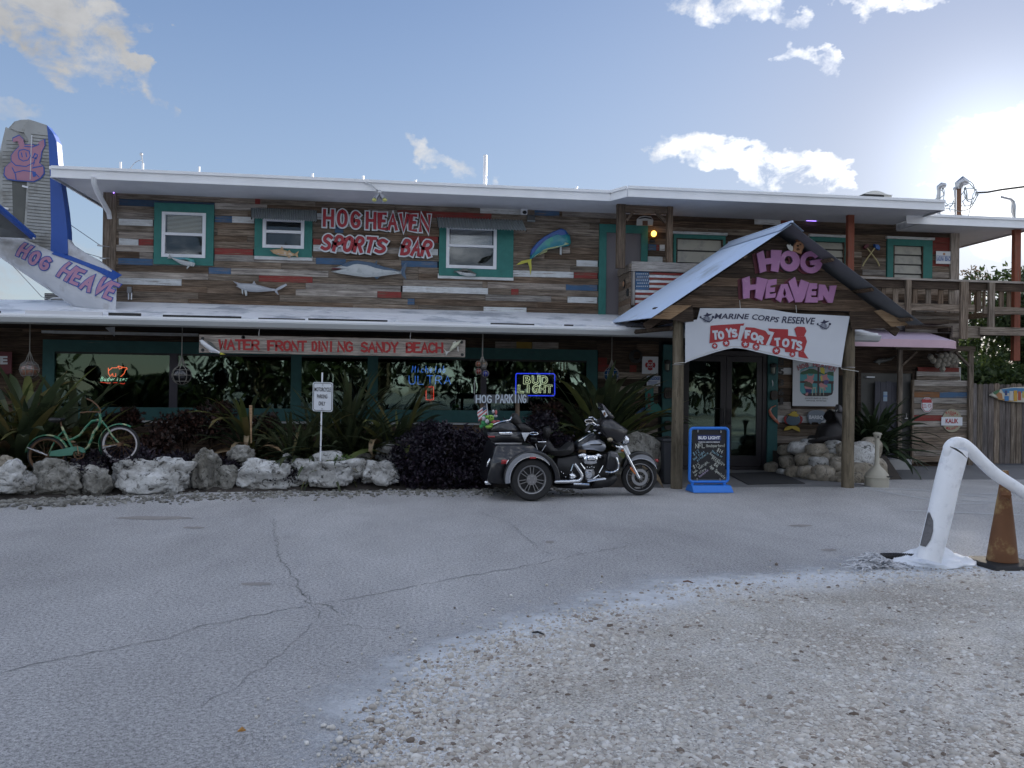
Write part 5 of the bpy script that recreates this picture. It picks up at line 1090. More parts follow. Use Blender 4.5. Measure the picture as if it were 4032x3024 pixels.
# letters along the fuselage
m_pkl = mat('painted rose letters', (.36, .19, .29), .6, var=.1)
for chs, cs in (('HOG', [((118, 1170), (200, 1205), 95), ((205, 1230), (288, 1262), 95), ((292, 1272), (380, 1300), 90)]), ('HEAVE', [((440, 1330), (540, 1385), 115), ((545, 1385), (625, 1415), 108), ((620, 1425), (722, 1470), 110), ((722, 1450), (815, 1500), 118), ((812, 1500), (890, 1530), 118)])):
    for ch, (p, q, h) in zip(chs, cs):
        for wd, dy, mm, nm in ((.088, -.012, m_bp, 'letter_outline'), (.056, -.017, m_pkl, 'letter')):
            mb = MB(); hand_px(mb, ch, cA(*p), cA(*q), h/1.952, YT-.3, wd, y=dy, fill=.62, yfun=fyf, dn=.05); mb.build(nm, mm, Tl)
MB().ball(W(*cA(258, 1052), 15.1), .02, 6, 4).build('tail_light', m_winw, Tl)
gw = MB()
for P_ in ([(530, 940), (770, 1105), (840, 1117)], [(540, 1130), (640, 1160), (790, 1203), (843, 1203)]): gw.tube([W(*cA(*p), 15.75) for p in P_], .006, 5)
gw.tube([W(*cA(*p), 15.3) for p in ((90, 1252), (320, 1500), (385, 1525))], .006, 5); gw.tube([W(*cA(*p), 15.3) for p in ((330, 1395), (420, 1470))], .005, 5)
for x, y in ((770, 1105), (790, 1203)): p = W(*cA(x, y), 15.75); gw.tube([p-Vector((.05, 0, 0)), p+Vector((.05, 0, -.01))], .014, 6)
gw.build('guy_wire', steel, Tl)
# ================================================================ FISH ON THE WALL
def fishmat(name, c1, c2=None, **k): return mat(name, c1, .35, var=.15, scale=9, col2=c2, c2=-.2, c2s=6, coat=.15, **k)
m_fb = fishmat('dark blue fish back', (.05, .09, .15), (.09, .13, .18)); m_fw = fishmat('silver fish belly', (.42, .45, .46), (.30, .33, .34)); m_fg = fishmat('green blue fish', (.02, .20, .26), (.03, .28, .22)); m_fy = fishmat('yellow tail', (.42, .40, .04)); m_fz = fishmat('deep blue fin', (.01, .06, .26), (.01, .11, .28))
m_fl = fishmat('pale yellow belly', (.36, .38, .16), (.20, .38, .28)); m_fgr = fishmat('grey shark skin', (.36, .38, .42), (.44, .46, .5)); m_fo = fishmat('orange tan fish', (.44, .28, .14), (.52, .46, .36)); m_fd = fishmat('dark fish', (.07, .075, .07), (.16, .16, .14))
def fish(label, c, body, bm_, extras, Y=None, t=.07, cat='fish ornament'):
    Y = YW-.03 if Y is None else Y
    P0 = ppoly(cp(c, body), Y-t/2); xs_ = [p[0] for p in P0]; zs_ = [p[1] for p in P0]
    o = thing('mounted_fish', label, cat, (sum(xs_)/len(xs_), Y, min(zs_)))
    MB().pillow(P0, Y-t, Y, .5, .45).build('body', bm_, o, smooth=2)
    for i, (nm, pts, mm, off_) in enumerate(extras):
        MB().pillow(ppoly(cp(c, pts), Y-t/2), Y-t/2-off_, Y-t/2+.012+.001*i, .4, .12).build(nm, mm, o)
    return o
fish('large mounted game fish with dark blue back and open jaw below the red letters', cB, [(890, 1000), (940, 1000), (1010, 972), (1060, 955), (1120, 948), (1250, 965), (1350, 1000), (1450, 1022), (1505, 1035), (1505, 1058), (1400, 1068), (1300, 1082), (1200, 1088), (1100, 1076), (1010, 1062), (950, 1052), (888, 1038), (960, 1024), (985, 1014), (940, 1010)], m_fw,
     [('back', [(985, 990), (1010, 965), (1060, 948), (1120, 942), (1250, 960), (1350, 995), (1450, 1020), (1500, 1036), (1300, 1026), (1130, 1020), (1040, 1010)], m_fb, .05), ('tail', [(1490, 1040), (1530, 972), (1558, 958), (1535, 1040), (1552, 1112), (1520, 1082)], m_fb, .0), ('fin', [(1265, 972), (1295, 935), (1292, 978)], m_fb, 0), ('fin', [(1265, 1080), (1290, 1106), (1325, 1078)], m_fb, 0),
      ('mouth', [(905, 1006), (985, 1012), (960, 1020), (900, 1022)], m_maroon, .045)], t=.11)
fish('big leaping blue and green fish with a bright yellow forked tail', cC, [(905, 668), (945, 680), (985, 730), (992, 785), (975, 815), (900, 826), (830, 842), (780, 850), (720, 877), (670, 915), (634, 935), (634, 890), (655, 840), (700, 785), (755, 738), (830, 700)], m_fg,
     [('back', [(905, 664), (940, 676), (965, 712), (880, 728), (800, 758), (725, 805), (670, 865), (634, 905), (642, 850), (690, 788), (750, 738), (830, 694)], m_fz, .055), ('belly', [(975, 800), (900, 824), (830, 840), (780, 848), (720, 874), (660, 918), (700, 865), (760, 815), (850, 790), (950, 780)], m_fl, .052),
      ('tail', [(634, 930), (560, 945), (513, 980), (545, 975), (615, 955), (632, 1000), (640, 1070), (650, 1000), (645, 950), (652, 922)], m_fy, .01), ('fin', [(893, 822), (910, 822), (908, 896), (893, 890)], m_fw, .03), ('fin', [(740, 862), (790, 846), (780, 868), (700, 900)], m_fl, .0)], t=.12)
fish('pale grey mounted shark with a long upswept tail, lowest on the wall', cB, [(35, 1120), (75, 1136), (140, 1140), (210, 1144), (300, 1165), (370, 1184), (412, 1190), (402, 1206), (330, 1212), (250, 1217), (180, 1214), (120, 1196), (85, 1176), (60, 1165), (80, 1158)], m_fgr,
     [('tail', [(398, 1196), (450, 1165), (500, 1143), (508, 1158), (455, 1190), (418, 1205), (432, 1242), (405, 1216)], m_fgr, 0), ('fin', [(203, 1146), (222, 1118), (240, 1150)], m_fgr, 0), ('fin', [(113, 1192), (130, 1192), (127, 1242), (118, 1228)], m_fw, .03), ('fin', [(135, 1196), (162, 1200), (162, 1248), (148, 1250)], m_fw, .02)], t=.09)
fish('small tan and white mounted fish on the sill board of the second window', cB, [(358, 850), (400, 844), (460, 840), (520, 862), (570, 880), (588, 886), (575, 902), (520, 907), (440, 897), (390, 880)], m_fo, [('tail', [(578, 880), (612, 858), (600, 888), (608, 920), (580, 900)], m_fo, 0), ('fin', [(450, 842), (464, 817), (480, 848)], m_fo, 0), ('fin', [(508, 866), (528, 848), (548, 872)], m_fo, 0), ('fin', [(512, 902), (526, 926), (542, 904)], m_fo, 0), ('belly', [(400, 860), (470, 862), (540, 884), (500, 900), (430, 888)], m_fw, .032)], Y=YW-.05)
fish('small silver and green fish hung on the sill board of the first window', cA, [(1300, 1192), (1360, 1204), (1440, 1204), (1490, 1220), (1502, 1248), (1490, 1268), (1440, 1263), (1390, 1250), (1350, 1226)], m_fw, [('back', [(1310, 1194), (1360, 1200), (1440, 1198), (1492, 1216), (1500, 1240), (1430, 1228), (1370, 1216)], m_fg, .035), ('tail', [(1285, 1207), (1303, 1168), (1313, 1190), (1328, 1206), (1300, 1204)], m_fw, 0), ('fin', [(1448, 1258), (1460, 1262), (1435, 1288), (1432, 1278)], m_fw, 0)], Y=YW-.05)
fish('small dark tuna with a pale belly on the sill board of the third window', cB, [(1975, 1036), (2040, 1020), (2100, 1025), (2158, 1062), (2150, 1080), (2080, 1080), (2020, 1066)], m_fw, [('back', [(1975, 1034), (2040, 1016), (2100, 1022), (2160, 1060), (2080, 1052), (2030, 1048)], m_fd, .035), ('tail', [(1955, 1018), (1986, 1038), (1958, 1052), (1972, 1036)], m_fd, 0)], Y=YW-.05)
fish('dark mounted fish under the pink awning', l5, [(490, 465), (540, 440), (600, 438), (650, 430), (690, 410), (640, 455), (580, 470), (520, 478)], m_fd, [('fin', [(530, 470), (545, 492), (560, 470)], m_fd, 0)], t=.06)
# ================================================================ WALL LETTERS
m_rl = mat('glossy red letter paint', (.30, .012, .024), .4, var=.08); m_wl = mat('white letter board', (.62, .67, .71), .5, var=.05)
S2 = thing('wall_sign', 'hand cut red letters with white edges reading HOG HEAVEN SPORTS BAR', 'sign', W(1480, 950, YW-.06))
def wletter(ch, p, q, h, w0, w1, sl_=0.):
    Y = YW-.075
    for wd, y, mm, nm, tk in ((w0, .012, m_wl, 'letter_edge', .028), (w1, -.003, m_rl, 'letter', 0)):
        mb = MB(); hand_px(mb, ch, cB(*p), cB(*q), h/2.212, Y, wd, y=y, fill=.66, thick=tk, slant=sl_); mb.build(nm, mm, S2)
for ch, x0, x1, yb, h in (('H', 815, 922, 635, 132), ('O', 935, 1042, 640, 135), ('G', 1055, 1155, 648, 130), ('H', 1188, 1290, 655, 130), ('E', 1300, 1380, 662, 130), ('A', 1378, 1478, 665, 125), ('V', 1480, 1568, 672, 130), ('E', 1568, 1645, 675, 128), ('N', 1652, 1765, 680, 132)):
    wletter(ch, (x0, yb), (x1, yb+5), h, .108, .058)
for ch, x0, x1, yb, h in (('S', 790, 895, 842, 125), ('P', 900, 990, 850, 122), ('O', 980, 1078, 855, 120), ('R', 1080, 1170, 858, 120), ('T', 1170, 1270, 862, 118), ('S', 1255, 1375, 866, 110), ('B', 1492, 1580, 882, 120), ('A', 1580, 1668, 888, 115), ('R', 1665, 1765, 892, 120)):
    wletter(ch, (x0, yb), (x1, yb+6), h, .115, .062, .12)
# ================================================================ HANGING BOARD
S3 = thing('hanging_sign', 'long grey plank sign under the eave with red stencil letters', 'sign', W(1300, 1400, 14.25))
YH = 14.25; a, b = W(*l2(-258, 338), YH), W(*l2(2058, 185), YH)
A0 = W(*l1(1625, 395), YH); A1 = W(*l1(1625, 248), YH); B0 = W(*l2(2060, 342), YH); B1 = W(*l2(2056, 192), YH)
zb0, zt0 = (A0.z+B0.z)/2, (A1.z+B1.z)/2
bx('board', (A0.x, YH, zb0), (B0.x, YH+.04, zt0), m_light, S3)
red_s = mat('faded red stencil paint', (.30, .022, .022), .7, var=.15, scale=12)
def stencil(word, p, q, h, Y=YH, w_=.036, par=S3, mm=red_s, fill=.8):
    mb = MB(); hand_px(mb, word, p, q, h, Y, w_, y=-.003, fill=fill, smooth=False); mb.build('lettering', mm, par)
for wd, p, q in (('WATER', l1(1785, 362), l2(272, 278)), ('FRONT', l2(340, 284), l2(680, 288)), ('DI', l2(728, 290), l2(812, 290)), ('NI', l2(808, 291), l2(920, 292)), ('NG', l2(948, 293), l2(1085, 294)), ('SANDY', l2(1150, 297), l2(1478, 299)), ('BEACH', l2(1545, 301), l2(1868, 303))):
    stencil(wd, p, q, 78/2.212)
for p in (l1(1655, 370), l1(1655, 275), l1(1990, 265), l2(125, 172), l2(2030, 215), l2(2035, 325)): c_ = W(*p, YH-.006); MB().lathe([(.028, 0), (.028, .02), (.012, .03)], (c_.x, YH-.001, c_.z), 10, 'Y').build('bolt', m_blk, S3)
for x in (262, 1582): p = W(*l2(x, 158), YH); MB().tube([(p.x, YH+.02, zt0), (p.x, YH+.02, zt0+.05), (p.x+.02, YH+.02, 2.6)], .008, 5).build('hook', steel, S3)
fish('white whale shaped fish ornament on the left end of the plank sign', l1, [(1628, 292), (1650, 284), (1700, 320), (1760, 362), (1800, 385), (1790, 398), (1740, 390), (1690, 360), (1645, 322)], m_winw, [('fin', [(1672, 282), (1730, 308), (1782, 368), (1735, 345)], m_fd, 0), ('tail', [(1785, 380), (1842, 406), (1800, 408)], m_fy, 0), ('fin', [(1695, 370), (1725, 392), (1740, 388)], m_winw, 0)], Y=YH-.005)
fish('cream swordfish ornament on the right end of the plank sign', l2, [(2032, 192), (2003, 240), (1965, 278), (1928, 298), (1925, 280), (1955, 220), (1985, 215)], fishmat('cream fish', (.46, .47, .36)), [('tail', [(1868, 268), (1898, 296), (1945, 288), (1912, 305), (1893, 335), (1890, 300)], m_cream, 0), ('fin', [(1990, 255), (2003, 252), (2003, 300), (1995, 290)], m_cream, 0), ('fin', [(1950, 222), (1975, 205), (1985, 220)], m_cream, 0)], Y=YH-.005)
# ================================================================ NEON SIGNS (behind the glass)
YN = YW+.10
def em(n, c, s): return mat(n, c, .5, var=0, emit=c, es=s)
nb, nw, no, nr, nlb = em('blue neon', (.035, .06, .9), 1.1), em('warm white neon', (.85, .85, .60), .9), em('orange neon', (1., .13, .05), 1.3), em('red neon', (.9, .05, .03), 1.), em('pale blue neon', (.06, .18, .75), .9)
nwg = em('pale green neon', (.35, .6, .5), 1.)
n1_ = thing('neon_sign', 'lit neon window sign reading BUD LIGHT in a blue frame', 'neon sign', W(*l3(680, 690), YN))
P_ = [W(*l3(*p), YN) for p in ((520, 488), (840, 490), (850, 500), (850, 672), (842, 682), (520, 680), (510, 670), (512, 498), (520, 488))]; MB().tube(P_, .010, 6, cap=False).build('frame_tube', nb, n1_)
bx('backing', tuple(P_[6]+Vector((-.01, .02, -.01))), tuple(P_[2]+Vector((.01, .03, .01))), m_blk, n1_)
def neon_outline(word, p, q, h, par, mm, wd=.05, r=.0048):
    a, b = W(*p, YN-.01), W(*q, YN-.01); up = (a-W(p[0], p[1]+h, YN)).length; d = b-a
    for i, ch in enumerate(word):
        V, Fc = tmesh(ch, .02); ed = {}
        for f_ in Fc:
            for u, v_ in zip(f_, f_[1:]+f_[:1]): k = (min(u, v_), max(u, v_)); ed[k] = ed.get(k, 0)+1
        E_ = [k for k, c in ed.items() if c == 1]; nb_ = {}
        for u, v_ in E_: nb_.setdefault(u, []).append(v_); nb_.setdefault(v_, []).append(u)
        mb = MB(); seen = set()
        w0 = 1/len(word)
        xs_ = (.36, .28) if ch == 'I' else (.08, .84)
        pos = lambda j: a+d*((i+xs_[0]+xs_[1]*V[j][0])*w0)+Vector((0, 0, up*V[j][1]))
        for s in nb_:
            if s in seen: continue
            loop = [s]; seen.add(s); cur = s
            while True:
                nx = [t for t in nb_[cur] if t not in seen]
                if not nx: break
                cur = nx[0]; seen.add(cur); loop.append(cur)
            loop.append(s); Q = [pos(loop[0])]
            for j in loop[1:-1]:
                if (pos(j)-Q[-1]).length > .008: Q.append(pos(j))
            Q.append(pos(s)); mb.tube(Q, r, 5, cap=False)
        mb.build('letter_tube', mm, par)
neon_outline('BUD', l3(572, 578), l3(795, 578), 70/2.212, n1_, nw); neon_outline('LIGHT', l3(525, 656), l3(835, 656), 68/2.212, n1_, nw)
n2_ = thing('neon_sign', 'neon window sign with an orange pig outline above pale script letters', 'neon sign', W(*l1(930, 640), YN))
for S in ([(885, 515), (885, 560), (900, 585), (920, 560)], [(885, 540), (915, 515), (955, 515), (965, 500), (1000, 510), (1035, 515), (1040, 525), (1025, 530)], [(965, 500), (975, 525), (1000, 515)], [(1025, 530), (1015, 560), (985, 588)], [(920, 560), (922, 582), (945, 585), (945, 560)]):
    MB().tube([W(*l1(*p), YN) for p in S], .007, 5).build('pig_tube', no, n2_)
mb = MB(); neon_px(mb, 'Budweiser', l1(818, 622), l1(1045, 622), 32/2.074, YN, .006, slant=.25); mb.build('script_tube', nwg, n2_)
MB().tube([W(*l1(*p), YN) for p in ((820, 632), (880, 640), (950, 636), (1010, 646), (1020, 638))], .006, 5).build('underline_tube', nr, n2_)
n3_ = thing('neon_sign', 'dim blue neon sign reading Michelob ULTRA behind the strap leaf plants', 'neon sign', W(*l2(1750, 590), YN))
mb = MB(); neon_px(mb, 'Michelob', l2(1590, 480), l2(1895, 480), 58/2.212, YN, .006, slant=.2); neon_px(mb, 'ULTRA', l2(1560, 582), l2(1945, 582), 75/2.212, YN, .007); mb.build('letter_tube', nlb, n3_)
n4_ = thing('neon_sign', 'small unlettered red neon rectangle below the blue script sign', 'neon sign', W(*l2(1750, 720), YN))
P_ = [W(*l2(*p), YN) for p in ((1720, 605), (1785, 605), (1785, 718), (1720, 718), (1720, 605))]; MB().tube(P_, .008, 5).build('frame_tube', nr, n4_)
for (c, p0, p1, lab) in ((l3, (375, 548, 428, 785), None, 'plain pale yellow paper strip behind the window glass above the parking sign'), (l2, (1755, 590, 1775, 790), None, 'thin pale strip leaning behind the glass within the red neon rectangle')):
    a, b = W(*c(p0[0], p0[3]), YN+.05), W(*c(p0[2], p0[1]), YN+.05); bx('paper_strip', (a.x, YN+.05, a.z), (b.x, YN+.056, b.z), mat('pale yellow card', (.50, .49, .28), .7), None, label=lab, cat='card')
# ================================================================ BUOYS IN NETS
m_rope = mat('grey rope', (.22, .21, .19), .9, var=.15); 
def netted(px, py0, ball, Y, mm, label, c, rad, top_=None):
    b_ = W(*c(*ball), Y); t = thing('netted_float', label, 'fishing float', b_-Vector((0, 0, rad)))
    MB().ball(b_, rad, 16, 10).build('float', mm, t, smooth=True); net = MB(); zt_ = 2.6; kn = b_.z+rad*2.1
    net.tube([(b_.x, Y, zt_), (b_.x, Y, kn)], .008, 5)
    for k in range(8):
        a = k*math.pi/4; P_ = [Vector((b_.x, Y, kn))]
        for e in np.linspace(1.15, -1.57, 9): P_.append(b_+Vector((math.cos(a)*math.cos(e), math.sin(a)*math.cos(e), math.sin(e)))*(rad*1.03))
        net.tube(P_, .006, 4)
    for e in (.6, .0, -.7): net.tube([b_+Vector((math.cos(a)*math.cos(e), math.sin(a)*math.cos(e), math.sin(e)))*(rad*1.03) for a in np.linspace(0, 2*math.pi, 17)], .005, 4, cap=False)
    net.build('net', m_rope, t); return t
netted(0, 0, (1483, 575), 14.6, mat('black glass float', (.012, .012, .014), .1, coat=.5), 'black glass float in a rope net before the long window', l1, .155)
netted(0, 0, (240, 530), 14.7, mat('clear grey float', (.16, .16, .16), .15, coat=.4, col2=(.25, .12, .08)), 'clear float in a rope net at the far left above the strap leaf plant', l1, .15)
netted(0, 0, (1345, 500), 15.0, mat('blue glass float', (.01, .05, .12), .1, coat=.5), 'blue glass float in a net right of the long window', l3, .14)
fl = thing('float_cluster', 'cluster of five small coloured glass floats hanging from one rope', 'fishing float', W(*l3(215, 560), 14.5)); mb = MB()
for (x, y, r_, cc) in ((185, 405, .05, (.25, .08, .03)), (235, 405, .055, (.22, .16, .10)), (232, 428, .045, (.12, .12, .12)), (185, 470, .055, (.20, .03, .02)), (247, 490, .06, (.01, .02, .20))):
    p = W(*l3(x, y), 14.5+.03*((x//5) % 3)); MB().ball(p, r_, 12, 8).build('float', mat('glass float %d' % (x*y), cc, .12, coat=.5), fl, smooth=True)
    for k in range(4): mb.tube([p+Vector((math.cos(k*.785)*math.cos(e), math.sin(k*.785)*math.cos(e), math.sin(e)))*(r_*1.05) for e in np.linspace(0, 6.28, 12)], .0045, 4, cap=False)
p = W(*l3(220, 345), 14.5); mb.tube([(p.x, 14.5, 2.6), p], .012, 5); mb.tube([p, W(*l3(200, 390), 14.5)], .02, 5); mb.tube([p, W(*l3(235, 390), 14.5)], .02, 5); mb.build('net', m_rope, fl)
hc = thing('cable_coil', 'dark coil of cable hanging on the dark wall left of the fire sign', 'cable', W(*nd1(1635, 200), YW-.06)); mb = MB()
for k in range(5): c_ = W(*nd1(1633+k*3, 155-k*2), YW-.05-.01*k); mb.tube([c_+Vector((math.cos(a)*(.13-.012*k), .01*math.sin(a*2), math.sin(a)*(.13-.01*k))) for a in np.linspace(0, 6.28, 20)], .011, 5, cap=False)
mb.build('coil', m_blk, hc)
# ================================================================ SMALL WALL SIGNS
def plate(name, label, c, x0, y0, x1, y1, mm, Y=YW-.045, cat='sign', r_=None, t=.008):
    a, b = W(*c(x0, y1), Y), W(*c(x1, y0), Y); o = thing(name, label, cat, ((a.x+b.x)/2, Y, a.z)); bx('panel', (a.x, Y, a.z), (b.x, Y+t, b.z), mm, o, bevel=.02 if r_ else 0); return o
m_sw = mat('white sign face', (.60, .63, .67), .45, var=.05); m_sr = mat('sign red', (.34, .02, .025), .45); m_sb = mat('sign blue', (.02, .10, .34), .45)
fs = plate('fire_sign', 'white square sign with a red maltese cross emblem and letters RF', nd1, 1705, 162, 1893, 358, m_sw)
cc_ = W(*nd1(1800, 258), YW-.048); R1 = .088*1.18; v = []
for k in range(4):
    a0 = 90*k; 
    for a, rr in ((a0-38, .70), (a0-30, 1.0), (a0-12, 1.0), (a0, 1.04), (a0+12, 1.0), (a0+30, 1.0), (a0+38, .70)): v.append((cc_.x+R1*rr*math.cos(R(a)), cc_.z+R1*rr*math.sin(R(a))))
MB().prism(v, YW-.048, YW-.0465).build('cross', m_sr, fs)
mb = MB(); mb.ring((cc_.x, 0, cc_.z), .052, .058, 0, 360, YW-.050, YW-.0485)
for a in (45, 135, 225, 315): mb.beam((cc_.x+.055*math.cos(R(a)), YW-.0495, cc_.z+.055*math.sin(R(a))), (cc_.x+.1*math.cos(R(a)), YW-.0495, cc_.z+.1*math.sin(R(a))), .006, .002)
text_px(mb, 'RF', nd1(1772, 270), nd1(1828, 270), 26/2.949, YW-.050, .02); mb.build('emblem', m_sw, fs)
ns = plate('notice_sign', 'small white sign with a blue NOTICE header under the fire sign', nd1, 1760, 385, 1917, 500, m_sw)
plate_b = bx('header', tuple(W(*nd1(1768, 430), YW-.048)), tuple(W(*nd1(1908, 393), YW-.0465)), m_sb, ns)
mb = MB(); text_px(mb, 'NOTICE', nd1(1778, 424), nd1(1900, 424), 24/2.949, YW-.050, .01, .15); mb.build('lettering', m_sw, ns)
mb = MB()
for y in (445, 455, 464, 474, 486): p, q = W(*nd1(1775, y), YW-.047), W(*nd1(1900-(y % 3)*12, y), YW-.047); mb.box((p.x, YW-.0475, p.z-.004), (q.x, YW-.0465, p.z+.003))
mb.build('fine_print', m_sb, ns, kind='stuff')
ar = thing('arrow_sign', 'faded teal bent arrow sign reading BAR beside the left door post', 'sign', W(*nd1(1830, 830), YW-.06))
MB().prism(ppoly(cp(nd1, [(1742, 525), (1770, 545), (1792, 540), (1838, 520), (1838, 690), (1850, 700), (1880, 720), (1885, 698), (1935, 770), (1885, 835), (1875, 822), (1790, 820), (1752, 780), (1745, 700)]), YW-.065), YW-.065, YW-.04).build('board', m_teal, ar)
mb = MB(); 
for i, ch in enumerate('BAR'): text_px(mb, ch, nd1(1772, 640+i*64), nd1(1808, 640+i*64), 52/2.949, YW-.067, .03)
mb.build('lettering', mat('dull red lettering', (.22, .03, .03), .7), ar)
mu = plate('music_sign', 'small faded tan board low on the wall left of the arrow sign', nd1, 1500, 785, 1635, 835, m_hogskin, cat='board')
hp = plate('laguna_sign', 'white town sign reading LAGUNA BEACH on the red planks upstairs', c5, 985, 742, 1142, 862, m_sw, YW-.03)
mb = MB(); text_px(mb, 'LAGUNA', c5(990, 832), c5(1062, 834), 42/2.552, YW-.033, .02); text_px(mb, 'BEACH', c5(1074, 835), c5(1138, 837), 42/2.552, YW-.033, .02); mb.build('lettering', m_sb, hp)
p, q = W(*c5(990, 784), YW-.032), W(*c5(1138, 779), YW-.032); bx('line', (p.x, YW-.0325, p.z-.004), (q.x, YW-.0305, p.z+.004), m_sb, hp)
p = W(*c5(1065, 766), YW-.033); MB().ball(p, (.03, .004, .025), 10, 6).build('emblem', m_hogskin, hp)
# crossed paddles / axes
cx2 = thing('crossed_axes', 'pair of crossed wooden handled axes mounted on the upper wall', 'axes', W(*c5(330, 890), YW-.05))
m_hand = mat('pale yellow handle', (.42, .36, .18), .6)
for S, hd, mm in (([(245, 890), (265, 850), (300, 800), (340, 745), (370, 705)], [(355, 670), (395, 675), (412, 700), (405, 730), (365, 715)], m_sb), ([(415, 888), (395, 840), (350, 780), (290, 705)], [(245, 705), (262, 675), (300, 668), (290, 705), (262, 718)], m_maroon)):
    MB().tube([W(*c5(*p), YW-.05-(.03 if mm is m_sb else 0)) for p in S], [.016, .014, .013, .013, .014][:len(S)], 7).build('handle', m_hand, cx2, smooth=True)
    MB().pillow(ppoly(cp(c5, hd), YW-.05), YW-.10, YW-.03, .3, .15).build('axe_head', mm, cx2)
# house numbers, lanterns, shell ornaments on the right door post
hn = thing('house_numbers', 'dark vertical house numbers 8 5 3 6 1 beside the right door post', 'house number', W(*wl(400, 880), YW-.04))
for ch, y in (('8', 240), ('5', 392), ('3', 572), ('6', 728), ('1', 878)):
    mb = MB(); text_px(mb, ch, wl(350 if ch != '1' else 372, y), wl(440 if ch != '1' else 428, y), (100 if ch != '5' else 105)/4.1475, YW-.042, .03, thick=.01); mb.build('numeral', m_blk, hn)
def lantern(c, x, y, lab, lit=False):
    p = W(*c(x, y), YW-.13); t = thing('lantern', lab, 'lantern', p-Vector((0, 0, .12)))
    MB().lathe([(.02, .13), (.07, .10), (.065, .05), (.05, .045)], p, 12).build('hood', m_blk, t); MB().lathe([(.035, -.08), (.04, .04)], p, 10).build('glass', mat('ribbed lamp glass', (.30, .32, .26), .2), t, smooth=True)
    mb = MB()
    for k in range(6): a = k*math.pi/3; mb.tube([p+Vector((.05*math.cos(a), .05*math.sin(a), .05)), p+Vector((.05*math.cos(a), .05*math.sin(a), -.08)), p+Vector((0, 0, -.12))], .005, 4)
    mb.build('cage', m_blk, t); bx('bracket', (p.x-.02, p.y+.04, p.z+.07), (p.x+.02, YW-.05, p.z+.10), m_blk, t)
lantern(nd1, 2000, 270, 'caged lantern with a pale bulb on the left door post'); lantern(wl, 268, 310, 'caged lantern on the right door post under the banner edge')
m_pul = mat('old block wood', (.06, .05, .042), .8, var=.3)
def pulley(c, x0, y0, x1, y1, lab):
    a, b = W(*c(x0, y1), YW-.07), W(*c(x1, y0), YW-.07); t = thing('pulley_block', lab, 'pulley', (a.x, YW-.08, a.z)); w_ = b.x-a.x
    MB().pillow([(a.x, a.z+.03), (a.x+.03, a.z), (b.x-.03, a.z), (b.x, a.z+.03), (b.x, b.z-.03), (b.x-.03, b.z), (a.x+.03, b.z), (a.x, b.z-.03)], YW-.13, YW-.062, .3, .06).build('body', m_pul, t)
    for k in range(3): bx('slot', (a.x+w_*(.22+.22*k), YW-.134, a.z+.05), (a.x+w_*(.30+.22*k), YW-.128, b.z-.05), m_blk, t)
pulley(wl, 215, 655, 325, 805, 'old wooden pulley block on the right door post'); pulley(nd1, 1955, 520, 2050, 645, 'old wooden pulley block on the left door post above the arrow tip'); pulley(nd1, 1960, 905, 2040, 1010, 'lower old pulley block on the left door post')
# poster with two pigs at a bar
ps = plate('poster', 'large white poster of two cartoon pigs on bar stools beside the door', wl, 582, 172, 1335, 905, m_sw, YW-.05, cat='poster')
YP2 = YW-.052; dz_ = [0]
def pz(pts, col, nm='print'):
    dz_[0] += .0004; key = 'print %.2f %.2f %.2f' % col
    MB().prism(ppoly(cp(wl, pts), YP2), YP2-dz_[0]-.0003, YP2-dz_[0]).build(nm, mat(key, col, .5, var=.05), ps)
pz([(705, 330), (760, 290), (860, 262), (1000, 255), (1140, 262), (1255, 330), (1255, 640), (1225, 720), (1150, 745), (800, 745), (735, 705), (705, 660)], (.06, .32, .36)); pz([(712, 345), (800, 300), (1000, 268), (1200, 300), (1252, 345), (1252, 360), (712, 365)], (.36, .38, .46))
pz([(705, 385), (730, 345), (800, 325), (860, 295), (930, 300), (990, 330), (1100, 380), (1180, 345), (1255, 350), (1255, 420), (1180, 400), (990, 385), (840, 378), (760, 395)], (.02, .10, .04)); pz([(1030, 285), (1085, 270), (1110, 320), (1105, 390), (1045, 360)], (.55, .50, .05))
pz([(990, 268), (1020, 268), (1015, 740), (985, 740)], (.03, .012, .012)); pz([(705, 495), (1255, 500), (1252, 545), (705, 530)], (.05, .02, .02)); pz([(1212, 540), (1242, 540), (1240, 690), (1215, 700)], (.03, .012, .012)); pz([(735, 705), (1000, 690), (1240, 690), (1225, 722), (1150, 748), (800, 748)], (.02, .015, .02))
pk_ = (.55, .26, .27)
pz([(815, 380), (845, 415), (900, 415), (935, 378), (930, 440), (905, 470), (935, 490), (900, 555), (860, 540), (820, 500), (765, 500), (790, 470), (820, 460)], pk_, 'pig_print'); pz([(790, 520), (860, 515), (905, 550), (912, 600), (900, 630), (770, 590), (765, 560)], (.07, .09, .06), 'shirt_print'); pz([(770, 580), (900, 610), (895, 640), (790, 630)], pk_, 'belly_print'); pz([(790, 625), (895, 635), (880, 700), (800, 690)], (.03, .03, .16), 'jeans_print'); pz([(800, 690), (838, 685), (830, 735), (790, 735)], pk_, 'leg_print')
pz([(1040, 385), (1080, 410), (1150, 375), (1145, 430), (1190, 490), (1120, 480), (1060, 500)], pk_, 'pig_print'); pz([(1030, 420), (1065, 420), (1070, 500), (1045, 500)], (.60, .52, .10), 'hair_print'); pz([(1095, 490), (1150, 480), (1180, 505), (1140, 560), (1090, 540)], (.08, .06, .22), 'dress_print'); pz([(1010, 550), (1050, 525), (1110, 560), (1150, 570), (1150, 600), (1110, 600), (1130, 650), (1105, 655), (1085, 600), (1030, 605)], pk_, 'leg_print')
for x in (935, 1060): pz([(x-30, 600), (x+30, 598), (x+25, 615), (x+35, 735), (x+25, 735), (x+10, 620), (x-12, 620), (x-28, 735), (x-38, 735), (x-25, 615)], (.42, .46, .36), 'stool_print')
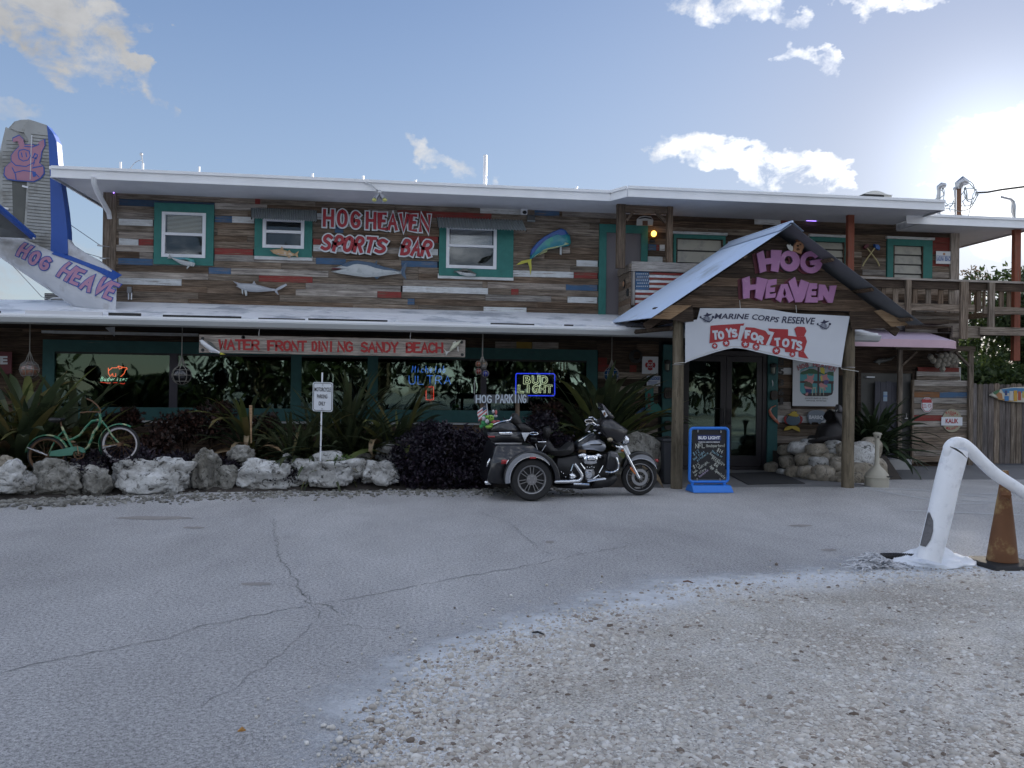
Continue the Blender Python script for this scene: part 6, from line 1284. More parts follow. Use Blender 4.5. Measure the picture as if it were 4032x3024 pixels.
mb = MB(); mb2 = MB()
for i, ch in enumerate('HOG HEAVEN'):
    x = 672+i*61; y = 330-70*math.sin(math.pi*(i+.5)/10); hand_px(mb2, ch, wl(x, y), wl(x+58, y-25*math.cos(math.pi*(i+.5)/10)), 62/4.1475, YP2, .026, y=-.0062, fill=.7); hand_px(mb, ch, wl(x, y), wl(x+58, y-25*math.cos(math.pi*(i+.5)/10)), 62/4.1475, YP2, .014, y=-.009, fill=.7)
mb2.build('letter_shadow', m_maroon, ps); mb.build('lettering', mat('poster pink', (.60, .25, .30), .5), ps)
mb = MB(); text_px(mb, 'SPORTS BAR & GRILL', wl(785, 793), wl(1162, 795), 24/4.1475, YP2-.002, .0); text_px(mb, 'Islamorada, Florida Keys', wl(808, 828), wl(1135, 830), 20/4.1475, YP2-.002, .01, .15); mb.build('caption', m_blk, ps)
# fish face ornament, bar-b-q pig, shrimp
fo = thing('fish_ornament', 'round blue fish ornament with yellow crown, red fins and yellow tail', 'fish ornament', W(*wl(590, 1320), YW-.05))
def wp(pts, y, t, mm, nm, par, c=wl): MB().pillow(ppoly(cp(c, pts), YW-y), YW-y, YW-y+t, .4, .06).build(nm, mm, par)
wp(arc(597, 1140, 120, 88, 0, 360, 22)[:-1], .08, .04, fishmat('slate blue fish', (.06, .10, .14)), 'body', fo); m_yl = mat('ochre yellow', (.44, .32, .04), .6, var=.1)
wp([(505, 1045), (560, 1025), (575, 995), (595, 1005), (620, 985), (635, 1010), (655, 990), (655, 1025), (700, 1060), (660, 1085), (590, 1080), (540, 1070)], .085, .03, m_yl, 'crown', fo); wp([(560, 1235), (580, 1230), (640, 1230), (700, 1265), (710, 1330), (650, 1310), (600, 1285), (580, 1272), (520, 1300), (440, 1308), (465, 1260), (520, 1235)], .07, .02, m_yl, 'tail', fo)
for s in (-1, 1): wp([(597+s*105, 1060), (597+s*150, 1085), (597+s*155, 1140), (597+s*130, 1185), (597+s*90, 1215), (597+s*118, 1150)], .07, .02, mat('dull red fin', (.26, .03, .03), .6), 'fin', fo)
bq = thing('pig_sign', 'grey metal pig silhouette sign reading BARBQ', 'sign', W(*wl(980, 1200), YW-.05)); m_zn = mat('grey zinc sheet', (.16, .19, .23), .5, metal=.3, var=.2)
wp([(805, 1045), (830, 1050), (850, 1005), (900, 980), (1000, 975), (1080, 985), (1120, 1020), (1140, 1080), (1120, 1130), (1050, 1170), (1040, 1205), (1010, 1195), (985, 1170), (890, 1170), (895, 1205), (870, 1195), (845, 1150), (828, 1100), (825, 1062)], .07, .012, m_zn, 'panel', bq)
mb = MB(); text_px(mb, 'BARBQ', wl(855, 1115), wl(1082, 1120), 55/4.1475, YW-.073, .03); mb.build('lettering', m_sw, bq)
sh = thing('shrimp_ornament', 'orange and white shrimp ornament on the right teal door post', 'ornament', W(*wl(290, 1200), YW-.08)); P_ = [W(*wl(*p), YW-.1) for p in ((310, 900), (240, 930), (210, 985), (230, 1050), (280, 1110), (330, 1160), (360, 1200))]
MB().tube(P_, [.008, .014, .026, .034, .034, .03, .012], 8).build('body', mat('shrimp orange', (.50, .14, .08), .5, col2=(.45, .42, .38), c2=0, c2s=14), sh, smooth=True)
MB().tube([W(*wl(*p), YW-.09) for p in ((250, 480), (258, 520), (262, 560), (255, 585))], [.005, .012, .010, .003], 6).build('hook', m_winw, None, label='small white hook ornament on the right teal post below the lantern', cat='ornament')
# ================================================================ VEGETATION
def leafmat(name, c1, c2, c3=None, tr=.25):
    if name in MATS: return MATS[name]
    m = bpy.data.materials.new(name); m.use_nodes = True; N = NT(m.node_tree); p = N.n('ShaderNodeTexCoord').outputs['Object']; oi = N.n('ShaderNodeObjectInfo').outputs['Random']
    f = N.math('FRACT', N.math('ADD', N.math('MULTIPLY', N.noise(p, 3., 4, .7), 1.6), oi))
    rm = N.n('ShaderNodeAttribute', attribute_name='tone').outputs['Fac']; f2 = N.math('FRACT', N.math('ADD', rm, N.math('MULTIPLY', oi, .9)))
    c = N.ramp(f2, [(0, c1), (.55, c2), (.95, c3 or c2)]); c = N.n('ShaderNodeVectorMath', {0: c, 'Scale': N.math('ADD', .65, N.math('MULTIPLY', f, .6))}, operation='SCALE').outputs[0]
    b = N.n('ShaderNodeBsdfPrincipled', {'Base Color': c, 'Roughness': .5, 'Specular IOR Level': .35}); t = N.n('ShaderNodeBsdfTranslucent', {0: c})
    N.n('ShaderNodeOutputMaterial', {0: N.n('ShaderNodeMixShader', {0: tr, 1: b, 2: t})}); MATS[name] = m; return m
lf_dark = leafmat('strap leaf dark green', (.028, .042, .022), (.05, .068, .032), (.078, .09, .042)); lf_yel = leafmat('strap leaf yellow green', (.075, .10, .03), (.13, .14, .045), (.16, .13, .05))
lf_dry = leafmat('dry brown leaf', (.13, .085, .045), (.22, .15, .085), (.27, .21, .13), .15); lf_pur = leafmat('purple black leaf', (.007, .006, .011), (.013, .009, .018), (.020, .011, .020), .03)
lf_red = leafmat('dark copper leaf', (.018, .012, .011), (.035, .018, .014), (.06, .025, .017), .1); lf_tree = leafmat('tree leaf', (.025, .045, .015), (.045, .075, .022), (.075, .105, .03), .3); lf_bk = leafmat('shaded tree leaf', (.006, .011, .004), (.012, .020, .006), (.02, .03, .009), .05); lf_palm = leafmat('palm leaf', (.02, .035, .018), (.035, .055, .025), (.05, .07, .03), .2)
def strap(L, w, e0, droop, fold=0., nseg=8, kink=None, name='leaf'):
    """one long leaf growing along +X from the origin"""
    p = Vector((0, 0, 0)); a = e0; v = []; ds = L/nseg; t_ = []
    for i in range(nseg+1):
        u = i/nseg; ww = w*(math.sin(math.pi*min(1, (u*.93+.07)))**.55)*(.55+.45*min(1, u*4))*(1 if u < .97 else .15)
        nrm = Vector((-math.sin(a), 0, math.cos(a)))
        v += [p+Vector((0, ww/2, 0))+nrm*ww*.18, p, p+Vector((0, -ww/2, 0))+nrm*ww*.18]; t_ += [u*.5]*3
        p = p+Vector((math.cos(a), 0, math.sin(a)))*ds; a -= droop/nseg*(.4+1.2*u)
        if kink and abs(u-kink) < .5/nseg: a -= 1.5
    f = []
    for i in range(nseg):
        for k in (0, 1): f.append((3*i+k, 3*i+k+1, 3*i+4+k, 3*i+3+k))
    me = bpy.data.meshes.new(name); me.from_pydata(v, [], f); me.polygons.foreach_set('use_smooth', [True]*len(f)); me.attributes.new('tone', 'FLOAT', 'POINT').data.foreach_set('value', t_); return me
VAR = {}
def variants(mm, w, dr, kinks=False):
    k = (mm.name, w, dr, kinks)
    if k not in VAR:
        VAR[k] = []
        for i in range(6):
            me = strap(1., w*(.8+.08*i), 0, dr*(.5+.22*i), kink=(.45+.08*i if kinks and i % 2 else None)); me.materials.append(mm); VAR[k].append(me)
    return VAR[k]
PN, PL = 2.3, 1.3
def strap_plant(px, py, Y, z0, n, L, label, w=.075, dr=1.3, emin=15, emax=85, seed=1, mix=((lf_dark, .7), (lf_yel, .2), (lf_dry, .1)), spread=.1, kinks=True, group=None):
    b = W(px, py, Y); b.z = z0; rg = random.Random(seed); n = int(n*PN); L *= PL; t = thing('strap_leaf_plant', label, 'plant', b, group)
    w *= .95
    for i in range(n):
        mm = rg.choices([m for m, _ in mix], [q for _, q in mix])[0]
        me = rg.choice(variants(mm, w, dr if mm is not lf_dry else dr*1.8, kinks and mm is lf_dry)); o = bpy.data.objects.new('leaf', me); COL.objects.link(o); o.parent = t
        el_ = R(rg.uniform(emin, emax)) if mm is not lf_dry else R(rg.uniform(5, 60)); az_ = rg.uniform(0, 2*math.pi); s = L*rg.uniform(.55, 1.05)*(1 if mm is not lf_dry else .85)
        o.location = (spread*rg.uniform(-1, 1), spread*.6*rg.uniform(-1, 1), rg.uniform(0, .25*L*.5)); o.rotation_euler = (rg.uniform(-.4, .4), -el_, az_); o.scale = (s, s*rg.uniform(.8, 1.3)**.5, s)
    MB().tube([b, b+Vector((0, 0, .18*L))], [.07, .04], 7).build('stem', m_dark, t); return t
strap_plant(60, 1800, 13.6, .15, 46, 1.45, 'huge broad strap leaf plant behind the green bicycle at the far left', w=.105, dr=.9, seed=3, mix=((lf_dark, .5), (lf_yel, .42), (lf_dry, .08)), spread=.22, emin=20, emax=85)
strap_plant(270, 1790, 14.3, .18, 34, 1.35, 'broad strap leaf plant leaning over the bicycle saddle', w=.10, dr=.9, seed=5, mix=((lf_dark, .6), (lf_yel, .32), (lf_dry, .08)), spread=.18, emin=18, emax=75)
strap_plant(-190, 1850, 13.4, .12, 26, 1.2, 'strap leaf plant cut off by the left edge of the view', w=.10, seed=6, mix=((lf_dark, .5), (lf_yel, .5)))
strap_plant(985, 1750, 14.4, .18, 34, 1.15, 'half dead plant with drooping brown leaves below the plank sign', w=.085, dr=1.7, seed=8, mix=((lf_dark, .35), (lf_dry, .55), (lf_yel, .1)), emin=35, emax=88)
strap_plant(1190, 1770, 13.9, .15, 44, 1.05, 'dark green strap leaf plant left of the motorcycle sign post', w=.06, dr=1.2, seed=9, spread=.2, mix=((lf_dark, .85), (lf_yel, .1), (lf_dry, .05)))
strap_plant(1370, 1760, 14.2, .15, 58, 1.35, 'tall dense dark strap leaf plant right behind the motorcycle sign', w=.06, dr=.9, seed=10, spread=.22, mix=((lf_dark, .85), (lf_yel, .08), (lf_dry, .07)), emax=88, emin=20)
strap_plant(1550, 1740, 14.2, .15, 40, 1.3, 'strap leaf plant with long bent tan leaves left of the purple bush', w=.075, dr=1.3, seed=11, spread=.15, mix=((lf_dark, .5), (lf_yel, .25), (lf_dry, .25)))
strap_plant(1300, 1850, 13.3, .12, 30, .55, 'low tuft of strap leaves at the foot of the motorcycle sign post', w=.05, dr=1.6, seed=12, spread=.25, mix=((lf_dark, .6), (lf_yel, .4)), emin=10, emax=70)
strap_plant(2360, 1720, 14.6, .15, 50, 1.55, 'tall strap leaf plant with dry tips behind the motorcycle windshield', w=.085, dr=1.1, seed=14, spread=.12, mix=((lf_dark, .6), (lf_yel, .22), (lf_dry, .18)), emin=20, emax=88)
strap_plant(2480, 1740, 14.9, .15, 24, .85, 'fern like striped plant between the trike and the boulder slab', w=.05, dr=2.0, seed=15, mix=((lf_yel, .6), (lf_dark, .4)), emin=40, emax=85)
strap_plant(3440, 1800, 15.3, .3, 60, 1.05, 'dark palm like plant growing behind the stone planter wall', w=.085, dr=1.5, seed=17, spread=.18, mix=((lf_palm, 1.),), emin=5, emax=85, kinks=False)
def leafcloud(name, blobs, n, size, mm, parent=None, seed=1, droop=0., squash=.8, kind=None, clump=2.2, lo=.35):
    rs = np.random.RandomState(seed); vol = np.array([b[3]*b[4]*b[5] for b in blobs])**.67; k = rs.choice(len(blobs), n, p=vol/vol.sum()); B = np.array(blobs)[k]
    d = rs.normal(size=(n, 3)); d /= np.linalg.norm(d, axis=1)[:, None]; r = rs.uniform(lo, 1., n)**.45
    lump = np.array([noise.noise((x*clump+b[0], y*clump+b[1], z*clump+seed)) for (x, y, z), b in zip(d, B)])
    r *= (1+.6*lump); P = B[:, :3]+d*r[:, None]*B[:, 3:6]
    s = size*rs.uniform(.6, 1.35, n); a = rs.normal(size=(n, 3))+d*.4; a[:, 2] -= droop; a /= np.linalg.norm(a, axis=1)[:, None]; u = np.cross(a, rs.normal(size=(n, 3))); u /= np.linalg.norm(u, axis=1)[:, None]
    A, U = a*s[:, None], u*s[:, None]*.28*squash; V = np.stack([P, P+A*.5+U, P+A, P+A*.5-U], 1).reshape(-1, 3); c = np.array([V[:, 0].mean(), V[:, 1].mean(), V[:, 2].min()]) if parent is None else V.mean(0)
    me = bpy.data.meshes.new(name); V0 = V-c; me.vertices.add(4*n); me.vertices.foreach_set('co', V0.ravel()); me.loops.add(4*n); me.loops.foreach_set('vertex_index', np.arange(4*n)); me.polygons.add(n)
    me.polygons.foreach_set('loop_start', np.arange(0, 4*n, 4)); me.polygons.foreach_set('loop_total', np.full(n, 4)); me.update(); me.attributes.new('tone', 'FLOAT', 'POINT').data.foreach_set('value', np.repeat(rs.rand(n)*.98, 4))
    return props(link(name, me, mm, parent, c), kind=kind)
def bush(label, blobs, n, size, mm, seed, name='bush', group=None):
    x, y = blobs[0][0], blobs[0][1]; t = thing(name, label, 'bush', (x, y, .1), group); leafcloud('foliage', blobs, n, size, mm, t, seed)
    mb = MB(); rg = random.Random(seed)
    for b in blobs:
        for k in range(5): a = rg.uniform(0, 6.28); mb.tube([(b[0], b[1], .05), (b[0]+.4*b[3]*math.cos(a), b[1]+.3*b[4]*math.sin(a), b[2]), (b[0]+.8*b[3]*math.cos(a), b[1]+.7*b[4]*math.sin(a), b[2]+.6*b[5])], [.015, .01, .004], 4)
    mb.build('stems', m_dark, t, kind='stuff'); return t
def bl(px, py, Y, rx, ry, rz): p = W(px, py, Y); return (p.x, p.y, p.z, rx, ry, rz)
bush('large round purple black bush between the white boulders and the trike', [bl(1635, 1800, 13.4, .40, .45, .38), bl(1745, 1785, 13.45, .48, .5, .42), bl(1660, 1870, 13.2, .40, .35, .25), bl(1850, 1790, 13.5, .40, .45, .42), bl(1800, 1870, 13.2, .4, .35, .25), bl(1700, 1705, 13.7, .34, .4, .18), bl(1860, 1890, 13.3, .32, .3, .2)], 17000, .065, lf_pur, 21)
bush('purple black bush showing above the trike seat', [bl(2050, 1750, 13.7, .42, .4, .38), bl(2180, 1770, 13.7, .36, .4, .30), bl(2130, 1690, 14, .3, .3, .28), bl(1960, 1760, 13.6, .4, .4, .4)], 9000, .065, lf_pur, 22)
for i, (px, py, Y, rx, rz, lab) in enumerate([(430, 1800, 12.95, .32, .18, 'low purple ground plant beside the bicycle front wheel'), (540, 1820, 12.9, .35, .20, 'low purple ground plant above the biggest left boulder'), (700, 1830, 13.1, .35, .2, 'low purple ground plant behind the tall upright boulder'), (860, 1850, 13.3, .3, .2, 'low purple ground plant behind the round grey boulder'), (1120, 1870, 13.2, .35, .17, 'low purple ground plant left of the biggest middle boulder'), (310, 1850, 12.6, .25, .12, 'low purple ground plant under the bicycle pedals'), (1480, 1870, 13.3, .3, .14, 'low purple ground plant right of the biggest middle boulder')]):
    bush(lab, [bl(px, py, Y, rx, .3, rz), bl(px+50, py+12, Y, rx*.7, .25, rz*.8)], 2000, .06, lf_pur, 30+i, 'ground_plant')
for i, (px, py, Y, rx, rz, lab) in enumerate([(700, 1690, 14.7, .42, .24, 'copper leaved shrub under the long window sill, right of the bicycle'), (840, 1660, 14.8, .35, .3, 'taller copper leaved shrub by the wooden stake'), (590, 1760, 14.2, .4, .2, 'low copper leaved shrub behind the bicycle front wheel'), (1030, 1700, 14.9, .25, .25, 'copper leaved shrub under the dying brown plant'), (2150, 1640, 15.1, .30, .22, 'copper leaved shrub under the blue neon sign'), (2250, 1660, 15.2, .25, .2, 'small copper leaved shrub right of the hog parking stake'), (480, 1660, 15.0, .3, .12, 'sparse copper leaved shrub above the bicycle handlebar')]):
    bush(lab, [bl(px, py, Y, rx, .3, rz), bl(px+35, py-30, Y, rx*.5, .2, rz*.7)], 1500, .085, lf_red, 40+i, 'shrub')
mb = MB()
# sprigs of weeds at the boulders
for i, (x, y, lab) in enumerate([(1110, 1845, 'green weed sprig between two middle boulders'), (1140, 1905, 'green weed sprig at the foot of the domed boulder'), (1415, 1908, 'green weed patch at the foot of the biggest middle boulder'), (1300, 1920, 'small green weed under the biggest middle boulder'), (1350, 1810, 'green weed tuft above the biggest middle boulder'), (2400, 1895, 'green weed tuft behind the trike front wheel')]):
    p = G(x, y) if y > 1850 else W(x, y, 13.1); props(leafcloud('weed', [(p.x, p.y, max(.05, p.z), .16, .12, .06)], 260, .05, leafmat('weed leaf', (.05, .09, .03), (.07, .13, .03), (.10, .15, .04)), None, 60+i), lab, 'weed', 'weeds between the boulders')
# ================================================================ BOULDERS
def rockmat(name, c1, c2, c3, pit=.5):
    m = bpy.data.materials.new(name); m.use_nodes = True; N = NT(m.node_tree); tc = N.n('ShaderNodeTexCoord').outputs['Object']; oi = N.n('ShaderNodeObjectInfo').outputs['Random']
    p = N.n('ShaderNodeVectorMath', {0: tc, 1: N.n('ShaderNodeCombineXYZ', {0: N.math('MULTIPLY', oi, 31.)}).outputs[0]}, operation='ADD').outputs[0]
    a = N.noise(p, 3.2, 8, .72, .4); v = N.noise(p, 8.5, 8, .72, 1.2)
    c = N.ramp(a, [(.30, c1), (.47, c2), (.62, c3)]); c = N.mix(N.ramp(v, [(.38, min(1, pit*1.8)), (.47, 0.)]), c, (.035, .034, .03, 1)); c = N.mix(N.math('MULTIPLY', N.ramp(N.noise(p, 1.7, 4), [(.5, 0.), (.7, .5)]), 1.), c, (.15, .135, .10, 1))
    b = N.n('ShaderNodeBsdfPrincipled', {'Base Color': c, 'Roughness': .92, 'Specular IOR Level': .2}); N.set(b, 'Normal', N.n('ShaderNodeBump', {'Height': N.math('ADD', v, a), 'Strength': .9, 'Distance': .035}).outputs[0])
    N.n('ShaderNodeOutputMaterial', {0: b}); MATS[name] = m; return m
rk_w = rockmat('pitted white coral rock', (.20, .195, .18), (.44, .44, .43), (.66, .67, .67)); rk_g = rockmat('grey coral rock', (.09, .088, .078), (.20, .195, .175), (.40, .395, .37)); rk_t = rockmat('tan coral stone', (.17, .145, .11), (.30, .265, .21), (.43, .39, .33), .35)
_ico = {}
def ico(n):
    if n not in _ico:
        bm = bmesh.new(); bmesh.ops.create_icosphere(bm, subdivisions=n, radius=1); _ico[n] = ([v.co.copy() for v in bm.verts], [tuple(v.index for v in f.verts) for f in bm.faces]); bm.free()
    return _ico[n]
def rock(c, r, seed, mm, parent=None, label=None, name='boulder', sub=5, rough=.27, cat='boulder', group=None, box=.75, tilt=0.):
    V, Fc = ico(sub); out = []; c = Vector(c); o = Vector((seed*7.3, seed*3.1, seed*1.7)); ct, st = math.cos(tilt), math.sin(tilt)
    for v in V:
        q = Vector([math.copysign(abs(t)**box, t) for t in v]); n1_ = noise.noise(v*1.3+o); n2_ = noise.noise(v*3.1+o); n3_ = abs(noise.noise(v*6.5+o)); n4_ = noise.noise(v*14+o)
        k = 1+rough*(1.5*n1_+.75*n2_-.55*n3_+.22*n4_); x, z = q.x*k*r[0], q.z*k*r[2]; x, z = x*ct-z*st, x*st+z*ct
        out.append((c.x+x, c.y+q.y*k*r[1], c.z+z))
    mb = MB(); mb.add(out, Fc); return mb.build(name, mm, parent, smooth=2, label=label, cat=cat if parent is None else None, group=group)
def rock_px(x0, y0, x1, y1, Y, seed, mm, label, dep=.8, **k):
    a, b = W(x0, y1, Y), W(x1, y0, Y); rx, rz = (b.x-a.x)/2, (b.z-a.z)/2; rock(((a.x+b.x)/2, Y+rx*dep*.6, (a.z+b.z)/2), (rx*1.02, rx*dep, rz*1.04), seed, mm, label=label, **k)
def lx(c, x0, y0, x1, y1): a = c(x0, y0); b = c(x1, y1); return a[0], a[1], b[0], b[1]
rock_px(*lx(l1, -140, 1308, 228, 1545), 11.9, 1, rk_w, 'white boulder cut off by the left edge of the view'); rock_px(*lx(l1, -20, 1238, 95, 1330), 12.4, 2, rk_t, 'small tan rock on top at the far left edge', sub=4)
rock_px(*lx(l1, 238, 1275, 658, 1570), 12.2, 3, rk_g, 'wide grey white boulder below the bicycle chain guard'); rock_px(*lx(l1, 640, 1338, 895, 1570), 12.35, 4, rk_g, 'smaller grey boulder below the bicycle front wheel')
rock_px(*lx(l1, 655, 1280, 865, 1400), 12.8, 5, rk_g, 'dark rock behind the smaller grey boulder', sub=4); rock_px(*lx(l1, 905, 1275, 1548, 1572), 12.6, 6, rk_w, 'biggest bright white pitted boulder in the left half', dep=.5, rough=.3); rock_px(*lx(l1, 880, 1265, 1050, 1420), 13.0, 16, rk_g, 'dark shaded rock tucked left of the biggest left boulder', sub=4)
rock_px(*lx(l1, 1560, 1192, 1765, 1530), 12.9, 7, rk_g, 'tall upright pitted boulder', rough=.3, dep=1.); rock_px(*lx(l1, 1740, 1330, 1945, 1520), 12.95, 8, rk_g, 'dim grey boulder right of the tall upright one'); rock_px(*lx(l1, 1855, 1150, 2075, 1335), 13.4, 9, rk_g, 'round grey boulder set back above the domed boulder')
rock_px(*lx(l2, 72, 1262, 565, 1522), 12.95, 10, rk_w, 'domed boulder with a white crown and a flat grey face', dep=.6); rock_px(*lx(l2, 458, 1188, 552, 1300), 13.5, 11, rk_w, 'small white rock half hidden in the purple ground plants', sub=4)
rock_px(*lx(l2, 568, 1235, 1168, 1480), 12.95, 12, rk_w, 'biggest white boulder in the middle below the motorcycle sign', dep=.5); rock_px(*lx(l2, 730, 1168, 1010, 1330), 13.1, 13, rk_w, 'smooth white crest rock on top of the biggest middle boulder', rough=.12)
rock_px(*lx(l2, 1042, 1188, 1245, 1310), 13.5, 14, rk_g, 'flat grey rock behind the middle boulders', sub=4); rock_px(*lx(l2, 1290, 1100, 1505, 1265), 13.8, 15, rk_w, 'white rock under the edge of the purple bush'); rock_px(*lx(l2, 1162, 1255, 1470, 1468), 13.0, 17, rk_w, 'squarish white boulder left of the purple bush')
rock_px(*lx(l2, 2110, 1230, 2260, 1500), 13.3, 18, rk_g, 'grey rock behind the trike rear bumper')
rock_px(*lx(l3, 1400, 1005, 1775, 1475), 13.7, 19, rk_g, 'great leaning grey slab boulder behind the trike front fender', dep=.45, rough=.16, tilt=-.35)
# small stones and gravel at the foot of the bed
rs = random.Random(77); gv = MB(); V1, F1 = ico(1)
for i in range(1500):
    x = rs.uniform(-40, 2300); yb_ = 1990-(x*.035 if x < 1300 else 45+ (x-1300)*.01); p = G(x, yb_-4+rs.gauss(0, 10)); r_ = rs.uniform(.008, .03)*(1.6 if x < 420 else 1); gv.add([(p.x+v.x*r_*1.2, p.y+v.y*r_, r_*.4+v.z*r_*.7) for v in V1], F1)
gv.build('rubble', rk_g, None, label='crumbled coral rubble scattered at the foot of the boulders', cat='gravel', kind='stuff')
# ---------------- stone planter wall beside the door
SW = thing('stone_planter', 'rounded low planter wall of tan coral stones behind the right log post', 'stone wall', (8.0, 14.6, 0))
rs = random.Random(5); k_ = 0
for (cx, cy, rx, ry, Y) in [(3060, 1852, 34, 26, 15.7), (3105, 1775, 28, 22, 15.3), (3120, 1820, 38, 28, 15.2), (3150, 1765, 36, 24, 14.9), (3180, 1812, 34, 27, 14.7), (3230, 1775, 42, 25, 14.6), (3190, 1862, 34, 26, 14.4), (3235, 1822, 34, 22, 14.4), (3275, 1805, 30, 20, 14.5), (3255, 1868, 40, 33, 14.1), (3140, 1868, 36, 28, 14.8), (3300, 1765, 36, 28, 14.5), (3312, 1832, 34, 34, 14.2), (3345, 1775, 40, 32, 14.3), (3335, 1895, 34, 26, 13.9), (3395, 1800, 62, 52, 14.2), (3400, 1862, 52, 36, 13.95), (3440, 1770, 38, 44, 14.5), (3375, 1895, 44, 26, 13.9), (3095, 1895, 20, 12, 15.1), (3210, 1895, 20, 14, 14.2), (3460, 1850, 36, 44, 14.3), (3265, 1740, 34, 20, 14.8), (3200, 1745, 34, 18, 15.0), (3475, 1895, 20, 22, 14.4), (3290, 1885, 18, 14, 14.0)]:
    a, b = W(cx-rx, cy+ry, Y), W(cx+rx, cy-ry, Y); k_ += 1; rock(((a.x+b.x)/2, Y+.1, max((a.z+b.z)/2, .06)), ((b.x-a.x)/2*1.06, .18, (b.z-a.z)/2*1.08), 100+k_, rk_t if k_ % 4 else rk_w, SW, name='stone', sub=3, rough=.13)
MB().add([(7.35, 15.9, 0), (7.3, 15.2, 0), (7.7, 14.6, 0), (8.3, 14.3, 0), (9.2, 14.4, 0), (9.4, 15.2, 0), (9.4, 16.05, 0), (7.35, 15.9, .42), (7.35, 15.3, .42), (7.8, 14.8, .42), (8.4, 14.5, .42), (9.0, 14.6, .42), (9.2, 15.2, .42), (9.2, 16.05, .42)], [(13, 12, 11, 10, 9, 8, 7)]+[(i, i+1, i+8, i+7) for i in range(6)]).build('mortar', m_soil, SW)
# hog statue
HG = thing('boar_statue', 'black sitting boar statue with raised snout on the stone planter', 'statue', W(*wl(1150, 1560), 14.75)); m_boar = mat('black painted boar', (.018, .016, .017), .6, var=.3, bump=.6, bs=18)
Yb = 14.9
MB().pillow(ppoly(cp(wl, [(845, 1500), (870, 1460), (940, 1455), (1000, 1460), (1020, 1400), (1040, 1320), (1075, 1235), (1130, 1195), (1200, 1180), (1270, 1130), (1290, 1080), (1240, 1020), (1215, 975), (1240, 950), (1290, 970), (1360, 985), (1440, 1040), (1480, 1200), (1480, 1400), (1440, 1520), (1300, 1515), (1210, 1575), (1130, 1560), (990, 1550), (900, 1525)]), Yb), Yb-.18, Yb+.28, .5, .35).build('body', m_boar, HG, smooth=2)
MB().tube([W(*wl(1240, 960), Yb-.05), W(*wl(1225, 985), Yb-.05)], [.028, .04], 10).build('snout', mat('worn snout', (.12, .11, .09), .6), HG, smooth=True)
MB().pillow(ppoly(cp(wl, [(1310, 1000), (1300, 940), (1320, 880), (1350, 900), (1372, 950), (1380, 1010)]), Yb-.05), Yb-.12, Yb+.02, .4, .1).build('ear', mat('grey ear', (.10, .10, .11), .7), HG, smooth=2)
for x in (1262, 1300): MB().tube([W(*wl(x, 990), Yb-.15), W(*wl(x+15, 965), Yb-.17)], [.01, .004], 5).build('tusk', m_cream, HG)
# ================================================================ TREES
bark = wood('tree bark', [(.05, .04, .03), (.11, .09, .07), (.18, .15, .12)], 'Z', rnd=.1)
def tree(x, y, h, r, label, seed, n=5500, size=.20, mm=None, trunk=.35, blobs=7, group='trees beyond the fence'):
    t = thing('tree', label, 'tree', (x, y, 0), group); rg = random.Random(seed); B_ = []; mb = MB(); zt_ = h*trunk
    mb.tube([(x, y, 0), (x+.1, y, zt_*.6), (x, y+.1, zt_*1.3), (x+.1, y, h*.75)], [.16, .13, .10, .04], 8)
    for i in range(blobs):
        a = rg.uniform(0, 6.28); q = rg.uniform(.25, .75)*r; z = rg.uniform(zt_+.15*h, h*.9); rr = r*rg.uniform(.38, .62); B_.append((x+q*math.cos(a), y+q*math.sin(a), z, rr, rr, rr*.75)); mb.tube([(x, y, zt_*rg.uniform(.8, 1.6)), (x+q*.5*math.cos(a), y+q*.5*math.sin(a), (z+zt_)/2+.2), (x+q*math.cos(a), y+q*math.sin(a), z)], [.07, .05, .02], 5)
    B_.append((x, y, h*.8, r*.5, r*.5, h*.2)); mb.build('trunk', bark, t); leafcloud('crown', B_, n, size, mm or lf_tree, t, seed, clump=3.); return t
desc = ['dark broad tree just beyond the picket fence, nearest the building', 'dense dark tree behind the picket fence at the right edge', 'tall bushy tree right of the balcony post', 'dark shrubby tree low behind the fence', 'leafy tree further back right of the balcony']
for i, (x, y, h, r, n) in enumerate([(15.6, 20.6, 2.4, 1.9, 15000), (18.3, 21.4, 5.0, 2.4, 17000), (20.5, 19.0, 5.6, 2.4, 9000), (13.6, 21.6, 2.3, 1.6, 11000), (17.0, 24.5, 3.0, 2.3, 11000)]): tree(x, y, h, r, desc[i], 200+i, n, .17, trunk=.12, blobs=11)
t_ = thing('bare_tree', 'thin bare branched tree with sparse brown tufts behind the balcony rail', 'tree', (15.2, 22.5, 0)); mb = MB(); B_ = []
for q in (((3810, 1180), (3825, 1110), (3822, 1068)), ((3825, 1110), (3845, 1080)), ((3825, 1100), (3800, 1075)), ((3860, 1130), (3868, 1098)), ((3880, 1130), (3896, 1100)), ((3840, 1250), (3850, 1200), (3890, 1230)), ((3815, 1250), (3850, 1220), (3835, 1180))):
    P_ = [W(x, y, 22.5) for x, y in q]; mb.tube(P_, .02, 4); B_.append((*P_[-1], .22, .2, .13))
mb.tube([(15.9, 22.5, 0), W(3835, 1300, 22.5), W(3810, 1180, 22.5)], [.08, .05, .03], 5); mb.build('trunk', bark, t_); leafcloud('crown', B_, 260, .10, leafmat('brown seed tufts', (.12, .08, .05), (.16, .11, .07), (.10, .10, .05)), t_, 9)
hedge = [(24, 22, 5.0, 2.6), (28, 20, 5.6, 2.8), (27, 16, 5.0, 2.4), (23.5, 14, 4.4, 2.0)]
for i, (x, y, h, r) in enumerate(hedge): tree(x, y, h, r, ['farthest', 'tallest', 'right hand', 'nearest'][i]+' dense green tree out of view to the right of the fence', 230+i, 3500, .26, trunk=.15, group='trees out of view on the right')
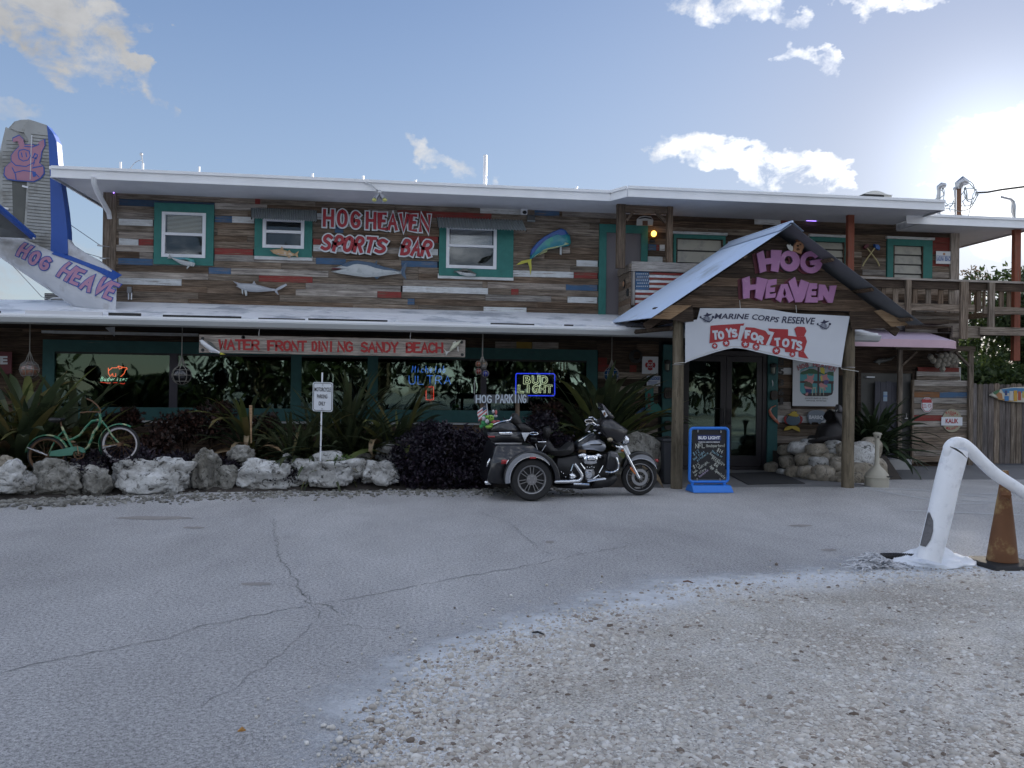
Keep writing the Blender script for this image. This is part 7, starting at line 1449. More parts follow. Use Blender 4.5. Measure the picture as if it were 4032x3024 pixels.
# trees and palms across the road, seen in the window reflections
k_ = 0
ordn = ['first', 'second', 'third', 'fourth', 'fifth', 'sixth', 'seventh', 'eighth', 'ninth', 'tenth', 'eleventh', 'twelfth', 'thirteenth', 'fourteenth']
for i, x in enumerate(range(-32, 40, 6)):
    rg_ = random.Random(i); far = i in (2, 3)
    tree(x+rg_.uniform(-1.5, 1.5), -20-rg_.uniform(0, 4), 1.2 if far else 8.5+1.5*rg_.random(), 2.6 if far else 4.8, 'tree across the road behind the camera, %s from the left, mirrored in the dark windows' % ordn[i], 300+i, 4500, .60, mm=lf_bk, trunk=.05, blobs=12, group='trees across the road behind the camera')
# ================================================================ FENCE, GATE, AWNING
m_fence = wood('grey violet fence wood', [(.05, .045, .045), (.13, .118, .115), (.22, .205, .2)], 'Z'); FN = thing('picket_fence', 'weathered grey dog eared picket fence at the right', 'fence', (12.6, 16.3, .14)); rg = random.Random(3)
x = 11.98; k = 0
while x < 19:
    wd = .118*rg.uniform(.95, 1.05); h = 1.84+rg.uniform(-.015, .015); yo = rg.uniform(-.006, .006); ty = .13
    MB().prism([(x, ty), (x+wd, ty), (x+wd, h-.03), (x+wd-.025, h), (x+.025, h), (x, h-.03)], 16.28+yo, 16.30+yo).build('picket', m_fence if rg.random() < .7 else m_greyv, FN); x += wd+.012
for z in (.45, 1.5): bx('rail', (11.98, 16.31, z), (19, 16.35, z+.09), m_brown, FN)
GT = thing('plank_gate', 'grey plank gate leaf with red, blue and orange boards in a timber frame', 'gate', (11, 15.95, .17))
g0, g1 = W(3597, 1650, 15.95).x, W(3812, 1650, 15.95).x; zb_, zt_ = .19, 1.89; n = 14; h = (zt_-zb_)/n; rg = random.Random(8)
for i in range(n):
    z = zb_+i*h; xs_ = [(g0, g1, rg.choice([m_grey, m_grey, m_brown, m_light]))]
    if i == 12-1: xs_ = [(g0, g0+(g1-g0)*.47, wood('worn orange painted wood', BR, paint=(.22, .09, .03), wear=.45)), (g0+(g1-g0)*.47, g1, m_blue)]
    if i == 7: xs_ = [(g0, g0+(g1-g0)*.52, m_red), (g0+(g1-g0)*.52, g1, m_grey)]
    if i in (13, 1): xs_ = [(g0, g1, m_light)]
    for a, b, mm in xs_: bx('plank', (a+.002, 15.95-rg.uniform(0, .005), z+.003), (b-.002, 15.975, z+h-.003), mm, GT)
bx('backing', (g0+.02, 15.98, zb_+.02), (g1-.02, 15.99, zt_-.02), m_void, GT)
bx('edge_post', (g0-.04, 15.93, zb_-.03), (g0-.002, 15.99, zt_), m_greyv, GT)
FR = thing('gate_frame', 'timber gate frame with diagonal knee braces before the side door', 'frame', (11, 15.95, .15))
for px0, px1 in ((3535, 3551), (3813, 3830)):
    a, b = W(px0, 1600, 15.9), W(px1, 1600, 15.9); bx('post', (a.x, 15.88, .13), (b.x, 15.94, 2.50), m_greyv, FR)
a, b = W(3530, 1380, 15.9), W(3832, 1380, 15.9); bx('beam', (a.x-.03, 15.87, 2.502), (b.x+.03, 15.95, 2.60), m_grey, FR)
for p, q in ((l5(845, 385), l5(725, 495)), (l5(1165, 385), l5(1280, 505))): MB().beam(W(*p, 15.9), W(*q, 15.9), .04, .07, up=(0, 1, 0)).build('knee_brace', m_grey, FR)
# shell floats hung over the gate
FS = thing('float_garland', 'net of pale round crab trap floats hanging over the gate', 'floats', W(*l5(1070, 530), 15.85)); mc = mat('dirty cream float', (.24, .22, .18), .7, var=.2); mb = MB()
for i, (x, y) in enumerate([(962, 425), (985, 455), (1045, 418), (1085, 412), (1125, 415), (1158, 430), (1030, 460), (1072, 450), (1108, 445), (1145, 462), (1178, 462), (1018, 492), (1062, 490), (1098, 482), (1060, 525)]):
    p = W(*l5(x, y), 15.82); MB().ball(p, .058, 10, 7).build('float', mc, FS, smooth=True)
    mb.tube([p+Vector((.062*math.cos(a), 0, .062*math.sin(a))) for a in np.linspace(0, 6.28, 13)], .005, 4, cap=False)
for p, q in ((945, 1000), (1000, 1200)): mb.tube([W(*l5(p, 400), 15.8), W(*l5((p+q)/2, 440), 15.8), W(*l5(q, 470), 15.8)], .006, 4)
mb.build('net', m_rope, FS)
bd = thing('wall_board_cluster', 'pale and reddish boards fixed on the wall behind the gate top', 'boards', W(*l5(1030, 600), 16.0))
for (x0, y0, x1, y1, mm) in ((860, 515, 1195, 545, m_dred), (850, 550, 1200, 580, m_light), (848, 585, 1205, 610, m_grey)): a, b = W(*l5(x0, y1), 16.0), W(*l5(x1, y0), 16.0); bx('board', (a.x, 16.0, a.z), (b.x, 16.03, b.z), mm, bd)
hp1 = W(*l5(1213, 605), 16.0), W(*l5(1262, 508), 16.0); bx('white_post', (hp1[0].x, 16.2, .14), (hp1[1].x, 16.27, hp1[1].z), m_white, None, label='short white post behind the gate next to the picket fence', cat='post')
ss = thing('stop_sign', 'small octagonal no parking style sign, red and white, on the plank gate', 'sign', W(*l5(932, 872), 15.94)); cc_ = W(*l5(932, 817), 15.94); rr = W(*l5(978, 817), 15.94).x-cc_.x
def ngon(c, r, n, a0, sx=1., sz=1.): return [(c.x+r*sx*math.cos(R(a0+360*k/n)), c.z+r*sz*math.sin(R(a0+360*k/n))) for k in range(n)]
MB().prism(ngon(cc_, rr*1.08, 8, 22.5, 1, 1.2), 15.932, 15.945).build('plate', m_sw, ss); MB().prism(ngon(cc_, rr*1.0, 8, 22.5, 1, 1.2), 15.930, 15.9315).build('border', m_sr, ss); MB().prism(ngon(cc_, rr*.9, 8, 22.5, 1, 1.2), 15.928, 15.9295).build('face', m_sw, ss)
p, q = W(*l5(893, 800), 15.92), W(*l5(972, 772), 15.92); bx('red_band', (p.x, 15.9262, p.z), (q.x, 15.9278, q.z), m_sr, ss)
mb = MB(); c_ = W(*l5(955, 825), 15.92); mb.ring((c_.x, 0, c_.z), .028, .036, 0, 360, 15.925, 15.9275, 14); mb.beam((c_.x-.02, 15.926, c_.z+.02), (c_.x+.02, 15.926, c_.z-.02), .006, .002)
for y in (815, 826, 838): p, q = W(*l5(897, y), 15.92), W(*l5(932-(y % 2)*6, y), 15.92); mb.box((p.x, 15.926, p.z-.006), (q.x, 15.9275, p.z+.004))
mb.build('symbol', m_sr, ss, kind='stuff')
ks = thing('kalik_sign', 'round cream beer sign reading KALIK across a white band', 'sign', W(*l5(1137, 1040), 15.93)); cc_ = W(*l5(1137, 945), 15.93); rr = W(*l5(1217, 945), 15.93).x-cc_.x; rz = cc_.z-W(*l5(1137, 1040), 15.93).z
MB().prism(ngon(cc_, 1, 28, 0, rr, rz), 15.925, 15.945).build('disc', mat('dull cream sign', (.30, .28, .20), .6), ks)
p, q = W(*l5(1050, 985), 15.92), W(*l5(1222, 918), 15.92); bx('band', (p.x, 15.918, p.z), (q.x, 15.924, q.z), m_sw, ks)
mb = MB(); text_px(mb, 'KALIK', l5(1085, 966), l5(1190, 966), 36/2.0733, 15.915, .03); text_px(mb, '700', l5(1115, 905), l5(1155, 905), 18/2.0733, 15.922, .02)
for wd, cy, sgn in (('BAHAMA', 895, 1), ('ISLANDS', 1010, -1)):
    for i, ch in enumerate(wd):
        u = (i+.5)/len(wd)*2-1; x = 1137+u*50; y = cy-sgn*(1-u*u)*18+sgn*8; text_px(mb, ch, l5(x-6, y+sgn*u*6), l5(x+6, y+sgn*u*6+sgn*u*5), 18/2.0733, 15.922, .02)
mb.build('lettering', m_sr, ks)
sd_ = thing('side_door', 'grey side door in shade behind the gate frame', 'door', (9.5, 16.1, .15)); m_gd = mat('grey door paint', (.075, .075, .07), .6, var=.1)
a, b = W(3385, 1600, 16.1), W(3585, 1600, 16.1); bx('door_leaf', (a.x, 16.08, .15), (b.x, 16.12, 2.02), m_gd, sd_); bx('frame', (b.x+.002, 16.05, .15), (b.x+.07, 16.12, 2.08), m_dark, sd_); bx('frame', (a.x-.07, 16.05, .15), (a.x-.002, 16.12, 2.08), m_dark, sd_); bx('frame', (a.x, 16.05, 2.022), (b.x, 16.12, 2.08), m_dark, sd_)
p, q = W(*l5(440, 595), 16.0), W(*l5(508, 585), 16.0); bx('closer', (p.x, 16.0, p.z), (q.x, 16.07, q.z), m_sw, sd_)
MB().tube([W(*l5(765, 885), 16.03), W(*l5(765, 925), 16.03)], .012, 6).build('handle', steel, sd_); MB().tube([W(*l5(750, 927), 16.0), W(*l5(775, 927), 16.0)], .014, 6).build('handle', steel, sd_)
pf = thing('short_fence', 'short dark picket panel standing before the grey side door', 'fence', (10.0, 15.97, .15)); a, b = W(3445, 1510, 15.97), W(3533, 1510, 15.97)
for i in range(4): w_ = (b.x-a.x)/4; bx('picket', (a.x+i*w_+.003, 15.965, .2), (a.x+(i+1)*w_-.003, 15.98, W(3480, 1502+(i % 2)*3, 15.97).z), mat('dark slate picket', (.06, .06, .075), .8, var=.2), pf)
p, q = W(*l5(575, 788), 15.96), W(*l5(608, 710), 15.96); nb_ = thing('notice_paper', 'small pale blue notice pinned on the dark picket panel', 'notice', (p.x, 15.955, p.z)); bx('sheet', (p.x, 15.955, p.z), (q.x, 15.962, q.z), mat('pale blue paper', (.25, .33, .42), .7), nb_); bx('stripe', (p.x, 15.952, (p.z+q.z)/2), (q.x, 15.9545, (p.z+q.z)/2+.02), m_sb, nb_)
bx('kerb_block', (W(3480, 1800, 15.6).x, 15.6, 0), (W(3590, 1800, 15.6).x, 15.95, .27), mat('white painted kerb', (.40, .40, .40), .8, var=.2), None, label='low white concrete step below the side door', cat='step')
# pink awning
AW = thing('pink_awning', 'faded pink round cornered awning above the side door', 'awning', (9.7, 15.3, 2.5)); m_aw = mat('faded pink canvas', (.52, .42, .54), .7, var=.08, scale=2); m_aw2 = mat('rose pink valance', (.52, .36, .42), .7, var=.1)
YA = 14.9; xl, xr = W(3365, 1330, YA).x-.35, W(3763, 1345, 15.5).x; zb_, zf, zk = 2.50, 2.65, 2.99; n = 26; v = []; f = []
front = [(xl, YA)]+[(xl+(xr-xl-.8)*k/12, YA) for k in range(1, 13)]+[(xr-.8+.8*math.sin(R(90*k/12)), YA+.9-.9*math.cos(R(90*k/12))) for k in range(1, 13)]
front = front+[(xr, YW)]; m_ = len(front)
for (x, y) in front: v += [(x, y, zb_), (x, y, zf+.0*(y-YA)), (min(x, xr-.55)if x > xr-.55 else x, YW, zk)]
for i in range(m_-1): f += [(3*i, 3*i+3, 3*i+4, 3*i+1)]
MB().add(v, f).build('valance', m_aw2, AW, smooth=2); f = [(3*i+1, 3*i+4, 3*i+5, 3*i+2) for i in range(m_-1)]; MB().add(v, f).build('canvas_top', m_aw, AW, smooth=2)
bx('white_flashing', (8.9, 15.75, 2.90), (10.3, YW, 2.985), m_trim, AW)
# surfboard
SB = thing('surfboard', 'painted surfboard with flags and palm hung on the picket fence', 'surfboard', W(*l5(1600, 790), 16.25)); YSb = 16.24
o_ = [(1435, 738), (1470, 712), (1540, 685), (1640, 672), (1800, 668), (2000, 672), (2200, 700), (2260, 735), (2200, 775), (2000, 798), (1780, 800), (1620, 795), (1520, 775), (1470, 755)]
MB().pillow(ppoly(cp(l5, o_), YSb), YSb-.04, YSb+.02, .4, .05).build('board', mat('surfboard cream', (.38, .38, .32), .35, coat=.3, var=.12), SB)
def sp(pts, col, nm='print', dz=[0]):
    dz[0] += .0005; MB().prism(ppoly(cp(l5, pts), YSb-.04), YSb-.042-dz[0], YSb-.0415-dz[0]+.001).build(nm, mat('surf %.2f %.2f %.2f' % col, col, .4), SB)
sp([(1540, 690), (1640, 678), (2200, 705), (2240, 725), (1560, 722)], (.03, .16, .33)); sp([(1470, 715), (1500, 700), (1530, 690), (1520, 715), (1495, 735), (1480, 730)], (.03, .12, .05)); sp([(1495, 735), (1520, 712), (1545, 725), (1550, 765), (1520, 770)], (.30, .13, .04)); sp([(1500, 762), (1560, 768), (1640, 790), (1600, 790), (1520, 774)], (.32, .18, .05))
for (x0, x1, y0, y1, c) in ((1568, 1588, 700, 740, (.02, .03, .12)), (1565, 1600, 745, 785, (.03, .15, .35)), (1640, 1668, 700, 788, (.45, .25, .02)), (1675, 1700, 708, 780, (.32, .06, .03)), (1710, 1725, 705, 760, (.35, .30, .05)), (1735, 1900, 700, 780, (.10, .22, .25)), (1605, 1635, 705, 780, (.42, .43, .42))): sp([(x0, y0), (x1, y0), (x1, y1), (x0, y1)], c)
# ================================================================ ENTRANCE OBJECTS
MT = thing('door_mat', 'long dark entrance mat before the glass doors', 'mat', (6.6, 14.6, .012)); q = [G(2860, 1868), G(3065, 1862), G(3170, 1908), G(2945, 1912)]
MB().add([(p.x, p.y, .014) for p in q]+[(p.x, p.y, .026) for p in q], [(7, 6, 5, 4)[::-1], (0, 1, 5, 4), (1, 2, 6, 5), (2, 3, 7, 6), (3, 0, 4, 7)]).build('pile', mat('dark mat', (.030, .030, .033), .95, var=.3, scale=30), MT)
TC = thing('trash_can', 'tall dark grey trash bin behind the left log post', 'trash bin', (4.05, 13.7, 0)); cx0, cx1 = W(2601, 1850, 13.7).x, W(2650, 1850, 13.7).x; m_tc = mat('dark grey plastic', (.035, .038, .045), .55)
zT = W(2620, 1738, 13.7).z; MB().add([(cx0+.03, 13.6, .012), (cx1, 13.6, .012), (cx1, 13.9, .012), (cx0+.03, 13.9, .012), (cx0, 13.55, zT), (cx1+.02, 13.55, zT), (cx1+.02, 13.95, zT), (cx0, 13.95, zT)], FQ).build('body', m_tc, TC, bevel=.02)
MB().box((cx0-.02, 13.53, zT+.002), (cx1+.04, 13.97, zT+.05)).build('rim', m_tc, TC, bevel=.015); MB().tube([W(*l3(1778, 1045), 13.6), W(*l3(1830, 1035), 13.58), W(*l3(1875, 1048), 13.6)], .012, 6).build('handle', m_blk, TC)
# pavement sign board
AF = thing('pavement_sign', 'blue framed chalkboard sign on a blue weighted base by the log post', 'sign board', (4.78, 12.65, 0)); YA2 = 12.62; m_bf = mat('bright blue plastic', (.018, .17, .62), .4, var=.04)
def ap(x, y, Y=YA2): return W(*af(x, y), Y)
P_ = cp(af, arc(390, 215, 70, 70, 180, 90, 5)+arc(1075, 215, 70, 70, 90, 0, 5)+arc(1072, 1240, 70, 70, 0, -90, 5)+arc(370, 1240, 70, 70, -90, -180, 5)); P_.append(P_[0]); MB().tube([W(x, y, YA2) for x, y in P_], .0235, 8, cap=False).build('frame', m_bf, AF, smooth=True)
p, q = ap(362, 1250), ap(1090, 185); bx('board', (p.x, YA2-.004, p.z), (q.x, YA2+.012, q.z), mat('black chalkboard', (.012, .012, .014), .7, var=.3), AF)
for x, y0, y1 in ((360, 1300, 1375), (1058, 1300, 1375)): bx('upright', (ap(x-22, y1).x, YA2-.02, ap(x, y1).z-.02), (ap(x+28, y1).x, YA2+.02, ap(x, y0).z), m_bf, AF)
for x, y in ((487, 205), (985, 215), (470, 1262), (968, 1262)): p = ap(x, y, YA2-.02); MB().beam(p-Vector((0, 0, .02)), p+Vector((0, 0, .02)), .015, .015).build('clip', steel, AF)
b0, b1, tl_, tr_ = ap(345, 1540), ap(1215, 1545), ap(320, 1378), ap(1165, 1378); zz = tl_.z
MB().add([(b0.x-.02, YA2-.16, 0.01), (b1.x-.02, YA2-.16, 0.01), (b1.x+.0, YA2+.2, 0.01), (b0.x-.04, YA2+.2, 0.01), (tl_.x+.0, YA2-.08, zz), (tr_.x, YA2-.08, zz), (tr_.x, YA2+.12, zz), (tl_.x, YA2+.12, zz)], FQ).build('base', m_bf, AF, bevel=.01)
p, q = ap(475, 405, YA2-.006), ap(992, 292, YA2-.006); bx('label_panel', (p.x, YA2-.007, p.z), (q.x, YA2-.0045, q.z), mat('dark blue print', (.01, .025, .12), .5), AF)
mb = MB(); text_px(mb, 'BUD LIGHT', af(495, 382), af(972, 382), 62/5.53, YA2-.009, .05); text_px(mb, 'FAMOUS AMONG FRIENDS', af(502, 458), af(965, 458), 24/5.53, YA2-.007, .03); mb.build('lettering', m_winw, AF)
m_ch = mat('chalk', (.42, .44, .40), .9, var=.2); m_chb = mat('blue chalk', (.20, .32, .38), .9, var=.2); m_chv = mat('violet chalk', (.36, .30, .42), .9, var=.2)
mb, mb2, mb3 = m_ch, m_chb, m_chv; CW = .0065
def ck(M_, s, p, q, h, w_=CW):
    q_ = MB(); hand_px(q_, s, af(*p), af(*q), h/5.53, YA2-.006, w_, fill=.78, jit=.04); q_.build('chalk_writing', M_, AF)
ck(mb, 'NFL', (425, 578), (640, 572), 90, .012); ck(mb, 'Headquarters!', (665, 555), (1075, 550), 62)
ck(mb2, '$12', (395, 745), (530, 660), 70); ck(mb2, 'bud light', (395, 845), (640, 670), 50); ck(mb2, 'pitchers', (475, 870), (720, 690), 48)
ck(mb, '$14', (890, 640), (1010, 700), 75, .009); ck(mb2, 'Stella or', (775, 660), (1010, 790), 50); ck(mb, 'hoppyshine', (735, 705), (1060, 965), 55); ck(mb, 'Pitchers', (775, 815), (1000, 960), 52)
ck(mb, '$15', (390, 1030), (540, 965), 75); ck(mb, 'bud, budlight,', (390, 1130), (735, 880), 48); ck(mb, 'or ultra', (420, 1190), (670, 1045), 50); ck(mb3, 'buckets', (520, 1220), (720, 1065), 50)
ck(mb, '$6', (820, 940), (905, 1005), 65, .009); ck(mb, 'App Specials', (740, 985), (1060, 1250), 62, .008)
# cigarette receptacle
CR = thing('ash_receptacle', 'beige bottle shaped cigarette receptacle beside the stone planter', 'ash bin', G(3452, 1915)); c_ = G(3452, 1915); m_be = mat('beige plastic', (.36, .34, .28), .55, var=.05)
def lz(y): return W(*l6(650, y), c_.y).z
def lr_(w_): return w_/2.553/F*c_.y*1.04
MB().lathe([(lr_(118), .0), (lr_(118), lz(465)), (lr_(124), lz(462)), (lr_(124), lz(450)), (lr_(118), lz(447)), (lr_(112), lz(425)), (lr_(75), lz(380)), (lr_(36), lz(345)), (lr_(24), lz(320)), (lr_(21), lz(200)), (lr_(23), lz(75))], c_, 26).build('body', m_be, CR, smooth=True)
MB().lathe([(lr_(23), lz(75)), (lr_(32), lz(60)), (lr_(38), lz(30))], c_, 20, cap=False).build('neck', m_be, CR, smooth=True)
MB().lathe([(lr_(40), lz(30)), (lr_(47), lz(26)), (lr_(40), lz(12)), (lr_(15), lz(5))], c_, 20).build('cap', m_be, CR, smooth=True)
p = W(*l6(652, 50), c_.y-.03); MB().ball((p.x, c_.y-lr_(26), p.z), (.02, .02, .022), 8, 6).build('opening', m_blk, CR)
p = W(*l6(710, 440), c_.y); bx('latch', (p.x-.05, c_.y-lr_(112), p.z-.012), (p.x+.05, c_.y-lr_(95), p.z+.008), m_blk, CR)
# ================================================================ SIGN POSTS IN THE BED
MS = thing('parking_sign', 'white metal sign reading MOTORCYCLE PARKING ONLY on a pole', 'sign', (W(1262, 1775, 13.0).x, 13.0, .1)); YM = 12.95
P_ = ppoly(cp(l2, arc(752, 580, 18, 18, 180, 90, 3)+arc(892, 585, 18, 18, 90, 0, 3)+arc(888, 805, 18, 18, 0, -90, 3)+arc(748, 798, 18, 18, -90, -180, 3)), YM)
MB().prism(P_, YM, YM+.006).build('plate', m_sw, MS); cx_ = sum(p[0] for p in P_)/len(P_); cz_ = sum(p[1] for p in P_)/len(P_)
mb = MB(); Q = [(cx_+(x-cx_)*.90, cz_+(z-cz_)*.93) for x, z in P_]; ribbon(mb, Q+[Q[0]], .008, YM-.002); mb.build('border', m_blk, MS)
mb = MB()
for s_, a, b in (('MOTORCYCLE', (748, 642), (890, 645)), ('PARKING', (770, 703), (860, 705)), ('ONLY', (783, 765), (842, 767))): text_px(mb, s_, l2(*a), l2(*b), 34/2.212, YM-.003, .02)
mb.build('lettering', m_blk, MS)
for x, y in ((821, 586), (814, 795)): p = W(*l2(x, y), YM-.004); MB().ball(p, (.011, .006, .011), 8, 5).build('bolt', steel, MS)
p, q = W(*l2(800, 1170), 13.0), W(*l2(812, 820), 13.0); MB().beam((p.x, 13.0, .05), (q.x, 13.0, q.z+.6), .045, .02).build('pole', m_trim, MS)
HP = thing('hog_parking_sign', 'grey slat sign hand painted HOG PARKING on two wooden stakes', 'sign', W(*l3(380, 745), 13.7)); YH2 = 13.68
MB().prism(ppoly(cp(l3, [(148, 680), (158, 672), (610, 672), (622, 690), (615, 742), (155, 745), (145, 725)]), YH2), YH2, YH2+.03).build('slat', mat('slate grey board', (.07, .075, .085), .7, var=.15), HP)
mb = MB(); hand_px(mb, 'HOG', l3(160, 742), l3(305, 742), 64/2.212, YH2, .020, fill=.72); hand_px(mb, 'PARKING', l3(332, 742), l3(605, 742), 68/2.212, YH2, .020, fill=.72); mb.build('lettering', mat('blueish white paint', (.48, .54, .60), .6), HP)
for x0, x1 in ((200, 232), (508, 545)): a, b = W(*l3(x0, 800), YH2+.03), W(*l3(x1, 800), YH2+.03); bx('stake', (a.x, YH2+.031, .1), (b.x, YH2+.06, W(*l3(x0, 690), YH2+.03).z), m_brownv, HP)
a, b = W(*l3(150, 670), YH2), W(*l3(153, 538), YH2); MB().tube([a, b], .004, 4).build('wire', steel, HP)
a, b = W(*l2(175, 1095), 13.4), W(*l2(205, 765), 13.4); ST = thing('wooden_stake', 'pale tapered wooden stake among the dying brown leaves', 'stake', (a.x, 13.4, .2)); MB().add([(a.x+.03, 13.4, a.z), (a.x+.045, 13.4, a.z), (a.x+.045, 13.42, a.z), (a.x+.03, 13.42, a.z), (a.x, 13.39, b.z), (b.x, 13.39, b.z), (b.x, 13.43, b.z), (a.x, 13.43, b.z)], FQ).build('stake', m_ply, ST)
wsx = thing('side_sign', 'red sign with white letters cut off at the left edge behind the leaves', 'sign', W(*l1(50, 560), 15.9)); p, q = W(*l1(-150, 560), 15.95), W(*l1(97, 385), 15.95); bx('panel', (p.x, 15.95, p.z), (q.x, 15.97, q.z), mat('dull maroon board', (.13, .02, .03), .6), wsx)
mb = MB(); text_px(mb, 'E', l1(0, 482), l1(62, 482), 60/2.074, 15.945, .05); mb.build('lettering', m_sw, wsx)
# ================================================================ WHEELS, BICYCLE
def wheel(c, r, w_, rim, par, tyre_m, rim_m, name='wheel', spoke=None, hub=.05, tread=1.):
    """wheel in the XZ plane with its axle along Y; returned hub part carries the tyre, rim and spokes"""
    c = Vector(c); h_ = MB().lathe([(hub, -w_*.42), (hub*1.1, -w_*.2), (hub*.7, 0), (hub, w_*.4)], c, 18, 'Y').build(name, rim_m, par, smooth=True)
    MB().lathe([(rim, -w_*.36), (rim*1.03, -w_*.48), (r*.90, -w_*.5), (r*.975, -w_*.38), (r, -w_*.15), (r, w_*.15), (r*.975, w_*.38), (r*.90, w_*.5), (rim*1.03, w_*.48), (rim, w_*.36)], c, 44, 'Y', cap=False).build('tyre', tyre_m, h_, smooth=True)
    MB().lathe([(rim*.90, -w_*.34), (rim*.94, -w_*.42), (rim*1.02, -w_*.44), (rim*1.03, -w_*.36), (rim*.95, -w_*.2), (rim*.95, w_*.3), (rim*1.02, w_*.4), (rim*.90, w_*.34), (rim*.90, -w_*.34)], c, 44, 'Y', cap=False).build('rim', rim_m, h_, smooth=True)
    if spoke: spoke(c, rim*.92, w_, h_, hub)
    return h_
m_tyre = mat('black tyre rubber', (.014, .014, .015), .75, var=.15)
BK = thing('bicycle', 'old green cruiser bicycle with flaking paint standing among the plants', 'bicycle', (-4.5, 12.75, .16)); YB_ = 12.75
def bw(x, y, Y=YB_): return W(*bk(x, y), Y)
m_bg = mat('flaking green bike paint', (.03, .16, .09), .45, var=.2, scale=9, col2=(.33, .35, .20), c2=.1, c2s=11); m_rust = mat('rusty chrome', (.14, .08, .045), .6, metal=.5, var=.3); m_ww = mat('white tyre wall', (.42, .40, .41), .6)
fc, rc = bw(1310, 1240), bw(515, 1362); r1 = (bw(1310, 1240)-bw(1310, 1050)).length*1.06
def bspoke(c, r, w_, par, hub):
    mb = MB(); 
    for k in range(18): a = k*math.pi/9+.1; mb.tube([c+Vector((hub*math.cos(a+.8), .02*(-1)**k, hub*math.sin(a+.8))), c+Vector((r*math.cos(a), 0, r*math.sin(a)))], .0022, 4)
    mb.build('spokes', m_rust, par, kind='stuff')
for c_, mmr in ((fc, m_ww), (rc, m_rust)):
    wh = wheel(c_, r1, .05, r1*.90, BK, m_tyre, mmr if mmr is m_ww else m_rust, spoke=bspoke, hub=.025)
def btube(pts, r, mm, nm, dy=0): return MB().tube([bw(x, y, YB_+dy) for x, y in pts], r, 8).build(nm, mm, BK, smooth=True)
btube([(820, 1345), (740, 1190), (690, 1090), (672, 1050)], .017, m_bg, 'seat_tube'); btube([(672, 1050), (655, 985)], .012, m_rust, 'seat_post')
btube([(1095, 985), (1070, 1050), (1020, 1110), (995, 1190), (960, 1270), (905, 1320), (850, 1345)], .019, m_bg, 'down_tube'); btube([(1075, 975), (1000, 990), (940, 1050), (870, 1140), (800, 1180), (745, 1200)], .017, m_bg, 'top_tube')
btube([(1085, 900), (1095, 985), (1110, 1010)], .02, m_bg, 'head_tube'); btube([(690, 1100), (620, 1170), (575, 1250), (530, 1350)], .011, m_bg, 'seat_stay'); btube([(830, 1350), (700, 1368), (525, 1368)], .012, m_bg, 'chain_stay')
for dy in (-.045, .045): btube([(1105, 985), (1160, 1050), (1220, 1150), (1305, 1240)], .013, m_bg, 'fork_blade', dy)
btube([(1085, 905), (1095, 870), (1060, 820), (1000, 770), (945, 745)], .011, m_rust, 'handlebar', -.12); btube([(1085, 905), (1060, 890), (960, 890), (870, 900)], .011, m_rust, 'handlebar', .15)
MB().pillow(ppoly(cp(bk, [(540, 965), (560, 950), (620, 958), (690, 955), (700, 975), (660, 1000), (600, 1010), (545, 995)]), YB_), YB_-.1, YB_+.1, .5, .3).build('saddle', m_blk, BK, smooth=2)
MB().pillow(ppoly(cp(bk, [(545, 1365), (560, 1315), (700, 1290), (790, 1268), (860, 1262), (915, 1280), (940, 1330), (905, 1330), (860, 1305), (810, 1320), (795, 1358), (650, 1372)]), YB_-.03), YB_-.065, YB_-.045, .4, .02).build('chain_guard', mat('green guard paint', (.07, .21, .15), .5, var=.15), BK)
cc_ = bw(857, 1348, YB_-.05); mb = MB(); mb.ring((cc_.x, 0, cc_.z), .062, .078, 0, 360, YB_-.045, YB_-.035, 24); mb.ring((cc_.x, 0, cc_.z), .018, .03, 0, 360, YB_-.045, YB_-.035, 16)
for k in range(5): a = k*1.2566; mb.beam(cc_+Vector((.025*math.cos(a), .01, .025*math.sin(a))), cc_+Vector((.066*math.cos(a), .01, .066*math.sin(a))), .008, .006)
mb.build('chain_ring', m_rust, BK); btube([(857, 1348), (845, 1290), (838, 1240)], .007, m_ply, 'crank', -.07); MB().box(tuple(bw(810, 1250, YB_-.15)), tuple(bw(850, 1238, YB_-.07))).build('pedal', m_blk, BK)
for c_, a0, a1, nm in ((rc, 8, 172, 'mudguard'), (fc, 60, 215, 'mudguard')):
    mb = MB(); v = []; f = []; n = 26
    for k in range(n+1):
        a = R(a0+(a1-a0)*k/n); 
        for j, (dr_, dy) in enumerate(((.0, -.038), (.014, -.02), (.018, 0), (.014, .02), (0, .038))): v.append((c_.x+(r1*1.06+dr_)*math.cos(a), c_.y+dy, c_.z+(r1*1.06+dr_)*math.sin(a)))
    for k in range(n):
        for j in range(4): f.append((5*k+j, 5*k+j+1, 5*k+6+j, 5*k+5+j))
    mb.add(v, f).build(nm, m_bg, BK, smooth=True)
btube([(515, 1362), (400, 1320), (295, 1275)], .005, m_trim, 'guard_stay', -.04); btube([(515, 1362), (420, 1315), (300, 1278)], .005, m_trim, 'guard_stay', .04); btube([(1310, 1240), (1110, 1262)], .006, m_ply, 'guard_stay', -.04); btube([(1310, 1240), (1110, 1280)], .006, m_trim, 'guard_stay', .04)
MB().lathe([(.03, -.06), (.03, .06)], fc, 10, 'Y').build('axle', m_rust, BK)
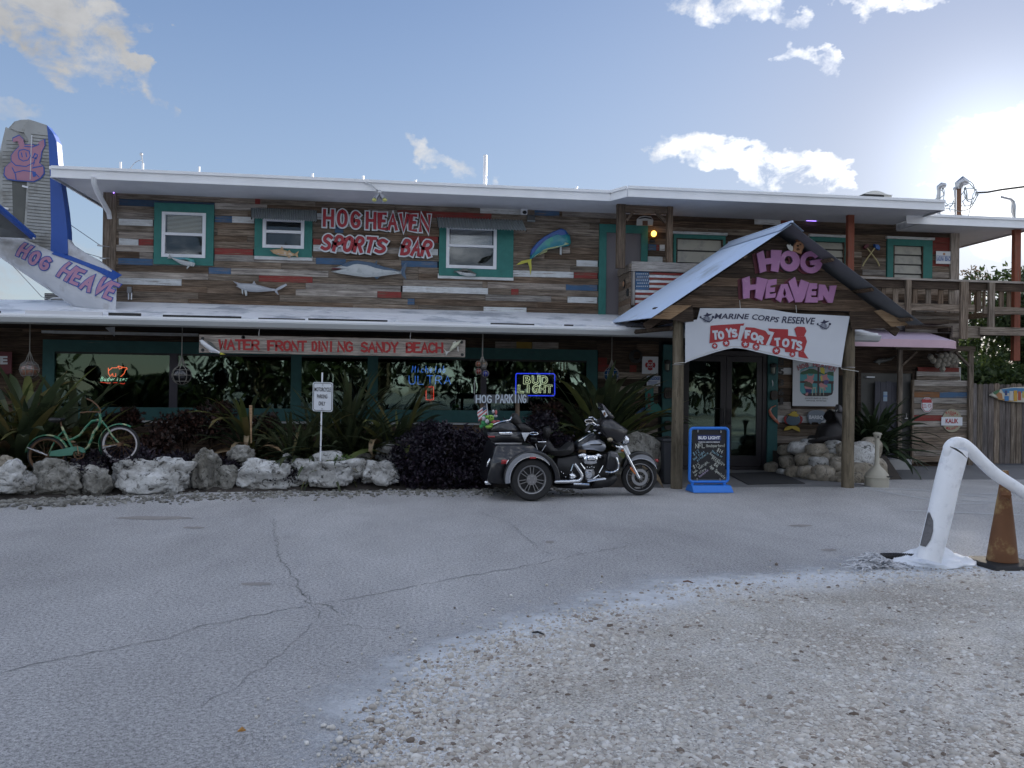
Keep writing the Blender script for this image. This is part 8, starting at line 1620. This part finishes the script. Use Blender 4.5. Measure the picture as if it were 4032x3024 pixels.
# ================================================================ TRIKE
TR = thing('motor_trike', 'black and silver three wheeled touring motorcycle parked at the bed', 'motorcycle', (2.6, 12.1, 0))
YC = 12.28; YNR = 11.62
def tw(x, y, Y): return W(*t1(x, y), Y)
k1 = mat('gloss black paint', (.008, .009, .012), .30, var=.02, coat=.5, spec=.5); k2 = mat('silver paint', (.30, .32, .36), .28, metal=.6, var=.03, coat=.8); k3 = mat('black leather', (.018, .017, .017), .5, var=.2, bump=.3, bs=60)
k4 = mat('satin black metal', (.018, .018, .02), .4, metal=.3, var=.1); k5 = mat('cast grey alloy', (.30, .30, .31), .35, metal=.8, var=.08); klr = mat('red lens', (.30, .008, .01), .15, coat=.6); kla = mat('amber lens', (.55, .13, .01), .15, coat=.6)
def tpl(pts, y0, y1, mm, nm, rnd=.2, amt=.06, par=TR, ref=None, bev=0): return MB().pillow(ppoly(cp(t1, pts), y0 if ref is None else ref), y0, y1, rnd, amt).build(nm, mm, par, smooth=2, bevel=bev)
def ttube(pts, r, Y, mm, nm, par=TR, n=8):
    P_ = [tw(x, y, Y if not hasattr(Y, '__len__') else Y[i]) for i, (x, y) in enumerate(pts)]; Q = [P_[0]]
    for i in range(len(P_)-1):
        a, b = P_[i], P_[i+1]; p0 = P_[i-1] if i else a; p3 = P_[i+2] if i+2 < len(P_) else b
        for t in (.25, .5, .75, 1.): Q.append(.5*((2*a)+(b-p0)*t+(2*p0-5*a+4*b-p3)*t*t+(3*a-p0-3*b+p3)*t**3))
    rr = [r]*len(Q) if not hasattr(r, '__len__') else [r[0]+(r[1]-r[0])*i/(len(Q)-1) for i in range(len(Q))]
    return MB().tube(Q, rr, n).build(nm, mm, par, smooth=True)
def px2m(n, Y=12.0): return (tw(1000+n, 1000, Y)-tw(1000, 1000, Y)).length
# rear wheels
def spokes10(c, r, w_, par, hub):
    for k in range(7):
        for s in (-1, 1):
            a = 2*math.pi*k/7+math.pi/2; b_ = a+s*.10; MB().beam(c+Vector((hub*.8*math.cos(a+s*.22), -w_*.36, hub*.8*math.sin(a+s*.22))), c+Vector((r*math.cos(b_+s*.04), -w_*.38, r*math.sin(b_+s*.04))), .010, .016, up=(0, 1, 0)).build('spoke', k5, par)
    MB().lathe([(r, -w_*.2), (r*.2, -w_*.15)], c, 24, 'Y').build('wheel_disc', k4, par); MB().lathe([(hub*.62, -w_*.40), (hub*.55, -w_*.44), (.012, -w_*.44)], c, 18, 'Y').build('hub_cap', k5, par)
    for k in range(5): a = k*1.2566+1.57; MB().lathe([(.009, -w_*.46), (.009, -w_*.40)], c+Vector((.042*math.cos(a), 0, .042*math.sin(a))), 8, 'Y').build('lug_nut', steel, par)
rw = tw(625, 1182, YNR); rR = px2m(242, YNR); rw.z = rR+.005
wheel(rw+Vector((0, .09, 0)), rR, .19, px2m(158, YNR), TR, m_tyre, k5, spoke=spokes10, hub=.075)
wheel(Vector((rw.x, 13.05, rR+.005)), rR, .19, px2m(158, YNR), TR, m_tyre, k5, hub=.075)
def spokesF(c, r, w_, par, hub):
    for k in range(9):
        a = 2*math.pi*k/9; MB().beam(c+Vector((r*.62*math.cos(a), -w_*.2, r*.62*math.sin(a))), c+Vector((r*math.cos(a), -w_*.25, r*math.sin(a))), .020, .02, up=(0, 1, 0)).build('spoke', k4, par)
        MB().beam(c+Vector((hub*math.cos(a), -w_*.15, hub*math.sin(a))), c+Vector((r*.64*math.cos(a+.3), -w_*.2, r*.64*math.sin(a+.3))), .012, .02, up=(0, 1, 0)).build('spoke', k4, par)
    mb = MB(); mb.ring(c, r*.45, r*.68, 0, 360, c.y-w_*.42, c.y-w_*.38, 30); mb.build('brake_disc', steel, par); MB().lathe([(.035, -.08), (.035, .08)], c, 12, 'Y').build('axle', k5, par)
fw = tw(1850, 1175, YC); fR = px2m(205, YC); fw.z = fR+.005; wheel(fw, fR, .12, px2m(152, YC), TR, m_tyre, k4, spoke=spokesF, hub=.04)
mb = MB(); mb.ring(fw, px2m(150, YC), px2m(157, YC), 0, 360, YC-.062, YC-.055, 40); mb.build('rim_edge', steel, TR)
# rear body and fenders
ar_ = [(625+252*math.cos(R(a)), 1185-252*math.sin(R(a))) for a in range(0, 181, 12)]
tpl([(105, 1230), (120, 1120), (150, 1010), (195, 815), (230, 795), (640, 800), (700, 850), (800, 900), (880, 1000), (920, 1100), (940, 1190)]+ar_+[(360, 1240), (250, 1245)], YNR+.10, 13.05, k1, 'rear_body', .12, .03, ref=YNR+.1)
cW = tw(625, 1185, YNR-.02); s1 = px2m(1, YNR)
MB().ring(cW, 262*s1, 318*s1, -3, 186, YNR-.04, YNR+.22, 30).build('fender', k1, TR, smooth=2, bevel=.012)
MB().ring(cW, 258*s1, lambda a: (266+38*max(0, min(1, (a-R(48))/R(60))))*s1, 44, 189, YNR-.052, YNR-.041, 34).build('silver_band', k2, TR)
MB().ring(cW, 249*s1, 258*s1, 40, 188, YNR-.056, YNR-.03, 34).build('trim_edge', chrome, TR)
tpl([(600, 928), (672, 928), (672, 950), (600, 950)], YNR-.065, YNR-.053, klr, 'side_marker'); tpl([(275, 962), (350, 960), (325, 1012), (272, 1010)], YNR-.02, YNR+.05, klr, 'tail_light', ref=YNR); tpl([(350, 960), (358, 962), (330, 1015), (322, 1012)], YNR-.03, YNR+.02, chrome, 'light_trim', ref=YNR)
tpl([(145, 955), (158, 950), (150, 1000), (128, 1045), (112, 1050), (120, 1000)], YNR+.2, YNR+.26, chrome, 'rear_trim', ref=YNR+.1); tpl([(80, 1215), (100, 1205), (165, 1232), (160, 1248), (95, 1248)], YNR+.1, 12.9, chrome, 'rear_bumper', ref=YNR+.1)
tpl([(190, 768), (520, 766), (515, 785), (195, 788)], 12.0, 12.6, k5, 'trunk_rail', ref=12.0)
# tour box
tpl([(108, 645), (500, 640), (525, 700), (545, 752), (510, 768), (190, 768), (150, 745), (115, 700)], 12.0, 12.65, k1, 'tour_box', .15, .04, ref=12.0); tpl([(140, 638), (165, 595), (240, 555), (330, 538), (385, 532), (440, 570), (480, 610), (498, 636)], 12.02, 12.63, k1, 'box_lid', .25, .10, ref=12.0)
tpl([(243, 645), (390, 641), (400, 660), (392, 680), (262, 678)], 11.975, 11.995, chrome, 'latch', ref=12.0); tpl([(115, 688), (200, 686), (204, 704), (125, 708)], 11.985, 12.2, klr, 'box_light', ref=12.0)
for Y in (12.12, 12.5): ttube([(180, 560), (260, 530), (330, 515), (372, 505), (392, 470)], .012, Y, chrome, 'luggage_rack')
for x in (250, 320): P_ = [tw(x, 530 if x == 250 else 516, 12.12), tw(x, 530 if x == 250 else 516, 12.5)]; MB().tube(P_, .010, 6).build('luggage_rack', chrome, TR)
tpl([(392, 530), (405, 455), (430, 428), (455, 430), (485, 470), (500, 520), (520, 545), (470, 600), (440, 570)], 12.15, 12.5, k3, 'backrest', .3, .12, ref=12.2); tpl([(450, 560), (520, 545), (590, 580), (625, 610), (630, 638), (500, 640)], 12.0, 12.65, k3, 'armrest', .3, .1, ref=12.05)
tpl([(502, 650), (600, 650), (560, 705), (540, 752), (520, 700)], 11.97, 12.0, m_sw, 'speaker_pod', ref=12.0); ttube([(600, 655), (640, 648), (680, 652), (692, 668), (640, 675), (600, 668)], .009, 11.98, chrome, 'grab_rail'); tpl([(600, 700), (680, 712), (690, 745), (620, 740)], 12.0, 12.1, k4, 'passenger_pad', ref=12.0); tpl([(685, 752), (785, 748), (785, 760), (690, 764)], 11.96, 12.05, chrome, 'passenger_rail', ref=12.0)
for p in (((665, 780), (690, 860)), ((785, 790), (740, 860))): ttube([p[0], p[1]], .007, 12.0, steel, 'strut')
# seat, tank
tpl([(640, 765), (790, 762), (815, 735), (840, 770), (880, 825), (940, 855), (1010, 850), (1070, 800), (1115, 770), (1125, 850), (1080, 905), (950, 930), (860, 915), (790, 870), (690, 850)], 12.08, 12.5, k3, 'seat', .35, .10, ref=12.1)
tpl([(780, 600), (830, 585), (850, 620), (830, 700), (810, 730), (785, 700)], 12.15, 12.42, k3, 'rider_backrest', .3, .15, ref=12.15)
tpl([(1125, 800), (1165, 755), (1260, 695), (1330, 655), (1400, 680), (1470, 745), (1490, 850), (1440, 875), (1330, 862), (1200, 850), (1130, 850)], 12.10, 12.46, k1, 'fuel_tank', .4, .16, ref=12.12)
tpl([(1190, 790), (1290, 742), (1400, 725), (1460, 765), (1478, 815), (1450, 862), (1420, 868), (1330, 848), (1210, 845)], 12.075, 12.16, k2, 'tank_panel', .4, .10, ref=12.1); tpl([(1285, 782), (1420, 775), (1430, 785), (1400, 795), (1290, 795)], 12.068, 12.074, k4, 'tank_badge', ref=12.1)
ttube([(1160, 752), (1240, 700), (1330, 655)], .010, 12.2, chrome, 'tank_console')
# engine
tpl([(900, 930), (1120, 900), (1500, 880), (1530, 1000), (1500, 1180), (1440, 1275), (1200, 1285), (1180, 1305), (1150, 1285), (900, 1280), (880, 1190)], 12.12, 12.44, k4, 'engine_block', .2, .06, ref=12.2)
for (x, y, dx, dy) in ((1165, 1060, -35, -150), (1420, 1060, 45, -150)):
    for k in range(9):
        t = k/8; c_ = tw(x+dx*t, y+dy*t, 12.26); MB().lathe([(.070, -.004), (.070, .004)], c_, 16).build('cooling_fin', k4 if k % 2 else k5, TR)
tpl([(1140, 905), (1215, 882), (1250, 890), (1240, 930), (1160, 935)], 12.05, 12.3, chrome, 'rocker_cover', .3, .1, ref=12.1); tpl([(1340, 905), (1380, 885), (1440, 915), (1450, 945), (1390, 940)], 12.05, 12.3, chrome, 'rocker_cover', .3, .1, ref=12.1)
tpl([(1205, 960), (1215, 925), (1250, 908), (1360, 905), (1388, 925), (1390, 960), (1370, 1005), (1310, 1018), (1225, 1012)], 11.98, 12.14, chrome, 'air_cleaner', .4, .14, ref=12.0); tpl([(1250, 940), (1350, 935), (1355, 965), (1335, 975), (1255, 975)], 11.972, 11.985, k4, 'air_cleaner_inset', ref=12.0); tpl([(1262, 948), (1345, 944), (1345, 962), (1262, 966)], 11.966, 11.973, chrome, 'air_cleaner_badge', ref=12.0)
c_ = tw(1285, 1137, 12.0); MB().lathe([(px2m(46), .0), (px2m(46), -.02), (px2m(36), -.035), (px2m(34), -.03), (px2m(20), -.03), (px2m(18), -.04), (.002, -.04)], c_+Vector((0, .05, 0)), 26, 'Y').build('cam_cover', chrome, TR, smooth=True)
tpl([(1225, 1090), (1240, 1065), (1330, 1065), (1345, 1100), (1340, 1180), (1300, 1200), (1235, 1195)], 12.03, 12.14, k5, 'cam_case', .3, .08, ref=12.05); tpl([(1045, 1125), (1075, 1112), (1120, 1115), (1135, 1140), (1135, 1180), (1060, 1185), (1042, 1165)], 12.0, 12.14, chrome, 'transmission_cover', .3, .1, ref=12.05)
ttube([(1110, 1010), (1150, 1060), (1188, 1120), (1195, 1165), (1165, 1200), (1100, 1208), (1040, 1212), (880, 1214)], .026, 11.98, chrome, 'exhaust_pipe', n=12); ttube([(880, 1205), (1040, 1205)], .03, 12.05, k4, 'silencer'); ttube([(1100, 1238), (1180, 1240), (1280, 1246)], .016, 11.92, chrome, 'footboard_rail'); ttube([(1260, 1212), (1360, 1195), (1470, 1180)], .015, 11.95, chrome, 'foot_lever'); ttube([(1260, 1190), (1462, 1170)], .008, 11.95, steel, 'foot_lever')
for a, b in (((1320, 1185), (1390, 1135)), ((1395, 1110), (1440, 1030)), ((1230, 1070), (1180, 1000)), ((1100, 1010), (1070, 1090))): ttube([a, b], .010, 12.02, chrome, 'pushrod_tube')
for x, y in ((1230, 1052), (1258, 1045), (1285, 1050), (1310, 1042), (1335, 1048), (985, 1120), (1010, 1160), (960, 1100), (1150, 1060), (1400, 1150), (1085, 1105)): MB().ball(tw(x, y, 12.02), .010, 7, 5).build('bolt_head', chrome, TR, smooth=True)
tpl([(1340, 1200), (1500, 1150), (1590, 1130), (1600, 1180), (1540, 1250), (1480, 1275), (1300, 1275)], 12.05, 12.5, k4, 'lower_frame', .2, .05, ref=12.1)
tpl([(880, 1255), (1470, 1245), (1440, 1285), (1200, 1300), (900, 1282)], 12.1, 12.45, k4, 'frame_rail', .2, .02, ref=12.1)
# fairing lowers and crash bar
tpl([(1500, 880), (1530, 855), (1600, 870), (1625, 920), (1620, 1010), (1600, 1080), (1520, 1100), (1470, 1060)], 11.93, 12.05, k1, 'fairing_lower', .3, .08, ref=11.95); tpl([(1530, 870), (1590, 880), (1618, 930), (1560, 935), (1525, 920)], 11.92, 11.935, mat('clear vent', (.12, .12, .13), .15, coat=.5), 'vent', ref=11.95)
ttube([(1590, 935), (1612, 990), (1615, 1050), (1600, 1080), (1540, 1105), (1465, 1098)], .014, 11.9, chrome, 'crash_bar')
# fork, front fender, headlight, fairing
for Y, nm in ((YC-.13, 'fork_leg'), (YC+.13, 'fork_leg')): ttube([(1665, 820), (1850, 1170)], .024, Y, chrome, nm, n=12); ttube([(1690, 800), (1735, 900)], .03, Y, m_trim, 'fork_cover', n=12)
tpl([(1742, 1050), (1755, 1042), (1812, 1122), (1805, 1135)], YC-.165, YC-.15, kla, 'reflector', ref=YC-.15)
cF = Vector((fw.x, YC, fw.z)); s2 = px2m(1, YC)
MB().ring(cF, 215*s2, lambda a: (232+62*math.sin(min(math.pi, max(0, (a-R(30))/R(110)*math.pi*.9))))*s2, 32, 152, YC-.085, YC+.085, 28).build('front_fender', k1, TR, smooth=2, bevel=.01)
MB().ring(cF, 214*s2, lambda a: (217+45*math.sin(min(math.pi, max(0, (a-R(32))/R(100)*math.pi))))*s2, 34, 130, YC-.092, YC-.086, 24).build('fender_panel', k2, TR); MB().ring(cF, 211*s2, 216*s2, 28, 128, YC-.096, YC-.08, 24).build('fender_trim', chrome, TR)
tpl([(2025, 955), (2062, 950), (2068, 985), (2030, 985)], YC-.04, YC+.04, klr, 'fender_light', ref=YC)
tpl([(1385, 600), (1400, 540), (1440, 495), (1500, 470), (1560, 490), (1640, 545), (1720, 600), (1748, 625), (1722, 680), (1690, 740), (1640, 785), (1590, 790), (1545, 745), (1480, 715), (1430, 690)], 11.97, 12.60, mat('black fairing', (.016, .015, .017), .30, var=.06, coat=.4), 'fairing', .45, .28, ref=12.05)
tpl([(1415, 310), (1440, 330), (1500, 400), (1570, 480), (1540, 505), (1480, 480), (1455, 420)], 12.05, 12.5, mat('smoked windscreen', (.03, .028, .032), .15, coat=.6), 'windscreen', .4, .1, ref=12.1)
c_ = tw(1690, 735, 12.28); MB().ball(c_, (.075, .085, .085), 14, 10).build('headlight', chrome, TR, smooth=True); MB().ball(tw(1520, 728, 12.0), (.045, .04, .035), 10, 7).build('turn_signal', mat('amber chrome lens', (.35, .30, .22), .15, metal=.4), TR, smooth=True); ttube([(1440, 660), (1500, 710), (1560, 760)], .012, 12.0, k4, 'signal_bar'); MB().ball(tw(1660, 855, YC-.13), (.03, .03, .02), 8, 6).build('turn_signal', kla, TR, smooth=True); tpl([(1580, 790), (1660, 800), (1690, 830), (1620, 850), (1590, 820)], 12.1, 12.4, chrome, 'fork_clamp', ref=12.1)
ttube([(1420, 640), (1370, 600), (1340, 560), (1290, 545), (1250, 560)], .013, [12.2, 12.1, 12.02, 11.95, 11.85], chrome, 'handlebar'); ttube([(1290, 545), (1240, 640)], .020, [11.95, 11.82], k3, 'grip'); ttube([(1420, 640), (1380, 560), (1350, 500), (1300, 475)], .012, [12.3, 12.5, 12.6, 12.62], chrome, 'handlebar')
c_ = tw(1278, 520, 11.9); mb = MB(); mb.tube([c_+Vector((px2m(46)*math.cos(a), 0, px2m(20)*math.sin(a))) for a in np.linspace(0, 6.28, 20)], .008, 6, cap=False); mb.build('mirror_rim', chrome, TR, smooth=True); MB().ball(c_, (px2m(44), .01, px2m(18)), 12, 6).build('mirror', k4, TR, smooth=True); ttube([(1320, 530), (1360, 560)], .008, 11.95, chrome, 'mirror_stem'); MB().ball(tw(1305, 478, 12.55), (px2m(40), .03, px2m(14)), 12, 6).build('mirror', chrome, TR, smooth=True)
for x, y in ((1350, 500), (1380, 565), (1345, 625), (1400, 655), (1280, 640)): MB().ball(tw(x, y, 12.05), (.03, .03, .015), 8, 6).build('control', chrome, TR, smooth=True)
ttube([(1240, 640), (1330, 590), (1410, 500), (1410, 430)], .005, 12.0, m_blk, 'control_cable')
tg = thing('dash_card', 'white oval emblem card clipped on the trike windscreen', 'card', tw(1455, 470, 12.02)); tpl([(1420, 400), (1452, 392), (1490, 455), (1462, 478)], 12.0, 12.02, m_sw, 'card', par=tg, ref=12.02); MB().prism([(tw(1455, 435, 12).x+.018*math.cos(R(a)), tw(1455, 435, 12).z+.028*math.sin(R(a))) for a in range(0, 360, 30)], 11.99, 11.9985).build('emblem', m_brn, tg)
# plush toys and flag on the rack
PT = thing('plush_toys', 'pile of green, white and red plush toys strapped on the trike luggage rack', 'plush toys', tw(130, 600, 12.2)); gl, gd, wt, rd = mat('lime plush', (.20, .38, .06), .9), mat('green plush', (.04, .24, .09), .9), mat('white plush', (.46, .46, .48), .9), mat('rose plush', (.42, .12, .12), .9)
for (x, y, rx, rz, mm, nm, Y) in ((80, 540, 38, 42, gd, 'body', 12.2), (75, 465, 30, 28, gd, 'head', 12.22), (72, 490, 22, 26, wt, 'belly', 12.14), (150, 485, 42, 38, gl, 'head', 12.15), (115, 470, 22, 18, gl, 'muzzle', 12.1), (130, 585, 42, 20, gl, 'leg', 12.1), (45, 580, 24, 22, gd, 'foot', 12.2), (180, 410, 16, 22, wt, 'ear', 12.25), (212, 420, 15, 30, rd, 'ear', 12.25), (205, 460, 26, 18, wt, 'head', 12.28), (185, 528, 30, 20, rd, 'arm', 12.15), (235, 520, 26, 12, rd, 'arm', 12.2), (110, 520, 22, 26, wt, 'belly', 12.1), (160, 560, 26, 18, gl, 'arm', 12.12)):
    c_ = tw(x, y, Y); MB().ball(c_, (px2m(rx), px2m(min(rx, rz)), px2m(rz)), 12, 8).build(nm, mm, PT, smooth=True)
for x, y in ((140, 470), (165, 472)): MB().ball(tw(x, y, 12.05), .012, 7, 5).build('eye', m_blk, PT)
FG = thing('small_flag', 'small striped flag on a white stick at the trike rack', 'flag', tw(110, 440, 12.2)); ttube([(122, 470), (105, 318)], .006, 12.2, m_sw, 'stick', par=FG)
for i in range(6):
    t0, t1_ = i/6, (i+1)/6; a = lambda t, s: (105-s*(100+8*math.sin(t*6)), 325+t*115+s*(75+8*t)); MB().prism(ppoly(cp(t1, [a(t0, 0), a(t0, 1), a(t1_, 1), a(t1_, 0)]), 12.2), 12.198, 12.202).build('stripe', rd if i % 2 else m_sw, FG)
MB().prism(ppoly(cp(t1, [(105, 325), (60, 358), (60, 410), (105, 378)]), 12.19), 12.19, 12.1975).build('canton', m_navy, FG)
# ================================================================ FOREGROUND BARRIER
BR_ = thing('barrier_post', 'leaning white foam wrapped post with a thick white arm sloping right', 'barrier', G(3665, 2235)); m_fo = mat('white painted foam wrap', (.80, .83, .88), .7, var=.05, scale=6, bump=.35, bs=70, col2=(.66, .69, .74), c2=-.5, c2s=7)
Yp = 6.95
def fp(x, y, Y=Yp): return W(*l6(x, y), Y)
P_ = [p-Vector((.02, 0, 0)) for p in [fp(1185, 1290), fp(1215, 1180), fp(1260, 1000), fp(1310, 790), fp(1360, 560), fp(1420, 330), fp(1450, 220), fp(1462, 175)]]; rr = [px_/2.553/F*Yp for px_ in (126, 124, 125, 126, 127, 129, 128, 120)]
mb = MB(); n = 30; Q = []; Rr = []
for i in range(len(P_)-1):
    for t in (0, .25, .5, .75): Q.append(P_[i].lerp(P_[i+1], t)); Rr.append(rr[i]+(rr[i+1]-rr[i])*t)
Q.append(P_[-1]); Rr.append(rr[-1]); mb.tube(Q, Rr, 28); V_ = mb.v
mb.v = [tuple(Vector(v)*1.0+Vector((1, 1, 1))*.004*noise.noise(Vector(v)*9)) for v in V_]; mb.build('post', m_fo, BR_, smooth=True)
AP = [fp(1362, 250, 6.93), fp(1368, 170, 6.93), fp(1420, 118, 6.93), fp(1500, 125, 6.93), fp(1590, 190, 6.93), fp(1700, 300, 6.93), fp(1820, 410, 6.93), fp(1950, 500, 6.93), fp(2100, 600, 6.93), fp(2400, 800, 6.93)]
Q = [AP[0]]
for i in range(len(AP)-1):
    a, b = AP[i], AP[i+1]; p0 = AP[i-1] if i else a; p3 = AP[i+2] if i+2 < len(AP) else b
    for t in (.33, .66, 1.): Q.append(.5*((2*a)+(b-p0)*t+(2*p0-5*a+4*b-p3)*t*t+(3*a-p0-3*b+p3)*t**3))
m1 = px_ = 1/2.553/F*Yp; mb = MB().tube(Q, [m1*w_ for w_ in np.interp(np.linspace(0, 1, len(Q)), [0, .12, .3, .5, .8, 1], [45, 62, 68, 68, 64, 64])], 22); mb.v = [tuple(Vector(v)+Vector((0, 0, 1))*.005*noise.noise(Vector(v)*8)) for v in mb.v]; mb.build('arm', m_fo, BR_, smooth=True)
ckk = MB(); ckk.tube([fp(1380, 150, 6.82), fp(1440, 175, 6.78), fp(1500, 215, 6.78), fp(1550, 265, 6.82)], [.003, .009, .007, .002], 6); ckk.build('split', m_blk, BR_)
sc2 = MB(); m_sc = mat('grey scuff', (.13, .13, .14), .9, var=.5, scale=40)
S_ = [(1222, 815), (1235, 830), (1228, 900), (1215, 1000), (1190, 1090), (1160, 1165), (1135, 1160), (1140, 1080), (1165, 980), (1190, 900), (1205, 840)]; ax_ = lambda z: None
vv = []
for x, y in S_:
    z_ = fp(x, y).z; zs_ = [p.z for p in P_]; cx_ = float(np.interp(z_, zs_, [p.x for p in P_])); r_ = float(np.interp(z_, zs_, rr))
    yy_ = Yp-r_*.85
    for _ in range(5): q = W(*l6(x, y), yy_); dx = q.x-cx_; yy_ = Yp-math.sqrt(max(r_*r_-dx*dx, .0001))-.008
    vv.append((q.x, yy_, q.z))
sc2.add(vv, [tuple(range(len(vv)))]); sc2.add([(v[0], v[1]+.02, v[2]) for v in vv], [tuple(range(len(vv)))[::-1]]); sc2.build('scuff_mark', m_sc, BR_)
# painted lumpy foot
mb = MB(); cf = G(*l6(1215, 1320)); V1, F1 = ico(4)
mb.add([(cf.x+.02+v.x*.40*(1+.22*noise.noise(v*2.2+Vector((3, 1, 0)))), cf.y+v.y*.30*(1+.22*noise.noise(v*2.5)), max(-.01, .02+v.z*.085*(1+.6*noise.noise(v*5))*(1.2-.7*abs(v.x)))) for v in V1], F1)
mb.add([(cf.x+.0+v.x*.19, cf.y+v.y*.19, .05+v.z*.12*(1+.3*noise.noise(v*4))) for v in V1], F1); mb.build('painted_foot', m_fo, BR_, smooth=True)
# rope pile and hose
RP = thing('rope_pile', 'frayed heap of white and grey rope on the ground left of the post', 'rope', G(*l6(600, 1380))); m_rp = mat('frayed pale rope', (.58, .59, .62), .9, var=.3, scale=20, col2=(.28, .28, .29), c2=-.4, c2s=30); mb = MB(); rg = random.Random(6); c0 = G(*l6(640, 1370))
for i in range(230):
    a = rg.uniform(0, 6.28); r_ = rg.uniform(0, .2)**1.; cx_ = c0.x+rg.gauss(0, .12); cy_ = c0.y+rg.gauss(0, .07); z0 = max(.01, .11*math.exp(-((cx_-c0.x+.03)/.12)**2)*rg.uniform(.2, 1.15)); L = rg.uniform(.05, .14); P2 = []
    for k in range(5): t = k/4; P2.append((cx_+L*(t-.5)*math.cos(a)+.01*math.sin(t*9+i), cy_+L*(t-.5)*math.sin(a), z0+.018*math.sin(t*3.1)+.004))
    mb.tube(P2, rg.uniform(.003, .007), 4)
mb.build('strands', m_rp, RP, kind='stuff')
HS = thing('corrugated_hose', 'short black corrugated hose lying behind the rope heap', 'hose', G(*l6(850, 1290)))
a, b = G(*l6(690, 1265), .04), G(*l6(1060, 1275), .04); n = 44; MB().tube([a.lerp(b, k/n)+Vector((0, .03*math.sin(k/n*3), 0)) for k in range(n+1)], [.045 if k % 2 else .037 for k in range(n+1)], 12).build('hose', m_blk, HS, smooth=False)
# cone
CN = thing('traffic_cone', 'tall rusty brown weathered traffic cone on a black base at the right edge', 'traffic cone', (W(3950, 2240, 7.12).x, 7.12, 0)); cxn = W(*l6(1905, 1330), 7.12).x; m_cn = mat('sun burnt orange brown plastic', (.15, .065, .026), .75, var=.35, scale=5, col2=(.27, .18, .075), c2=-.2, c2s=5)
zt_ = W(3960, 1853, 7.12).z; mb = MB(); n = 26; r0 = 158/2.553/F*7.12; r1_ = .028; v = []; NZ = 16
for i in range(NZ+1):
    t = i/NZ; z = .05+(zt_-.05)*t; r_ = r0+(r1_-r0)*t
    for k in range(n): a = 2*math.pi*k/n; d_ = 1+.03*noise.noise((math.cos(a)*2, math.sin(a)*2, z*5)); v.append((cxn+r_*d_*math.cos(a)+.02*t, 7.12+r_*d_*math.sin(a), z))
mb.add(v, [(i*n+k, i*n+(k+1) % n, (i+1)*n+(k+1) % n, (i+1)*n+k) for i in range(NZ) for k in range(n)]+[tuple(range(NZ*n, NZ*n+n))]); mb.build('cone', m_cn, CN, smooth=True)
MB().add([(cxn-.27, 6.86, .005), (cxn+.30, 6.84, .005), (cxn+.31, 7.38, .005), (cxn-.26, 7.38, .005), (cxn-.25, 6.88, .045), (cxn+.28, 6.86, .04), (cxn+.29, 7.36, .045), (cxn-.24, 7.36, .05)], FQ).build('base', mat('black rubber base', (.015, .015, .016), .7, var=.3), CN, bevel=.015)
fl2 = MB().add([tuple(fp(x, y, Y)) for x, y, Y in ((1885, 570, 6.98), (1935, 560, 6.95), (2000, 640, 6.88), (1975, 690, 6.9), (1900, 640, 6.93), (1870, 690, 6.98), (1960, 670, 6.86))], [(0, 1, 4), (1, 2, 4), (2, 3, 6, 4), (4, 6, 5), (0, 4, 5)]); o_ = fl2.build('torn_flap', m_cn, CN); md = o_.modifiers.new('s', 'SOLIDIFY'); md.thickness = .006
# litter
for i, (x, y, lab, mm) in enumerate([(2097, 2490, 'short dark twig on the gravel near the chalky edge', m_blk), (2690, 2290, 'dark stick lying on the gravel edge', m_brn), (935, 2880, 'tiny orange leaf on the asphalt at the lower left', mat('orange leaf', (.4, .2, .05), .7))]):
    p = G(x, y, .02); MB().tube([p, p+Vector((.03, -.03, .012)), p+Vector((.07, -.05, .0))] if i < 2 else [p, p+Vector((.02, 0, .01)), p+Vector((.035, .01, 0))], [.006, .008, .004] if i < 2 else [.002, .012, .002], 5).build('twig' if i < 2 else 'leaf', mm, None, label=lab, cat='twig' if i < 2 else 'leaf')
